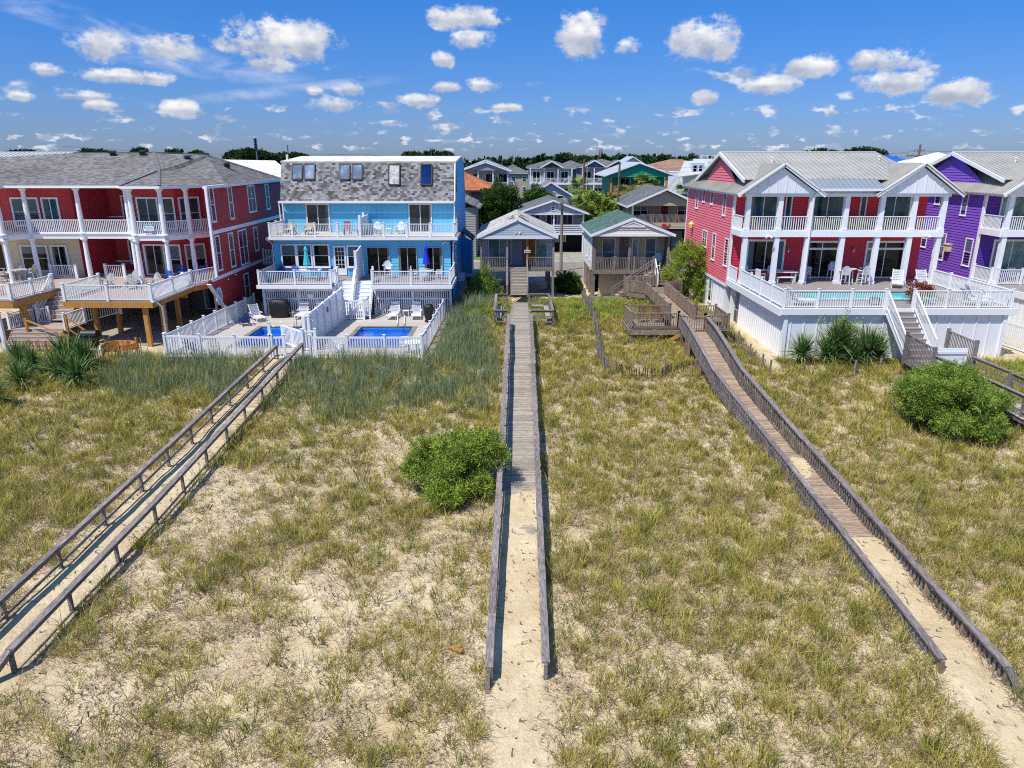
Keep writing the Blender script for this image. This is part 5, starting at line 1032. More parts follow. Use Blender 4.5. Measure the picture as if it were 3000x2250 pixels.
railing(P, [(16.15, 52.9, 3.05), (16.15, 50.9, 3.05)], ends=(True, False), **rr); railing(P, [(16.3, 50.4, 3.05), (16.3, 42.05, 3.05), (22.35, 42.05, 3.05)], **rr); railing(P, [(24.05, 42.05, 3.05), (29.95, 42.05, 3.05), (29.95, 50.5, 3.05)], **rr)
stairs(P, (23.2, 41.9, 3.0), (23.2, 38.9, .75), 1.5, 9, COMPG, WHITE)
for k in (-.82, .82): slope_rail(P, (23.2 + k, 41.8, 3.05), (23.2 + k, 38.95, .8), 1.0, VINYL)
t = thing('swimming_pool', 'long turquoise pool set in the pink house deck', 'pool', (23, 46, 3.05)); a, b_, c, d_ = 18.6, 27.8, 44.3, 47.6
q = M(); q.box(a - .02, b_ + .02, c - .02, c + .3, 3.0, 3.1); q.box(a, b_, d_ - .3, d_, 3.0, 3.1); q.box(a, a + .3, c, d_, 3.0, 3.09); q.box(b_ - .3, b_, c, d_, 3.0, 3.09); q.build('coping', COPE, t)
TURQ = mat('turquoise_liner', '6fd0d8', .4, .08, .6); q = M(); q.poly([(a, c, 1.9), (b_, c, 1.9), (b_, d_, 1.9), (a, d_, 1.9)]); q.poly([(a, d_ - .3, 1.9), (b_, d_ - .3, 1.9), (b_, d_ - .3, 3.04), (a, d_ - .3, 3.04)]); q.poly([(a + .3, c, 1.9), (a + .3, d_, 1.9), (a + .3, d_, 3.04), (a + .3, c, 3.04)]); q.poly([(b_ - .3, c, 1.9), (b_ - .3, d_, 1.9), (b_ - .3, d_, 3.04), (b_ - .3, c, 3.04)]); q.poly([(a, c + .3, 1.9), (b_, c + .3, 1.9), (b_, c + .3, 3.04), (a, c + .3, 3.04)])
for k in range(4): q.box(25.9, 26.4 + .0, 46.2 - k * .0, 47.2, 1.9, 2.2 + .15 * k)
q.build('basin', TURQ, t); q = M(); q.poly([(a, c, 2.97), (b_, c, 2.97), (b_, d_, 2.97), (a, d_, 2.97)]); q.build('water', watermat('turquoise_water', 'bfeef0'), t)
seaside_house('beach_house', 'purple two storey house with metal roof cut off by the right picture edge', 18.15, PUR, mat('purple_shade_wall', '5a2f9a', .6, .05), is_main=False)  # front wall purple is darkened to carry the porch shade
Q = bpy.data.objects['beach_house.003']
w = M(); ribs(w, cols([(34.3, 44.5, 0), (47, 44.5, 0), (47, 44.5, 2.7), (34.3, 44.5, 2.7)]), .8); ribs(w, cols([(34.3, 50.8, 0), (34.3, 44.5, 0), (34.3, 44.5, 2.7), (34.3, 50.8, 2.7)]), .5); w.build('pool_wall', WHITE, Q)
w = M(); planks(w, 34.3, 47, 44.4, 53, 3.05, w=.2); w.build('pool_deck', COMPG, Q); w = M(); w.box(34.2, 47, 44.25, 44.4, 2.68, 3.06); w.box(34.15, 34.28, 44.3, 53, 2.62, 3.06); w.build('deck_fascia', WHITE, Q)
railing(Q, [(34.35, 52.9, 3.05), (34.35, 50.9, 3.05)], **rr); railing(Q, [(34.5, 50.4, 3.05), (38, 50.5, 3.05)], **rr)
# small wall fittings
def wall_lamp(x, y, z, n, label, m=None, s=1.):
    t = thing('wall_lamp', label, 'lamp', (x, y, z)); n = V(n); p = V((x, y, z)); q = M(); q.beam(p, p + n * .3 * s, .05, .05); q.cyl(p + n * .3 * s - V((0, 0, .02)), p + n * .3 * s - V((0, 0, .2)), .05 * s, .17 * s, 10); q.build('shade', m or mat('galvanised', '8d8a80', .4, metal=.5), t); q = M(); q.cyl(p + n * .3 * s - V((0, 0, .2)), p + n * .3 * s - V((0, 0, .34)), .07 * s, .05 * s, 8); q.build('globe', WHITE2, t)
wall_lamp(20.3, 52.94, 5.4, F_, 'barn lamp on the shaded pink wall left of the middle glass door'); wall_lamp(25.1, 52.94, 5.4, F_, 'barn lamp on the shaded pink wall above the high bar table')
t = thing('wall_box', 'cream lamp box on the purple wall with a shadow under it', 'lamp', (34.2, 56.2, 4.9)); q = M(); q.box(33.9, 34.23, 55.9, 56.4, 4.7, 5.2); q.box(33.85, 34.24, 55.85, 56.45, 5.2, 5.27); q.build('box', mat('cream_box', 'cfc39a', .6), t)
t = thing('wall_ornament', 'pale yellow lantern on the coral pink side wall', 'lamp', (16, 64.3, 6)); q = M(); q.lathe((15.9, 64.3, 5.6), [(.05, 0), (.2, .15), (.25, .5), (.1, .7)], 8); q.build('body', mat('pale_yellow', 'e3d48a', .5), t)
t = thing('air_conditioner_unit', 'grey outdoor air conditioner under the pink house corner', 'air conditioner', (16.9, 52.2, 0)); q = M(); q.box(16.62, 17.4, 51.6, 52.4, .05, 1.0); q.build('case', mat('ac_grey', '8b8a80', .5), t); q = M(); [q.box(16.6, 16.62, 51.65, 52.35, .12 + k * .1, .16 + k * .1) for k in range(8)]; q.build('grille', BLACKM, t)
def floodlight(x, y, z, label):
    t = thing('flood_light', label, 'lamp', (x, y, z)); q = M(); q.cyl((x, y, z), (x, y - .12, z), .07, .07, 8); q.build('base', WHITE, t)
    for k in (-1, 1): q = M(); q.cyl((x + k * .08, y - .1, z), (x + k * .22, y - .25, z - .1), .05, .09, 8); q.build('lamp_head', WHITE, t)
floodlight(17.9, 50.44, 6.45, 'twin flood light under the left gable of the pink balcony'); floodlight(28.9, 50.44, 6.5, 'twin flood light at the right end of the pink balcony beam'); floodlight(-5.3, 57.18, 5.3, 'twin flood light over the right door of the blue house'); floodlight(.5, 60.95, 5.75, 'twin flood light on the grey cottage gable')
# ================= cottages =================
GRYS = mat('pale_grey_shingle_siding', 'b4bbc2', .8, .12, 1.5, rv=.15); TANS = mat('tan_siding', 'd0bb8f', .7, .08, .8, rv=.08); WHS = mat('white_siding', 'dcddda', .6, .06, .8, rv=.08); CRMS = mat('cream_shingle', 'e2dad0', .8, .1, 1.5, rv=.2)
SHW = mat('worn_pale_shingle', '808080', .95, .12, 1.2, kind='shingle', a='cdcac0', b='a9a69e', mo='8a867e', bw=.3, rh=.15, ms=.005, bump=.4, rv=0)
SHGN = mat('green_shingle', '808080', .9, .1, .8, kind='shingle', a='5b7a6a', b='40584e', mo='3a4c46', bw=.32, rh=.16, ms=.008, bump=.4, rv=0)
SHD = mat('dark_shingle', '808080', .9, .1, .8, kind='shingle', a='77797a', b='56595c', mo='4c4f52', bw=.32, rh=.16, ms=.005, bump=.3, rv=0)
def gable_roof(root, x0, x1, y0, y1, ze, zr, m, xr=None, th=.14, trim=None, ov=0, rake=.22, back=False):
    xr = (x0 + x1) / 2 if xr is None else xr; q = M()
    q.prism([(x0, y0, ze), (xr, y0, zr), (xr, y1, zr), (x0, y1, ze)][::-1], (0, 0, -th)); q.prism([(xr, y0, zr), (x1, y0, ze), (x1, y1, ze), (xr, y1, zr)][::-1], (0, 0, -th)); o = q.build('roof', m, root)
    q = M(); q.beam((x0, y0 - .04, ze - .14), (xr, y0 - .04, zr - .14), .07, rake); q.beam((xr, y0 - .04, zr - .14), (x1, y0 - .04, ze - .14), .07, rake); q.box(x0 - .04, x0 + .03, y0, y1, ze - .24, ze - .04); q.box(x1 - .03, x1 + .04, y0, y1, ze - .24, ze - .04); q.build('trim', trim or WHITE, root); return o
C1 = thing('cottage', 'small weathered grey cottage on stilts with boarded door at the end of the centre boardwalk', 'house', (.4, 65, 0))
w = M(); laps(w, cols([(-2.6, 63.0, 2.6), (3.6, 63.0, 2.6), (3.6, 63.0, 5.3), (-2.6, 63.0, 5.3)]), .18); laps(w, cols([(3.6, 63, 2.6), (3.6, 70.3, 2.6), (3.6, 70.3, 5.4), (3.6, 63, 5.4)]), .18); laps(w, cols([(-2.6, 70.3, 2.6), (-2.6, 63, 2.6), (-2.6, 63, 5.4), (-2.6, 70.3, 5.4)]), .18); w.poly([(-2.6, 70.3, 2.6), (3.6, 70.3, 2.6), (3.6, 70.3, 5.4), (-2.6, 70.3, 5.4)]); w.build('wall', GRYS, C1)
w = M(); laps(w, cols([(-2.5, 60.74, 5.4), (3.45, 60.74, 5.4), (.47, 60.74, 6.68)]), .17, .02); w.build('gable', mat('pale_blue_shingle', 'a9b3bd', .8, .1, 1.2, rv=.18), C1)
w = M(); w.box(-2.72, 3.6, 60.7, 61.02, 5.16, 5.4); w.box(-2.72, -2.6, 61, 63, 5.16, 5.4); w.box(3.5, 3.62, 61, 63, 5.16, 5.4); w.build('porch_beam', WHITE2, C1)
rf = gable_roof(C1, -2.95, 3.87, 60.7, 70.7, 5.42, 6.93, SHW, .47)
w = M()
for i in range(44):  # missing and dark patched shingles near the ridge
    k = random.choice((-1, 1, 1)); u = abs(random.gauss(.25, .35)) if i < 32 else random.uniform(.1, .5); u = min(u, 2.3); y = random.uniform(61.2, 66) if i < 32 else random.uniform(60.9, 63); x = .47 + k * (u + .15); sl = 1.51 / 3.41; z = 6.93 - abs(x - .47) * sl + .006
    a_ = random.uniform(.15, .4); l_ = random.uniform(.15, .5); w.poly([(x - a_ / 2, y, z + k * a_ / 2 * sl + .002), (x + a_ / 2, y, z - k * a_ / 2 * sl + .002), (x + a_ / 2, y + l_, z - k * a_ / 2 * sl + .002), (x - a_ / 2, y + l_, z + k * a_ / 2 * sl + .002)])
for i in range(14): x = 1.1 + i * .17; w.beam((x, 60.95 + i * .03, 6.93 - (x - .47) * .443 + .01), (x + .15, 61.0 + i * .03, 6.93 - (x - .32) * .443 + .01), .12 + .1 * random.random(), .01)
w.build('bare_patch', mat('exposed_felt', '4a4038', .9, .3, 5.), rf)
w = M(); planks(w, -2.7, 3.6, 61.0, 63.0, 2.66, w=.14); w.box(-2.72, 3.62, 60.95, 61.02, 2.4, 2.64); w.box(-2.6, 3.55, 62.9, 70.3, 2.35, 2.6); w.build('porch_deck', WGREY, C1)
for x, y in ((-2.62, 61.05), (-.42, 61.05), (1.3, 61.05), (3.52, 61.05)): w = M(); w.box(x - .09, x + .09, y - .09, y + .09, -.1, 5.18); w.build('porch_post', WGREY, C1)
for x in (-2.5, .4, 3.4):
    for y in (65.5, 70): w = M(); w.box(x - .12, x + .12, y - .12, y + .12, -.1, 2.4); w.build('pile', WGREY, C1)
railing(C1, [(-2.55, 61.05, 2.66), (-.5, 61.05, 2.66)], mt=WGREY, h=.95, ps=9, ends=(False, False), bw=.045, sp=.14); railing(C1, [(1.38, 61.05, 2.66), (3.45, 61.05, 2.66)], mt=WGREY, h=.95, ps=9, ends=(False, False), bw=.045, sp=.14); railing(C1, [(-2.62, 62.9, 2.66), (-2.62, 61.1, 2.66)], mt=WGREY, h=.95, ps=9, ends=(False, False), bw=.045)
window(C1, (-2.1, 62.96, 2.72), X_, F_, 2.05, 2.25, 2, 1, WHITE2, GLASSC, .07, 'sliding_door', False); window(C1, (2.05, 62.96, 2.9), X_, F_, 1.05, 2.05, 1, 1, WHITE2, GLASSC, .07, 'window', False)
w = M(); w.box(.95, 2.02, 62.86, 62.96, 2.7, 5.05); w.build('boarded_door', mat('osb_board', 'a0672a', .8, .1, 3., kind='osb', c2='7d4a18'), C1)
w = M(); laps(w, cols([(-.05, 62.9, 2.7), (.93, 62.9, 2.7), (.93, 62.9, 5.05), (-.05, 62.9, 5.05)]), .2); w.build('blue_grey_panel', mat('blue_grey_board', '7f8b98', .8, .08), C1)
def text(s, x, y, z, size, m, parent, face=F_, name='lettering', align='CENTER', ext=.004, rot=None):
    cu = bpy.data.curves.new(name, 'FONT'); cu.body = s; cu.size = size; cu.align_x = align; cu.align_y = 'CENTER'; cu.extrude = ext
    o = bpy.data.objects.new('tmp', cu); COL.objects.link(o); dg = bpy.context.evaluated_depsgraph_get(); me = bpy.data.meshes.new_from_object(o.evaluated_get(dg)); bpy.data.objects.remove(o)
    me.materials.clear(); me.materials.append(m); t_ = bpy.data.objects.new(name, me); put(t_, parent); t_.location = V((x, y, z)) - worldloc(parent)
    t_.rotation_euler = rot or (R(90), 0, math.atan2(face.x, -face.y)); return t_
t = thing('name_sign', 'small cream name board nailed to the grey cottage porch post', 'sign', (1.3, 60.9, 4.1)); w = M(); w.box(1.04, 1.56, 60.9, 60.94, 3.98, 4.21); w.build('board', mat('cream_board', 'e6dcc0', .6), t); text('EBBTIDE', 1.3, 60.89, 4.09, .12, BLACKM, t)
w = M(); w.box(-3, 4, 62, 72, .02, .06); tag(w.build('parking_slab', FOAM), kind='structure')
C2 = thing('cottage', 'tan cottage on stilts with green shingle roof and cream scalloped gable', 'house', (10.2, 65, 0))
w = M(); laps(w, cols([(7.0, 62.8, 2.45), (13.3, 62.8, 2.45), (13.3, 62.8, 5.3), (7.0, 62.8, 5.3)]), .2); w.poly([(13.3, 62.8, 0), (13.3, 70, 0), (13.3, 70, 5.4), (13.3, 62.8, 5.4)]); laps(w, cols([(7.6, 62.2, 0), (12.4, 62.2, 0), (12.4, 62.2, 2.2), (7.6, 62.2, 2.2)]), .2); w.build('wall', TANS, C2)
w = M(); laps(w, cols([(7.0, 70, 2.2), (7.0, 62.4, 2.2), (7.0, 62.4, 5.35), (7.0, 70, 5.35)]), .2); w.poly([(13.3, 70, 0), (7.0, 70, 0), (7.0, 70, 5.4), (13.3, 70, 5.4)]); w.build('side_wall', WHS, C2)
w = M(); ribs(w, cols([(7.0, 62.4, 2.5), (7.0, 61.05, 2.5), (7.0, 61.05, 5.3), (7.0, 62.4, 5.3)]), .15, .02, .01); ribs(w, cols([(13.3, 61.1, 2.5), (13.3, 62.8, 2.5), (13.3, 62.8, 5.3), (13.3, 61.1, 5.3)])[::-1], .15, .02, .01); w.poly([(7.05, 70, 0), (7.05, 64, 0), (7.05, 64, 2.2), (7.05, 70, 2.2)]); w.build('wood_screen', WGREY, C2); w = M(); w.box(9.4, 10.35, 62.7, 62.79, 2.5, 5.2); w.build('wood_screen', WGREY, C2)
w = M(); laps(w, cols([(7.0, 60.68, 5.6), (13.4, 60.68, 5.6), (10.15, 60.68, 6.75)]), .3, .05); w.build('gable', CRMS, C2)
w = M(); w.box(6.85, 13.5, 60.6, 61.02, 5.38, 5.6); w.beam((9.2, 60.6, 6.22), (10.15, 60.6, 6.55), .06, .09); w.beam((10.15, 60.6, 6.55), (11.1, 60.6, 6.22), .06, .09); w.box(9.15, 11.15, 60.56, 60.66, 6.14, 6.22); [w.box(9.5 + k * .12, 10.8 - k * .12, 60.6, 60.66, 6.25 + k * .07, 6.29 + k * .07) for k in range(4)]; w.build('porch_beam', WHITE, C2)
gable_roof(C2, 6.62, 13.75, 60.6, 70.4, 5.58, 6.98, SHGN, 10.15)
w = M(); planks(w, 6.9, 13.4, 61.0, 62.8, 2.5, w=.14); w.box(6.9, 12.2, 60.9, 61.02, 2.18, 2.46); w.build('porch_deck', WGREY, C2)
for x in (7.05, 10.0, 13.3): w = M(); w.box(x - .09, x + .09, 60.96, 61.14, -.1, 5.4); w.build('porch_post', WGREY, C2)
for x, y in ((7.1, 62.4), (7.1, 64.2), (7.1, 66)): w = M(); w.box(x - .16, x + .16, y - .16, y + .16, -.1, 2.3); w.build('pile', WBROWN, C2)
railing(C2, [(7.15, 61.05, 2.5), (12.1, 61.05, 2.5)], mt=WBROWN, h=1.05, ps=1.7, bw=.05, sp=.14, pw=.12)
railing(C2, [(13.35, 62.7, 2.5), (13.4, 61.2, 2.5)], mt=WBROWN, h=1.0, ps=9, bw=.1, sp=.14)
for xa, ww, nh in ((7.85, 1.2, 2), (10.45, .6, 1), (11.6, 1.0, 2)): window(C2, (xa, 62.77, 2.6 if ww > .8 else 2.55), X_, F_, ww, 2.45, 1, nh, WHITE2, GLASSC, .1)
for y in (63.6, 66.2): window(C2, (6.99, y + .9, 3.0), V((0, -1, 0)), V((-1, 0, 0)), .9, 2.0, 1, 2, WHITE, GLASSG, .1)
w = M(); [w.box(5.9, 9.2, 59.55, 59.62, .0 + k * .26, .24 + k * .26) for k in range(2)]; [w.box(x, x + .1, 59.5, 59.6, -.2, .6) for x in (5.9, 7.5, 9.1)]; w.build('low_board_fence', WGREYL); tag(bpy.data.objects['low_board_fence'], 'low horizontal plank fence under the tan cottage stairs', 'fence')
# ================= second row across the street =================
def house2(name, label, x0, x1, y0, y1, z1, wm, floors=(), roof=None, rm=SHD, xr=None, ov=.5, lapd=True, e=.2, zr=None, ze=None, trim=WHITE):
    H = thing(name, label, 'house', ((x0 + x1) / 2, (y0 + y1) / 2, 0)); w = M(); f = laps if lapd else (lambda m, p, e: m.poly(p))
    f(w, cols([(x0, y0, 0), (x1, y0, 0), (x1, y0, z1), (x0, y0, z1)]), e); f(w, cols([(x1, y0, 0), (x1, y1, 0), (x1, y1, z1), (x1, y0, z1)]), e); f(w, cols([(x0, y1, 0), (x0, y0, 0), (x0, y0, z1), (x0, y1, z1)]), e); w.poly([(x1, y1, 0), (x0, y1, 0), (x0, y1, z1), (x1, y1, z1)])
    if roof == 'gable':
        c = (x0 + x1) / 2 if xr is None else xr; f(w, cols([(x0, y0, z1), (x1, y0, z1), (c, y0, zr - .2)]), e)
    w.build('wall', wm, H)
    if roof == 'gable': gable_roof(H, x0 - ov, x1 + ov, y0 - ov, y1 + ov, z1 - ov * (zr - z1) / ((x1 - x0) / 2) + .1, zr, rm, xr, trim=trim)
    if roof == 'hip':
        a, b, c, d = x0 - ov, x1 + ov, y0 - ov, y1 + ov; s = min(b - a, d - c) / 2
        r1, r2 = ((a + s, (c + d) / 2), (b - s, (c + d) / 2)) if b - a > d - c else (((a + b) / 2, c + s), ((a + b) / 2, d - s)); z = z1 + .05
        if b - a > d - c: P_ = [[(a, c, z), (b, c, z), (*r2, zr), (*r1, zr)], [(b, c, z), (b, d, z), (*r2, zr)], [(b, d, z), (a, d, z), (*r1, zr), (*r2, zr)], [(a, d, z), (a, c, z), (*r1, zr)]]
        else: P_ = [[(a, c, z), (b, c, z), (*r1, zr)], [(b, c, z), (b, d, z), (*r2, zr), (*r1, zr)], [(b, d, z), (a, d, z), (*r2, zr)], [(a, d, z), (a, c, z), (*r1, zr), (*r2, zr)]]
        roofpoly(H, P_, rm); w = M(); w.box(a, b, c, d, z1 - .2, z1 + .02); w.build('eave_trim', trim, H)
    return H
def win(H, x, y, z, w_, h_, nv=1, gl=None, m=WHITE2): return window(H, (x, y - .02, z), X_, F_, w_, h_, nv, 2 if h_ < 1.9 else 1, m, gl or GLASS, .1, 'window' if h_ < 1.9 else 'sliding_door', False)
def porch(H, x0, x1, y0, y1, z, m=WHITE, n=3, top=2.6, rl=True, sp=.16, slab=.3, pm=None):
    w = M(); w.box(x0, x1, y0, y1, z - slab, z); w.build('balcony', m, H)
    for i in range(n): x = x0 + .1 + (x1 - x0 - .2) * i / (n - 1); w = M(); w.box(x - .1, x + .1, y0 + .02, y0 + .2, z, z + top); w.build('column', pm or m, H)
    if rl: railing(H, [(x0 + .1, y0 + .1, z), (x1 - .1, y0 + .1, z)], mt=pm or m, h=1.0, ps=99, sp=sp, bw=.05, ends=(False, False))
def understory(H, x0, x1, y, z): w = M(); w.box(x0, x1, y, y + .1, 0, z); w.build('understory_shade_sheet', SHADEBLK, H)  # near-black sheet stands in for the unlit space under the house
SLATE = mat('blue_grey_siding', '9aa0a6', .7, .08, .8, rv=.08); LAV = mat('lavender_siding', 'b9b6c4', .7, .06, .8, rv=.06); TAN2 = mat('tan_lap_siding', 'b3a78c', .7, .06, .8, rv=.06); TEAL = mat('teal_siding', '1f9a80', .6, .06, .8, rv=.06)
ORSH = mat('orange_shingle', '808080', .9, .1, .8, kind='shingle', a='c07a4e', b='96583a', mo='84492f', bw=.3, rh=.15, bump=.3, rv=0); TNSH = mat('tan_shingle', '808080', .9, .1, .8, kind='shingle', a='a8866e', b='8a6b57', mo='7d604e', bw=.4, rh=.2, rv=0); MRN = mat('maroon_paint', '5a262c', .6, .1); WMET = mat('white_metal_roof', 'c9cac6', .35, .06, .5, metal=.2)
# slate cottage on stilts behind the grey one
H = house2('stilt_house', 'grey blue stilt house with carport and white horizontal rail behind the grey cottage', .6, 9.2, 94.5, 104, 5.05, SLATE, roof=None); 
gable_roof(H, .3, 9.7, 91.6, 104, 5.1, 6.75, SHD, 5.2); w = M(); laps(w, cols([(.9, 91.9, 5.05), (9.2, 91.9, 5.05), (5.2, 91.9, 6.45)]), .2); w.build('gable', GRYS, H)
w = M(); w.box(.9, 9.2, 91.8, 91.95, 4.85, 5.1); w.build('porch_beam', WHITE2, H); w = M(); w.box(.8, 9.2, 92, 94.5, 2.35, 2.6); w.build('porch_deck', WHITE2, H); understory(H, .8, 9.1, 94.3, 2.4)
for x in (1, 5.3, 9.05): w = M(); w.box(x - .09, x + .09, 92, 92.18, 0, 4.9); w.build('porch_post', WHITE, H)
w = M(); [w.box(1, 9.1, 91.95, 92, 2.75 + k * .25, 2.87 + k * .25) for k in range(4)]; w.build('railing', WHITE, H); [win(H, x, 94.5, 2.8, 1.5, 2.1, 2, GLASSG) for x in (2.2, 4.4, 6.4)]; win(H, 4.95, 91.9, 5.35, .5, .6, 1)
w = M(); [w.box(x, x + .14, 94.2, 94.24, 1.2, 2.3) for x in np.arange(5.4, 7, .3)]; w.build('slat_screen', WHITE2, H)
# tan house with the whale
H = house2('stilt_house', 'tan two storey house with grey roof, red door and a red whale sign', 14.8, 23, 92.3, 103, 6.15, TAN2); gable_roof(H, 14.1, 23.6, 89.6, 103.5, 6.1, 8.2, SHD, 18.9)
w = M(); laps(w, cols([(14.8, 90.1, 6.1), (23, 90.1, 6.1), (18.9, 90.1, 7.8)]), .2); laps(w, cols([(14.8, 90.0, 3.3), (23, 90.0, 3.3), (23, 90, 3.95), (14.8, 90, 3.95)]), .17); w.build('gable', TAN2, H); w = M(); w.box(14.8, 23, 90.02, 92.3, 3.7, 4.0); w.build('porch_deck', WBROWN, H)
railing(H, [(14.9, 90.1, 4.0), (22.9, 90.1, 4.0)], mt=WBROWN, h=1.0, ps=3, sp=.15, bw=.05); understory(H, 14.9, 23, 91.8, 3.3); [win(H, x, 92.3, 4.75, 1.9, 1.25, 2) for x in (15.3, 20.9)]; w = M(); w.box(18.9, 19.7, 92.2, 92.28, 4.05, 6.0); w.build('door', mat('dark_red_door', '6a1620', .5), H)
for x in (14.9, 22.9): w = M(); w.box(x - .1, x + .1, 90, 90.2, 0, 6.1); w.build('porch_post', WHITE, H)
w = M(); w.box(20.3, 21.6, 91.7, 91.8, .2, 2.9); w.build('garage_door', mat('blue_grey_door', '5f6470', .7), H)
t = thing('whale_sign', 'red whale shaped board on the tan house balcony front', 'sign', (19.05, 89.9, 3.66)); q = M()
prof = [(-.53, -.02), (-.5, .13), (-.38, .23), (-.2, .26), (0, .22), (.15, .1), (.26, .0), (.36, .03), (.42, .12), (.38, .26), (.46, .22), (.55, .22), (.66, .26), (.58, .14), (.5, .05), (.42, -.06), (.3, -.18), (.1, -.26), (-.15, -.28), (-.38, -.22)]
q.prism([(19.05 + x * .95, 89.88, 3.66 + z) for x, z in prof], (0, .05, 0)); q.build('board', mat('whale_red', 'a83038', .6, .1), t)
# teal gable house with timber posts
H = house2('raised_house', 'teal gabled house with white metal roof and timber porch posts', 16.6, 25.8, 125, 136, 9.0, TEAL); gable_roof(H, 15.2, 27.0, 121.6, 136, 9.05, 11.1, WMET, 20.9)
w = M(); laps(w, cols([(16.4, 122, 8.75), (25.8, 122, 8.75), (25.8, 122, 9.15), (20.9, 122, 10.85), (16.4, 122, 9.15)]), .25, .04); w.build('gable', TEAL, H); w = M(); w.box(16.3, 25.8, 122, 125, 5.9, 6.25); w.build('porch_deck', PINE, H); railing(H, [(16.4, 122.1, 6.25), (25.7, 122.1, 6.25)], mt=PINE, h=1.1, ps=99, sp=.2, bw=.07)
for x in (16.4, 21, 25.6): w = M(); w.box(x - .16, x + .16, 122, 122.3, 0, 8.8); w.build('porch_post', PINE, H)
[win(H, x, 125, 6.35, 1.9, 2.2, 2) for x in (18.2, 21.3)]; understory(H, 17, 25.6, 124.9, 5.9)
# row of tall white houses with cross patterned rails
for x0, x1, y0, z0, lab, gm, gx in ((3.6, 12.2, 152, 9.95, 'tall white house with dark gable and cross patterned balcony rails', mat('dark_gable', '3f4044', .7), (8,)), (14.2, 23.6, 152, 10.1, 'tall white house with two blue gables and cross patterned balcony rails', mat('blue_gable', '2f5f9a', .6), (16.6, 21.3))):
    H = house2('row_house', lab, x0, x1, y0, y0 + 11, z0, SLATE, roof='hip', zr=z0 + 1.5, ov=.6)
    for gx_ in gx:
        w = M(); w.prism([(gx_ - 1.9, y0 - 2.7, z0 + .1), (gx_ + 1.9, y0 - 2.7, z0 + .1), (gx_, y0 - 2.7, z0 + 1.15)], (0, .1, 0)); w.build('gable', gm, H); gable_roof(H, gx_ - 2.3, gx_ + 2.3, y0 - 2.9, y0 + 3, z0 + .05, z0 + 1.3, SHD, th=.1)
    for z in (6.9, 3.6):
        porch(H, x0, x1, y0 - 2.6, y0, z, WHITE, 4 if x1 - x0 < 9 else 5, 2.9, sp=.22); nn = 3 if x1 - x0 < 9 else 4
        for i in range(nn):
            xa = x0 + (x1 - x0) * (i + .5) / nn; win(H, xa - .9, y0, z + .1, 1.8, 2.2, 2); q = M()
            for s_ in (-1, 1): q.beam((xa - .4 * s_, y0 - 2.62, z + .15), (xa + .4 * s_, y0 - 2.62, z + .9), .06, .07, up=(0, 1, 0))
            q.beam((xa - .42, y0 - 2.62, z + .5), (xa, y0 - 2.62, z + .92), .05, .05, up=(0, 1, 0)); q.beam((xa, y0 - 2.62, z + .92), (xa + .42, y0 - 2.62, z + .5), .05, .05, up=(0, 1, 0)); q.build('cross_panel', WHITE, H)
H = house2('raised_house', 'pale grey gabled house with white balcony rail between the blue house and the centre cottage', -8.5, -.5, 127, 139, 9.9, mat('light_grey_siding', 'b5b5b2', .7, .06), roof='gable', zr=11.5, rm=SHD); porch(H, -8.3, -.6, 124.2, 127, 6.85, WHITE, 4, 3.0); [win(H, x, 127, 7.0, 1.7, 2.2, 2) for x in (-7.6, -4.6, -2.4)]; gable_roof(H, -8.9, -.2, 123.8, 128, 9.75, 11.2, SHD, -4.4); w = M(); w.prism([(-8.2, 124, 9.75), (-.8, 124, 9.75), (-4.4, 124, 10.95)], (0, .1, 0)); w.build('gable', SLATE, H); understory(H, -8.4, -.6, 126.8, 5.4)
H = house2('raised_house', 'small house with orange shingle hip roof and maroon porch', -12.5, -2.7, 106.4, 116, 7.25, WHS, roof='hip', zr=9.9, rm=ORSH, ov=.8, trim=MRN); w = M(); w.box(-7, -2.4, 104.2, 106.3, 3.9, 4.15); [w.box(x, x + .2, 104.2, 104.4, 0, 7.2) for x in (-6, -2.6)]; w.build('porch_deck', MRN, H); railing(H, [(-6.8, 104.3, 4.15), (-2.6, 104.3, 4.15)], mt=MRN, h=1.0, ps=2, sp=.18); stairs(H, (-4, 104.2, 4.1), (-6.4, 103.6, 1.6), 1.1, 8, MRN); win(H, -5.4, 106.4, 4.6, 2.3, 1.7, 2); w = M(); w.box(-6.2, -2.8, 106.3, 106.39, 4.2, 7.1); w.build('porch_wall', mat('porch_wall_grey', '6e6a6c', .7), H)  # porch wall panel in plain grey
H = house2('cottage', 'small grey metal roofed cottage just behind the blue house side wall', -12, -4.4, 88, 98, 6.0, mat('grey_beige_siding', '9c9c96', .7, .06)); roofpoly(H, [[(-12, 87.5, 7.6), (-7.5, 87.5, 7.6), (-3.8, 87.5, 5.95), (-3.8, 99, 5.95), (-7.5, 99, 7.6), (-12, 99, 7.6)]], SHG2)
H = house2('gabled_house', 'lavender white gabled house behind the grey stilt house', 2.6, 9.9, 118, 128, 5.9, LAV, roof='gable', zr=8.15, rm=mat('brown_grey_shingle', '7a7272', .9, .1), ov=.4); win(H, 5.6, 118, 5.0, .8, 1.0); win(H, 7.3, 118, 5.0, 1.1, 1.0)
H = house2('apartment_block', 'long cream apartment block with tan shingle roof', 26.6, 44, 153, 168, 9.2, mat('cream_stucco', 'd0c4a8', .7, .06), roof='hip', zr=11.5, rm=TNSH, ov=.8, lapd=False); porch(H, 28, 40, 150.6, 153, 6.5, WHITE, 5, 2.8); [win(H, x, 153, z, 1.2, 1.5, 1) for x in (28.5, 31.5, 34.5, 37.5) for z in (7.0, 3.7)]
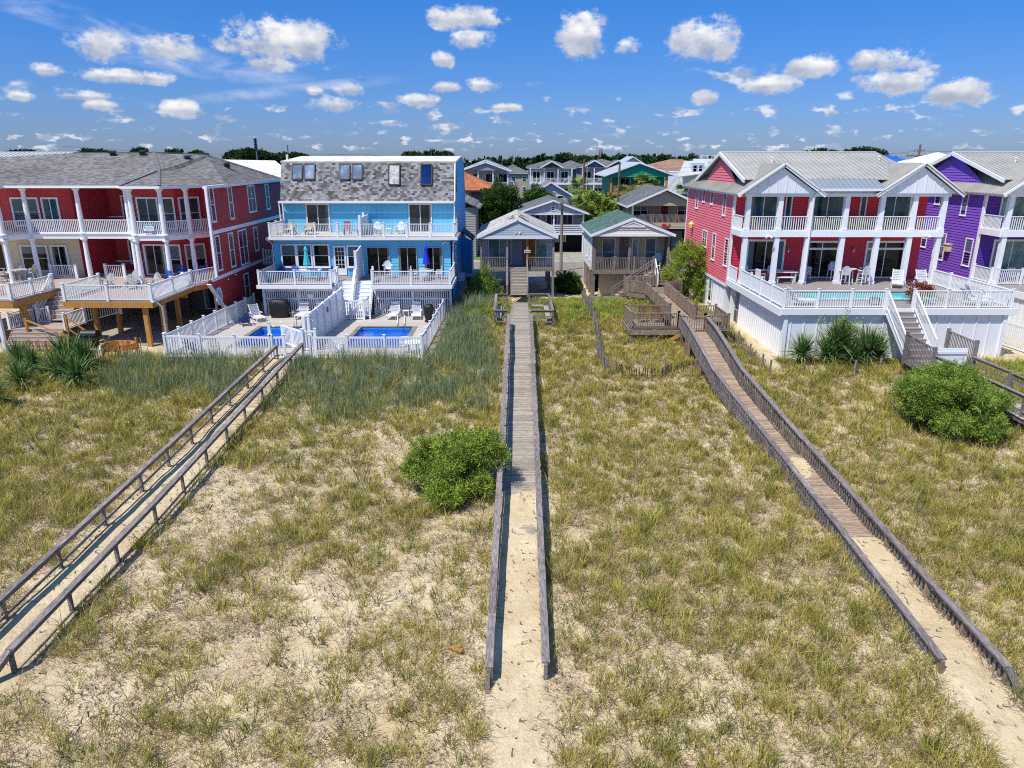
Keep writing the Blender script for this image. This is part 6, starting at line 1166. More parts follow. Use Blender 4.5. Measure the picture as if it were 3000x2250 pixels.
H = house2('white_house', 'bright white house with a roof terrace rail behind the pink house', 30, 42, 132, 142, 9.4, WHITE); roofpoly(H, [[(29, 129.5, 8.6), (35, 129.5, 9.4), (35, 134, 11.4), (31, 134, 11.2)], [(33, 131, 9.6), (43, 131, 9.6), (43, 136, 11.6), (33, 136, 11.6)]], WMET); railing(H, [(34, 134, 11.2), (40, 134, 11.3)], h=1.0, ps=1.2, sp=99, mid=True); w = M(); w.box(31.6, 33.8, 130.4, 132.5, 8.8, 10.9); w.build('dormer', mat('pale_blue_dormer', 'b4c4d0', .6), H); [win(H, 31.75 + k * 1.0, 130.4, 9.4, .8, 1.2) for k in (0, 1)]
H = house2('house', 'house with a bright blue metal roof peeping over the pink roof', 57, 68, 120, 130, 10.2, WHS, roof='hip', zr=12.2, rm=mat('bright_blue_metal_roof', '1c63c4', .5), ov=.5)
H = house2('house', 'house with pale domed roof beside the blue roof', 50.5, 60, 92, 102, 10.4, WHS, roof='hip', zr=12.4, rm=MEMB, ov=.5); H = house2('house', 'low grey shingled house in front of the blue roof', 39, 50, 88, 98, 9.8, SLATE, roof='hip', zr=11.5, rm=SHG2)
H = house2('house', 'house with white ribbed metal roof at the far left edge', -62, -47, 76, 90, 10.0, WHS); metal_roof(H, [[(-64, 74, 10.2), (-46.4, 74, 10.2), (-47.5, 82, 12.35), (-64, 82, 12.35)]], WMET, .5); H = house2('house', 'low pale roofed house between the red and blue houses', -34, -25, 82, 94, 8.9, WHS); roofpoly(H, [[(-34, 80, 9.0), (-22.5, 80, 8.9), (-28, 88, 11.4), (-38, 88, 11.6)]], MEMB)
H = house2('house', 'dark grey roofed house between the two tall white houses', 11.5, 16, 168, 180, 9.6, SLATE, roof='hip', zr=11.2, ov=1.5); H = house2('house', 'grey roofed house behind the apartment block', 26, 34, 185, 195, 9.8, WHS, roof='gable', zr=12.2, rm=WMET)
FILL = [(-16, 160, 9, 9.3, SLATE, SHD, 'grey house with white trim behind the orange roofed house'), (-26, 170, 8, 9.4, WHS, TNSH, 'white house with a tan roof behind the blue house'), (.2, 196, 8, 9.6, TAN2, SHD, 'tan far house left of the tall white houses'), (-10, 200, 9, 9.8, WHS, SHG2, 'white far house over the pale grey gable'), (24.6, 176, 7, 9.9, mat('red_brown_siding', '8a4a3c', .7), SHD, 'red brown far house beside the teal roof'), (9, 205, 9, 10.0, LAV, SHD, 'lavender far house behind the tall white houses'), (33, 205, 9, 10.1, TAN2, ORSH, 'tan far house with an orange roof'), (43, 188, 10, 10.2, WHS, WMET, 'white far house with a metal roof'), (54, 175, 9, 10.0, SLATE, SHD, 'grey far house above the pink roof'), (18, 215, 9, 10.1, WHS, TNSH, 'white far house with a tan roof behind the blue gables'), (-34, 190, 9, 9.9, TAN2, SHD, 'tan far house behind the red roof'), (-48, 175, 11, 10.0, WHS, SHD, 'white far house left of the tan far house'), (-1.5, 150, 4.5, 8.0, mat('blue_far_siding', '6f8fb0', .7), SHD, 'narrow blue house beside the tall white house'), (24.3, 140, 4.5, 7.8, WHS, ORSH, 'small white house with an orange roof right of the teal house')]
for i, (x, y, w_, z_, wm, rm, l) in enumerate(FILL):
    H = house2('far_house', l, x - w_ / 2, x + w_ / 2, y, y + 10, z_ - 1.6, wm, roof='gable' if i % 2 else 'hip', zr=z_ + .6, rm=rm, ov=.5)
    for k in range(3): [win(H, x - w_ / 2 + .7 + k * (w_ - 2.2) / 2, y, zz, 1.1, 1.4) for zz in (3.2, 5.8)]
# ---------- utility poles and wires ----------
POLE = mat('utility_pole_wood', '7d6a5a', .9, .2, 4., kind='wood', c2='54453a')
def pole(x, y, h, r, label, arms=(), m=POLE, group='wooden utility poles'):
    t = thing('utility_pole', label, 'pole', (x, y, 0), group); q = M(); q.cyl((x, y, -.2), (x, y, h), r, r * .65, 10); q.build('shaft', m, t)
    for z, w_, tr in arms:
        q = M(); q.box(x - w_ / 2, x + w_ / 2, y - .06, y + .06, z - .06, z + .06); a_ = q.build('crossarm', m, t); q = M(); [q.cyl((x + k * w_ / 2, y, z + .05), (x + k * w_ / 2, y, z + .28), .05, .04, 6) for k in (-.95, -.5, .5, .95)]; q.build('insulator', METAL, a_)
        if tr: q = M(); q.cyl((x + .35, y - .1, z - 1.3), (x + .35, y - .1, z - .5), .25, .25, 10); q.build('transformer', METAL, t)
pole(5.28, 76.9, 7.7, .19, 'pale utility pole at the street between the two cottages', m=WGREYL); q = M(); [q.cyl((5.28 + k * .25, 76.8, 7.0 + abs(k) * .3), (5.28 + k * .6, 76.8, 7.3), .06, .05, 6) for k in (-1, -.3, .4, 1)]; q.cyl((5.1, 76.6, 6.6), (5.1, 76.6, 7.2), .15, .15, 8); q.build('fittings', METAL, bpy.data.objects['utility_pole'])
pole(9.7, 100, 11.4, .2, 'dark tall utility pole left of the teal house'); pole(10.25, 101, 10.9, .1, 'thin grey pole beside the dark tall pole', m=WGREYL); pole(14.2, 98, 11.0, .2, 'dark utility pole in front of the teal house'); pole(54.0, 99, 13.4, .2, 'utility pole with crossarms above the purple roof', ((12.0, 3.2, True), (12.6, 1.4, False))); pole(45.5, 96, 12.3, .12, 'short pole above the blue roof', m=WGREYL); pole(-33, 110, 13.5, .12, 'thin pole between red and blue roofs'); pole(-20.5, 190, 13.6, .12, 'small far pole above the blue house roof', ((14.0, 1.0, False),))
def wire(label, pts, sag=.5, r=.014):
    q = M()
    for a, b_ in zip(pts, pts[1:]):
        a = V(a); b_ = V(b_); P_ = [a.lerp(b_, k / 8) - V((0, 0, sag * 4 * (k / 8) * (1 - k / 8))) for k in range(9)]; q.tube([tuple(p) for p in P_], r, 4)
    tag(q.build('power_line', BLACKM), label, 'wire')
wire('upper power line along the street past the grey cottage roof', [(-40, 77, 6.0), (5.2, 76.9, 6.2), (45, 77, 5.6)], .6); wire('lower power line along the street past the grey cottage roof', [(-40, 77.2, 4.8), (5.2, 77, 5.2), (45, 77, 4.4)], .6); wire('slanting service wire from the pale pole to the grey stilt house', [(5.3, 76.9, 7.2), (8.9, 92, 4.0)], .1)
GW = .02; wire('high far wire crossing from the red roof to the teal house', [(-60, 100, 13.2), (-20, 100, 12.2), (14.2, 98, 10.3), (54, 99, 12.6), (110, 100, 13.0)], .5, GW); wire('second far wire just below the high one', [(-60, 101, 11.4), (9.7, 100, 9.6), (14.2, 98, 9.7), (54, 99, 12.0), (110, 100, 12.2)], .4, GW)
t = thing('floodlight_mast', 'stadium light mast rising behind the red roof', 'light mast', (-85.5, 250, 0)); q = M(); q.cyl((-85.5, 250, 0), (-85.5, 250, 15.5), .3, .2, 8); q.build('mast', METAL, t); q = M(); [q.box(-86.0 + k * .55, -85.55 + k * .55, 249.6, 250, 14.3 + j * .75, 14.85 + j * .75) for k in (0, 1) for j in range(5)]; q.box(-85.75, -85.25, 250, 250.1, 14.2, 18.2); q.build('lamp_bank', BLACKM, t)
t = thing('lattice_tower', 'distant dark red bridge like tower on the horizon', 'tower', (71, 600, 0)); q = M(); [q.box(x, x + .7, 600, 600.7, 0, 18.3) for x in (70.2, 72)]; [q.box(70.2, 72.7, 600, 600.5, z, z + .6) for z in (14.5, 16.4, 18.0)]; q.build('frame', mat('tower_red', '6f3340', .6), t)
# ---------- trees ----------
def broad(x, y, r, zt, label, m=LO, n=1400, L=.6, ll=.28, lw=.07, kind='tree', g_=None, blobs=None):
    t = thing('tree', label, 'tree', (x, y, 0), g_); bl = blobs or [(x, y, zt - r * .8, r, r, r * .8), (x - r * .6, y, zt - r * 1.3, r * .7, r * .7, r * .65), (x + r * .7, y, zt - r * 1.2, r * .7, r * .7, r * .6), (x + r * .2, y - r * .4, zt - r * 1.7, r * .8, r * .6, r * .6)]
    crown('crown', bl, n, 12, L, lw, ll, m, t, .4, lump=.32); stem_mesh((x, y, 0), [(b_[0], b_[1], b_[2]) for b_ in bl[:3]], .25, t); return t
broad(-2.0, 97, 2.1, 8.0, 'dense dark green tree behind the grey cottage on its left side', n=2600, blobs=[(-1.6, 97, 6.5, 1.7, 1.6, 1.5), (-2.4, 97, 4.6, 1.7, 1.7, 1.7), (-.9, 97, 5.2, 1.4, 1.4, 1.4), (-2.2, 97, 3.2, 1.5, 1.4, 1.2), (-.6, 97, 7.1, .9, .9, .7)])
broad(3.8, 107, 1.8, 7.3, 'dark tree beside the lavender house', n=1500, m=LO); broad(11.3, 99, 2.2, 7.0, 'rounded bright green tree above the grey stilt house', n=2200, m=LJ, blobs=[(11.4, 99, 5.6, 1.9, 1.6, 1.3), (10, 99, 4.6, 1.3, 1.3, 1.2), (12.6, 99, 4.4, 1.5, 1.3, 1.2)])
broad(15.9, 112, 1.3, 4.6, 'small tree below the teal house porch', n=800)
def palm(x, y, h, r, label, n=34):
    t = thing('palm_tree', label, 'tree', (x, y, 0), 'fan palms behind the street'); q = M(); q.cyl((x, y, 0), (x + .1, y, h), .22, .16, 8); q.build('trunk', BARK, t)
    vs = []; ts = []; rn = []; c0 = np.array([x + .1, y, h])
    for i in range(n):
        a = RNG.uniform(0, 2 * np.pi); e = RNG.uniform(-.9, 1.3); d = np.array([np.cos(a) * np.cos(e), np.sin(a) * np.cos(e), np.sin(e)]); s = np.array([-np.sin(a), np.cos(a), 0]); u = np.cross(d, s); c = c0 + d * r * .45; tone = 0 if e > -.3 else .5
        for j in range(13):
            f = (j - 6) / 6 * 1.25; ld = d * math.cos(f) + s * math.sin(f); L = r * .6 * RNG.uniform(.85, 1.1); tip = c + ld * L; tip[2] -= .22 * r * (1 - max(e, 0) / 1.5); k = len(vs)
            pn = np.cross(ld, u); vs += [c - pn * .02, c + ld * L * .5 + pn * .07, tip, c + ld * L * .5 - pn * .07]; ts.append((k, k + 1, k + 2, k + 3)); rn += [min(1, max(0, tone + RNG.uniform(0, .5)))] * 4
        k = len(vs); vs += [c0 - s * .02, c0 + s * .02, c + s * .02, c - s * .02]; ts.append((k, k + 1, k + 2, k + 3)); rn += [.6] * 4
    npmesh('crown', vs, ts, [], rn, LP, t)
for x, y, h, r, l in ((11.2, 125, 7.0, 2.2, 'fan palm between the white house and the dark pole'), (8.4, 97, 5.6, 1.8, 'fan palm just left of the green tree'), (9.6, 96, 4.4, 2.0, 'low spreading fan palm above the stilt house ridge'), (12.2, 95, 3.2, 2.2, 'yellowing fan palm right of the stilt house'), (19.6, 112, 8.0, 1.9, 'fan palm in front of the teal house centre'), (17.0, 112, 6.4, 2.0, 'fan palm at the left of the teal house'), (21.4, 113, 7.6, 1.6, 'fan palm at the right of the teal house'), (15.2, 111, 4.5, 1.5, 'short fan palm under the teal porch'), (27.3, 118, 6.3, 1.8, 'fan palm beside the pink roof')): palm(x, y, h, r, l)
PX_ = [(-195, 14.5, 7), (-178, 15.0, 8), (-168, 14.6, 7), (-159, 15.4, 6), (-140, 14.8, 6), (-127, 14.2, 5), (-115, 14.5, 6), (-107, 15.3, 8), (-98, 13.6, 8), (-91, 13.4, 7), (-41, 13.8, 6), (-34, 14.2, 7), (-27, 13.9, 5), (93, 12.9, 4), (130, 15.0, 9), (142, 15.4, 9), (151, 15.0, 7), (63, 12.8, 5), (22, 13.2, 6)]
for i, (x, zt, r) in enumerate(PX_):
    y = 300 + (i * 37 % 23); t = thing('pine_tree', 'distant pine standing above the rooftops', 'tree', (x, y, 0), 'distant pines on the skyline'); bl = []
    for k in range(4): bl.append((x + RNG.uniform(-.7, .7) * r, y, zt - RNG.uniform(.6, 2.6) - .9, r * RNG.uniform(.3, .55), 2.5, RNG.uniform(.7, 1.3)))
    bl.append((x, y, zt - 1.2, r * .5, 2.5, 1.1)); crown('crown', bl, 620, 9, .8, .3, .8, LF, t, .3, lump=.3); stem_mesh((x, y, 0), [(b_[0], b_[1], b_[2]) for b_ in bl[:3]], .35, t)
bl = []
for i in range(190):
    x = -330 + i * 3.9 + RNG.uniform(-2, 2); y = 330 + RNG.uniform(0, 60); bl.append((x, y, 4.3 + RNG.uniform(-1, 1) + 1.2 * math.sin(x * .03), 6 * RNG.uniform(.7, 1.2), 5, 5.6 * RNG.uniform(.85, 1.1)))
tag(crown('far_woods', bl, 26000, 6, 1.2, .9, 2.2, LF, None, .3, lump=.15, shell=.75), kind='stuff')
# ================= furniture =================
def dup(root, loc, rz, label, m=None, group=None):
    def cp(o, parent):
        c = o.copy(); COL.objects.link(c); c.parent = parent
        if m and c.type == 'MESH' and not c.get('keep'): c.material_slots[0].link = 'OBJECT'; c.material_slots[0].material = m
        for ch in [k for k in kids[o.name]]: cp(ch, c)
        return c
    kids = {}
    def walk(o): kids[o.name] = list(o.children); [walk(k) for k in o.children]
    walk(root); c = cp(root, None); c.location = loc; c.rotation_euler = (0, 0, rz); c['label'] = label
    if group: c['group'] = group
    return c
PROTO = {}
def proto(kind, cat, build):
    r = bpy.data.objects.new(kind, None); put(r); r['category'] = cat; build(r); PROTO[kind] = [r, False]; return r
GRP = dict(adirondack_chair='slatted garden chairs on the decks', bar_chair='high bar chairs on the decks', sun_lounger='loungers around the pools', patio_chair='small chairs on the decks', rocking_chair='chairs on the porches', bench='benches on the decks', side_table='small side tables', round_table='round deck tables', dining_table='long deck tables', bar_table='high deck tables')
def place(kind, x, y, z, deg, label, m=None, group=None):
    group = group or GRP[kind]
    r, used = PROTO[kind]
    if not used and True:
        PROTO[kind][1] = True; base = dup(r, (x, y, z), R(deg), label, m, group); return base
    return dup(r, (x, y, z), R(deg), label, m, group)
PLW = mat('white_plastic', 'dcdde0', .45, .04, 1.)
def b_adir(r):
    q = M(); [q.box(-.26, .26, -.32 + k * .115, -.22 + k * .115, .36 - k * .035, .38 - k * .035) for k in range(5)]; q.build('seat', PLW, r)
    q = M()
    for k in range(7): f = k - 3; h = .98 - .025 * f * f; q.beam((f * .075, .2, .2), (f * .095, .48, h), .07, .02, up=(0, 1, 0))
    q.build('backrest', PLW, r)
    for s in (-1, 1):
        q = M(); q.box(s * .33 - .07, s * .33 + .07, -.38, .3, .55, .575); q.build('arm', PLW, r); q = M(); q.box(s * .29 - .03, s * .29 + .03, -.36, -.3, 0, .55); q.build('leg', PLW, r); q = M(); q.beam((s * .28, -.3, .33), (s * .28, .55, .03), .03, .1); q.build('leg', PLW, r)
def b_bar(r):
    q = M(); q.box(-.27, .27, -.3, .2, .74, .78); q.build('seat', PLW, r); q = M()
    for k in range(7): f = k - 3; q.beam((f * .075, .18, .7), (f * .088, .3, 1.36 - .02 * f * f), .065, .02, up=(0, 1, 0))
    q.build('backrest', PLW, r); q = M(); [q.box(s * .33 - .06, s * .33 + .06, -.34, .28, 1.0, 1.03) for s in (-1, 1)]; q.build('arm', PLW, r); q = M(); q.box(-.27, .27, -.36, -.28, .28, .33); q.build('footrest', PLW, r)
    for sx in (-1, 1):
        for sy in (-1, 1): q = M(); q.beam((sx * .3, sy * .34 - .02, 0), (sx * .26, sy * .26, 1.0), .055, .055); q.build('leg', PLW, r)
def b_chaise(r):
    q = M(); [q.box(-.33, .33, -1.0 + k * .14, -.88 + k * .14, .3, .335) for k in range(9)]; q.box(-.36, -.33, -1.0, .75, .24, .34); q.box(.33, .36, -1.0, .75, .24, .34); q.build('seat', PLW, r)
    q = M(); [q.beam((-.32, .3 + k * .065, .38 + k * .11), (.32, .3 + k * .065, .38 + k * .11), .025, .09) for k in range(7)]; [q.beam((s * .33, .26, .33), (s * .33, .74, 1.12), .04, .05) for s in (-1, 1)]; q.build('backrest', PLW, r)
    for sx in (-1, 1):
        q = M(); q.box(sx * .4 - .04, sx * .4 + .04, 0, .5, .5, .54); q.build('arm', PLW, r)
        for y in (-.85, .6): q = M(); q.beam((sx * .35, y, 0), (sx * .34, y + .05, .3), .06, .06); q.build('leg', PLW, r)
def b_chair(r):
    q = M(); q.box(-.24, .24, -.24, .22, .43, .46); q.build('seat', PLW, r); q = M(); [q.box(-.2 + k * .085, -.15 + k * .085, .2, .225, .48, .95) for k in range(5)]; q.box(-.25, .25, .19, .235, .9, 1.0); q.build('backrest', PLW, r)
    for sx in (-1, 1):
        q = M(); q.box(sx * .26 - .025, sx * .26 + .025, -.24, .22, .66, .69); q.build('arm', PLW, r)
        for y, h in ((-.22, .66), (.2, 1.0)): q = M(); q.box(sx * .25 - .02, sx * .25 + .02, y - .02, y + .02, 0, h); q.build('leg', PLW, r)
def b_rocker(r):
    b_chair(r)
    for s in (-1, 1): q = M(); q.tube([(s * .25, -.45, .09), (s * .25, -.15, .01), (s * .25, .2, .01), (s * .25, .5, .11)], .02); q.build('rocker', PLW, r)
def b_rtable(r):
    q = M(); q.lathe((0, 0, .7), [(.02, 0), (.6, 0), (.6, .035), (.0, .035)], 16); q.build('tabletop', PLW, r)
    for a in range(4): q = M(); t_ = a * math.pi / 2 + .78; q.beam((math.cos(t_) * .5, math.sin(t_) * .5, 0), (math.cos(t_) * .25, math.sin(t_) * .25, .7), .05, .05); q.build('leg', PLW, r)
def b_btable(r):
    q = M(); q.lathe((0, 0, .98), [(.02, 0), (.55, 0), (.55, .035), (.0, .035)], 16); q.build('tabletop', PLW, r)
    for a in range(4): q = M(); t_ = a * math.pi / 2 + .78; q.beam((math.cos(t_) * .4, math.sin(t_) * .4, 0), (math.cos(t_) * .3, math.sin(t_) * .3, .98), .06, .06); q.build('leg', PLW, r)
def b_ltable(r):
    q = M(); q.box(-.95, .95, -.45, .45, .71, .75); q.build('tabletop', PLW, r)
    for sx in (-1, 1):
        for sy in (-1, 1): q = M(); q.box(sx * .8 - .04, sx * .8 + .04, sy * .35 - .04, sy * .35 + .04, 0, .71); q.build('leg', PLW, r)
def b_bench(r):
    q = M(); q.box(-.65, .65, -.2, .2, .42, .46); q.build('seat', PLW, r)
    for sx in (-1, 1): q = M(); q.box(sx * .55 - .03, sx * .55 + .03, -.17, .17, 0, .42); q.build('leg', PLW, r)
def b_stable(r):
    q = M(); q.box(-.25, .25, -.25, .25, .42, .45); q.build('tabletop', PLW, r)
    for sx in (-1, 1):
        for sy in (-1, 1): q = M(); q.box(sx * .2 - .02, sx * .2 + .02, sy * .2 - .02, sy * .2 + .02, 0, .42); q.build('leg', PLW, r)
for k, c, f in (('adirondack_chair', 'chair', b_adir), ('bar_chair', 'bar chair', b_bar), ('sun_lounger', 'sun lounger', b_chaise), ('patio_chair', 'chair', b_chair), ('rocking_chair', 'rocking chair', b_rocker), ('round_table', 'table', b_rtable), ('bar_table', 'table', b_btable), ('dining_table', 'table', b_ltable), ('bench', 'bench', b_bench), ('side_table', 'table', b_stable)): proto(k, c, f)
NAVY = mat('navy_plastic', '1c2f7a', .4, .05); BLUP = mat('blue_plastic', '2b6fb8', .4, .05); GREYP = mat('light_grey_plastic', 'a9a7a4', .5, .05); YELP = mat('yellow_paint_wood', 'd8bc45', .5, .08); BRNP = mat('brown_wood_furniture', '7d5338', .6, .1); REDP = mat('red_paint', 'b03028', .5, .05); PINKP = mat('pink_plastic', 'd88fae', .5); BEIG = mat('beige_cushion', 'c9b792', .8); STRB = mat('blue_stripe_fabric', '2c56b0', .7, .05, 1.); CHAR = mat('brown_dark_furniture', '4a3a34', .6)
# blue house, pool deck
for kind, x, y, z, d, l, m in (
 ('sun_lounger', -8.95, 52.9, .12, 180 + 175, 'white lounger left of the small table by the lattice screen', None), ('sun_lounger', -7.25, 52.9, .12, 5, 'white lounger right of the small table by the lattice screen', None), ('side_table', -8.1, 53.4, .12, 0, 'small white table between the two loungers by the lattice', None),
 ('sun_lounger', -15.9, 53.0, .12, 0, 'white lounger next to the gas cylinder', None), ('sun_lounger', -14.7, 53.0, .12, -5, 'white lounger just left of the panel fence top', None), ('sun_lounger', -19.0, 52.0, .12, 40, 'white lounger behind the navy chair', None), ('adirondack_chair', -19.3, 50.3, .12, 215, 'navy chair on the left pool deck near the red house fence', NAVY),
 ('patio_chair', -6.6, 42.6, .12, 20, 'white patio chair behind the right end of the front picket fence', None), ('patio_chair', -5.95, 43.1, .12, -60, 'white patio chair in the right front corner of the pool deck', None), ('round_table', -6.1, 42.5, .12, 0, 'white round table in the right front corner of the pool deck', None), ('adirondack_chair', -10.9, 42.7, .12, 150, 'white chair behind the left end of the right pool fence', None), ('adirondack_chair', -19.8, 42.7, .12, 160, 'navy chair behind the left end of the front picket fence', NAVY), ('patio_chair', -18.4, 42.5, .12, 190, 'pale chair in front of the left pool behind the pickets', GREYP),
 ('adirondack_chair', -18.2, 56.3, 2.6, 20, 'leftmost blue chair on the lower blue house deck', NAVY), ('adirondack_chair', -17.3, 56.3, 2.6, 0, 'second blue chair on the lower blue house deck', NAVY), ('dining_table', -15.9, 55.6, 2.6, 0, 'white table under the aqua umbrella', None), ('patio_chair', -16.6, 54.8, 2.6, 180, 'blue dining chair in front of the umbrella table', BLUP), ('patio_chair', -15.2, 54.8, 2.6, 180, 'blue dining chair at the right front of the umbrella table', BLUP), ('patio_chair', -14.3, 55.7, 2.6, 270, 'navy chair at the right end of the umbrella table', NAVY), ('patio_chair', -12.5, 56.6, 2.6, -30, 'single blue chair beside the white glazed door', BLUP),
 ('bar_chair', -9.8, 56.1, 2.6, 10, 'tall white chair on the right half of the lower blue deck', None), ('round_table', -6.7, 55.6, 2.6, 0, 'white lace table under the royal blue umbrella', None), ('patio_chair', -7.7, 55.6, 2.6, 90, 'white lace chair left of the royal blue umbrella', None), ('patio_chair', -5.7, 55.7, 2.6, -90, 'white lace chair right of the royal blue umbrella', None), ('patio_chair', -6.8, 54.7, 2.6, 180, 'white lace chair in front of the royal blue umbrella', None),
 ('adirondack_chair', -18.0, 59.0, 5.72, 0, 'left brown cushioned lounge chair on the upper blue deck', CHAR), ('adirondack_chair', -16.5, 59.0, 5.72, 0, 'right brown cushioned lounge chair on the upper blue deck', CHAR), ('rocking_chair', -13.5, 59.2, 5.72, 0, 'red chair on the upper blue deck', REDP), ('bench', -12.9, 58.0, 5.72, 0, 'low brown bench in front of the red chair', BRNP), ('adirondack_chair', -11.0, 59.3, 5.72, 10, 'left white chair on the upper right blue deck', None), ('adirondack_chair', -9.2, 59.3, 5.72, -10, 'right white chair on the upper right blue deck', None), ('side_table', -10.1, 59.2, 5.72, 0, 'small white table between the upper deck white chairs', None), ('bench', -11.1, 58.0, 5.72, 0, 'low red brown stool on the upper right blue deck', BRNP),
 # red house
 ('adirondack_chair', -27.9, 49.0, 3.05, 5, 'leftmost light grey chair on the red house deck', GREYP), ('adirondack_chair', -27.0, 50.6, 3.05, 0, 'second light grey chair on the red house deck', GREYP), ('adirondack_chair', -26.2, 48.6, 3.05, 20, 'light grey chair in the middle of the red house deck', GREYP), ('adirondack_chair', -25.0, 49.3, 3.05, -20, 'light grey chair nearest the blue striped chairs', GREYP), ('adirondack_chair', -23.4, 49.5, 3.05, -30, 'pale chair in front of the blue striped table', PLW),
 ('patio_chair', -24.3, 50.6, 3.05, 160, 'front blue striped chair on the red house porch', STRB), ('patio_chair', -24.6, 52.7, 3.05, 0, 'back left blue striped chair on the red house porch', STRB), ('patio_chair', -22.9, 52.6, 3.05, 0, 'back right blue striped chair on the red house porch', STRB), ('round_table', -23.7, 51.7, 3.05, 0, 'blue topped round table on the red house porch', BLUP),
 ('bar_chair', -36.9, 51.0, 3.05, 90, 'left tall beige chair on the red house left porch', GREYP), ('bar_chair', -36.0, 51.6, 3.05, -30, 'beige high chair behind the bar table on the left porch', GREYP), ('bar_table', -35.3, 50.8, 3.05, 0, 'beige high table on the red house left porch', GREYP), ('bar_chair', -34.5, 51.0, 3.05, -90, 'right tall beige chair on the red house left porch', GREYP), ('adirondack_chair', -33.9, 46.3, 3.05, 200, 'pink chair at the left picture edge', PINKP), ('rocking_chair', -29.9, 56.5, 6.42, 0, 'brown rocking chair in the red balcony recess', CHAR), 
 # pink house deck
 ('dining_table', 19.7, 51.7, 3.05, 0, 'white long table on the pink house deck', None), ('bench', 19.6, 50.9, 3.05, 0, 'white bench in front of the long table', None), ('patio_chair', 17.3, 52.3, 3.05, 30, 'white chair at the window corner behind the long table', None), ('patio_chair', 17.9, 51.2, 3.05, 110, 'white chair at the left end of the long table', None), ('patio_chair', 20.9, 51.9, 3.05, -90, 'white chair at the right end of the long table', None), ('patio_chair', 19.2, 52.5, 3.05, 0, 'white chair behind the long table', None), ('patio_chair', 21.6, 52.2, 3.05, -60, 'white chair beside the middle glass door', None),
 ('bar_chair', 23.6, 50.4, 3.05, 175, 'left front white high chair at the bar table', None), ('bar_chair', 25.0, 50.4, 3.05, 185, 'right front white high chair at the bar table', None), ('bar_chair', 23.6, 52.2, 3.05, 0, 'back white high chair against the shaded pink wall', None), ('bar_chair', 25.7, 51.6, 3.05, -60, 'white high chair at the right of the bar table', None), ('bar_table', 24.3, 51.4, 3.05, 0, 'white round high table on the pink house deck', None),
 ('sun_lounger', 27.0, 49.6, 3.05, -25, 'left white slatted lounger beyond the turquoise pool', None), ('sun_lounger', 28.8, 49.5, 3.05, -5, 'right white slatted lounger beyond the turquoise pool', None), ('sun_lounger', 17.6, 43.0, 3.05, 95, 'white lounger behind the left front railing of the pool deck', None), ('sun_lounger', 28.2, 43.0, 3.05, 85, 'front white lounger behind the right railing of the pool deck', None), ('sun_lounger', 29.2, 44.2, 3.05, 80, 'rear white lounger behind the right railing of the pool deck', None), ('side_table', 22.2, 43.0, 3.05, 0, 'small dark table behind the front railing beside the stairs', CHAR),
 ('adirondack_chair', 17.2, 51.9, 6.74, 0, 'leftmost yellow chair on the pink balcony', YELP), ('adirondack_chair', 21.8, 51.9, 6.74, 0, 'yellow chair left of the yellow balcony table', YELP), ('round_table', 23.0, 51.7, 6.74, 0, 'yellow round table on the pink balcony', YELP), ('adirondack_chair', 24.2, 51.9, 6.74, 0, 'yellow chair right of the yellow balcony table', YELP), ('adirondack_chair', 25.1, 51.9, 6.74, 0, 'yellow chair in front of the shaded pink balcony wall', YELP), ('adirondack_chair', 26.6, 51.8, 6.74, 10, 'yellow chair behind the fifth balcony railing', YELP), ('side_table', 27.7, 51.6, 6.74, 0, 'small yellow table on the pink balcony', YELP), ('adirondack_chair', 28.6, 51.8, 6.74, -10, 'rightmost yellow chair on the pink balcony', YELP),
 # cottages
 ('rocking_chair', 7.7, 62.0, 2.5, 0, 'leftmost white rocking chair on the tan cottage porch', None), ('rocking_chair', 8.95, 62.0, 2.5, 0, 'second white rocking chair on the tan cottage porch', None), ('adirondack_chair', 11.4, 62.0, 2.5, 0, 'white chair by the tan cottage porch window', None), ('bar_chair', 12.6, 61.9, 2.5, -20, 'white high chair at the right end of the tan cottage porch', None), ('patio_chair', 8.6, 45.9, 1.32, 0, 'brown chair left on the side platform of the raised walkway', BRNP), ('patio_chair', 9.5, 45.9, 1.32, 0, 'brown chair in the middle of the side platform', BRNP), ('bench', 10.0, 45.2, 1.32, 90, 'dark bench on the side platform of the raised walkway', CHAR),
 ('rocking_chair', 16.4, 91.2, 4.0, 0, 'left white rocking chair on the whale house balcony', None), ('rocking_chair', 17.5, 91.2, 4.0, 0, 'second white rocking chair on the whale house balcony', None), ('rocking_chair', 18.6, 91.2, 4.0, 0, 'third white rocking chair on the whale house balcony', None), ('adirondack_chair', -5.9, 125.6, 6.85, 0, 'left blue chair on the pale grey house balcony', NAVY), ('adirondack_chair', -4.2, 125.6, 6.85, 0, 'right blue chair on the pale grey house balcony', NAVY), ('rocking_chair', 36.4, 51.6, 3.05, 0, 'white chair on the purple house porch at the picture edge', None)):
    place(kind, x, y, z, d, l, m)
for k, (r, u) in PROTO.items():
    for ch in list(r.children): bpy.data.objects.remove(ch)
    bpy.data.objects.remove(r)
for x, l in ((-18.0, 'beige cushion on the left lounge chair of the upper blue deck'), (-16.5, 'beige cushion on the right lounge chair of the upper blue deck')):
    q = M(); q.box(x - .28, x + .28, 58.3, 59.2, 6.12, 6.24); q.box(x - .27, x + .27, 59.1, 59.22, 6.24, 6.6); tag(q.build('cushion', BEIG), l, 'cushion')
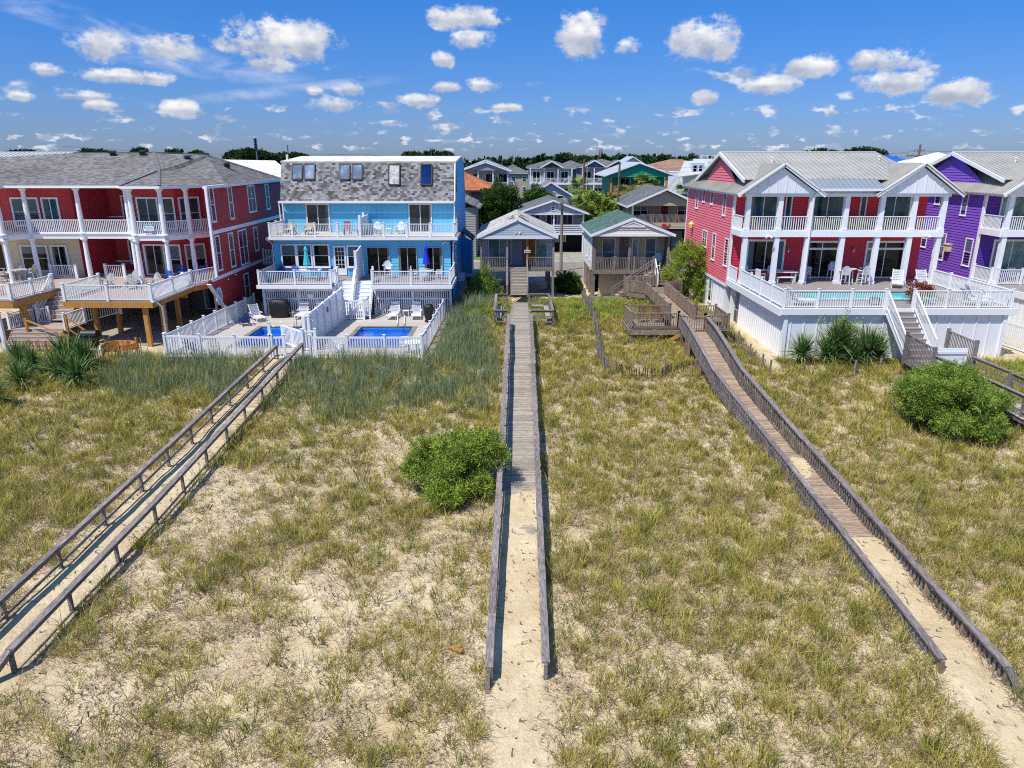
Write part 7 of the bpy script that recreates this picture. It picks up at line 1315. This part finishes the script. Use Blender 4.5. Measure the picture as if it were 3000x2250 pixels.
def umbrella(x, y, z, h, label, m):
    t = thing('closed_umbrella', label, 'umbrella', (x, y, z)); q = M(); q.cyl((x, y, z), (x, y, z + h), .025, .025, 8); q.cyl((x, y, z), (x, y, z + .08), .25, .22, 12); q.build('pole', METAL, t)
    q = M(); c = V((x, y, z + h)); i0 = 0; n = 16; prof = [(.03, 0), (.09, -.12), (.13, -.3), (.1, -.34), (.13, -.7), (.2, -1.2), (.24, -1.45), (.17, -1.43)]
    for j, (r, dz) in enumerate(prof): q.v += [(x + r * (1 + .22 * (k % 2)) * math.cos(2 * math.pi * k / n), y + r * (1 + .22 * (k % 2)) * math.sin(2 * math.pi * k / n), z + h + dz) for k in range(n)]
    for j in range(len(prof) - 1):
        for k in range(n): q.f.append((j * n + k, j * n + (k + 1) % n, (j + 1) * n + (k + 1) % n, (j + 1) * n + k)); q.r.append(.5)
    q.build('canopy', m, t)
umbrella(-16.0, 55.6, 2.6, 2.55, 'closed aqua umbrella on the lower blue deck', mat('aqua_canvas', '3fc0d0', .7, .1)); umbrella(-6.7, 55.6, 2.6, 2.65, 'closed royal blue umbrella on the lower blue deck', mat('royal_canvas', '2237c8', .7, .1))
def covered_grill(x, y, z, w_, d_, h, label, taper=.82):
    t = thing('covered_grill', label, 'grill', (x, y, z)); q = bmesh.new(); n = 20; rows = 9; vs = []
    for j in range(rows):
        f = j / (rows - 1); s = taper + (1 - taper) * min(1, f * 1.3) if f < .75 else 1 - (f - .75) * 1.1; s *= 1.04 if j == 0 else 1
        row = []
        for k in range(n):
            a = 2 * math.pi * k / n; ca, sa = math.cos(a), math.sin(a); e = (abs(ca) ** 4 + abs(sa) ** 4) ** -.25; wob = 1 + .04 * math.sin(a * 7 + f * 5) + .03 * math.sin(a * 3 + j)
            row.append(q.verts.new((x + ca * e * w_ / 2 * s * wob, y + sa * e * d_ / 2 * s * wob, z + h * f + .03 * math.sin(a * 4 + f * 9))))
        vs.append(row)
    for a, b_ in zip(vs, vs[1:]):
        for k in range(n): q.faces.new((a[k], a[(k + 1) % n], b_[(k + 1) % n], b_[k]))
    q.faces.new(vs[-1]); me = bpy.data.meshes.new('cover'); q.transform(__import__('mathutils').Matrix.Translation((-x, -y, -z))); q.to_mesh(me); q.free(); me.polygons.foreach_set('use_smooth', [True] * len(me.polygons)); me.materials.append(mat('black_cover', '1b1b1e', .55, .2, 3., .8, bs=6.)); put(bpy.data.objects.new('cover', me), t)
    q = M(); [q.cyl((x + sx * w_ * .35, y, z), (x + sx * w_ * .35, y, z + .12), .08, .08, 8) for sx in (-1, 1)]; q.build('wheel', BLACKM, t)
covered_grill(-17.6, 53.0, .12, 1.55, .8, 1.35, 'large grill under a black cover on the left pool deck'); covered_grill(-6.1, 51.3, .12, .75, .7, 1.3, 'small grill under a black cover by the right pool fence', .6)
t = thing('gas_cylinder', 'grey gas cylinder beside the large covered grill', 'gas cylinder', (-16.55, 52.9, .12)); q = M(); q.lathe((-16.55, 52.9, .12), [(.12, 0), (.16, .06), (.16, .36), (.1, .46), (.05, .5)], 12); q.build('body', METAL, t); q = M(); q.cyl((-16.55, 52.9, .6), (-16.55, 52.9, .7), .08, .08, 8); q.build('collar', METAL, t)
t = thing('barrel_grill', 'black barrel grill with side shelf standing in front of the red house', 'grill', (-26.2, 43.0, 0)); q = M(); q.cyl((-26.7, 43, 1.15), (-25.75, 43, 1.15), .33, .33, 14); q.build('barrel', BLACKM, t); q = M(); q.box(-25.7, -25.2, 42.75, 43.25, 1.05, 1.09); q.box(-27.2, -26.75, 42.75, 43.25, 1.05, 1.09); q.build('shelf', BLACKM, t); q = M(); q.box(-26.6, -25.85, 42.8, 43.2, .35, .85); q.build('cabinet', BLACKM, t)
for x in (-26.6, -25.9):
    q = M(); q.box(x, x + .05, 42.8, 42.85, 0, .9); q.build('leg', BLACKM, t)
t = thing('gas_cylinder', 'white gas cylinder under the black barrel grill', 'gas cylinder', (-25.5, 42.6, 0)); q = M(); q.lathe((-25.5, 42.6, 0), [(.12, 0), (.17, .06), (.17, .4), (.1, .5), (.06, .6)], 12); q.build('body', WHITE, t)
t = thing('wooden_planter', 'octagonal new timber box beside the barrel grill', 'planter', (-25.2, 44.2, 0)); q = M(); pts = [(-25.1 + 1.0 * math.cos(k * math.pi / 4 + .39), 44.0 + .7 * math.sin(k * math.pi / 4 + .39)) for k in range(8)]
[q.beam((*a, .2), (*b_, .2), .1, .4) for a, b_ in zip(pts, pts[1:] + pts[:1])]; q.build('edging', PINE, t)
q = M(); q.box(-28.9, -27.4, 55.2, 56.2, 3.05, 3.85); q.box(-28.9, -27.4, 56.1, 56.3, 3.85, 4.2); tag(q.build('sofa', mat('dark_floral_fabric', '2b2226', .9, .4, 6., c2='5a4a4e', s2=8.)), 'dark patterned sofa on the red house porch', 'sofa')
# rental signs
def rent(x, y, z, label):
    t = thing('rental_sign', label, 'sign', (x, y, z), 'rental signs on the red house balcony'); q = M(); q.box(x - .36, x + .36, y, y + .015, z, z + .6); q.build('board', mat('sign_white', 'eef2f2', .5, .02), t); q = M(); q.box(x - .35, x + .35, y - .006, y - .001, z + .47, z + .59); q.build('header', mat('sign_teal', '1f8f96', .5), t); q = M(); q.box(x - .35, x + .35, y - .006, y - .001, z + .02, z + .13); q.build('footer', mat('sign_purple', '6a4f9a', .5), t)
    text('FOR RENT', x, y - .008, z + .53, .12, WHITE, t); text('Victory', x + .08, y - .004, z + .35, .16, mat('sign_brown', '8a5a50', .5), t); text('BEACH VACATIONS', x + .08, y - .004, z + .21, .055, mat('sign_grey', '6a7074', .5), t); text('910-458-0868', x, y - .008, z + .075, .075, WHITE, t)
    q = M(); q.tube([(x - .32, y - .005, z + .42), (x - .27, y - .005, z + .33), (x - .2, y - .005, z + .25), (x - .1, y - .005, z + .2)], .018); q.tube([(x - .32, y - .005, z + .42), (x - .24, y - .005, z + .4), (x - .2, y - .005, z + .33)], .015); q.build('emblem', mat('sign_teal', '1f8f96', .5), t)
rent(-25.55, 50.9, 6.62, 'rental sign on the right hand bay balcony railing'); rent(-37.0, 51.0, 6.62, 'rental sign cut by the left picture edge')
t = thing('flower_pot', 'red flowering plant in a dark pot at the head of the pool deck stairs', 'potted plant', (25.0, 43.3, 3.05)); q = M(); q.lathe((25.0, 43.3, 3.05), [(.18, 0), (.28, .4), (.3, .42)], 12); q.build('pot', BLACKM, t); crown('foliage', [(25.0, 43.3, 3.85, .6, .55, .45), (25.3, 43.3, 3.65, .4, .4, .3)], 220, 9, .25, .03, .12, LRED, t)
t = thing('garden_hose', 'coiled black hose hanging on the lattice screen by the stairs', 'hose', (-10.6, 53.7, 1)); q = M(); q.tube([(-10.6 + .02 * math.sin(a * 5) + .16 * math.sin(a), 53.75, 1.3 + .55 * math.cos(a)) for a in np.linspace(0, 12.6, 30)], .025, 5); q.build('coil', BLACKM, t)
t = thing('garden_hose', 'dark hose and cover hanging on the fence post by the large grill', 'hose', (-19.3, 53.6, 1)); q = M(); q.tube([(-19.4 + .12 * math.sin(a), 53.7, .9 + .6 * math.cos(a)) for a in np.linspace(0, 12.6, 24)], .03, 5); q.build('coil', BLACKM, t)
t = thing('wall_sign', 'small red and white pool sign on the left lattice screen', 'sign', (-15.4, 53.8, 1.6)); q = M(); q.box(-15.65, -15.25, 53.86, 53.88, 1.35, 1.75); q.build('board', WHITE2, t)
# far roofs, antenna details
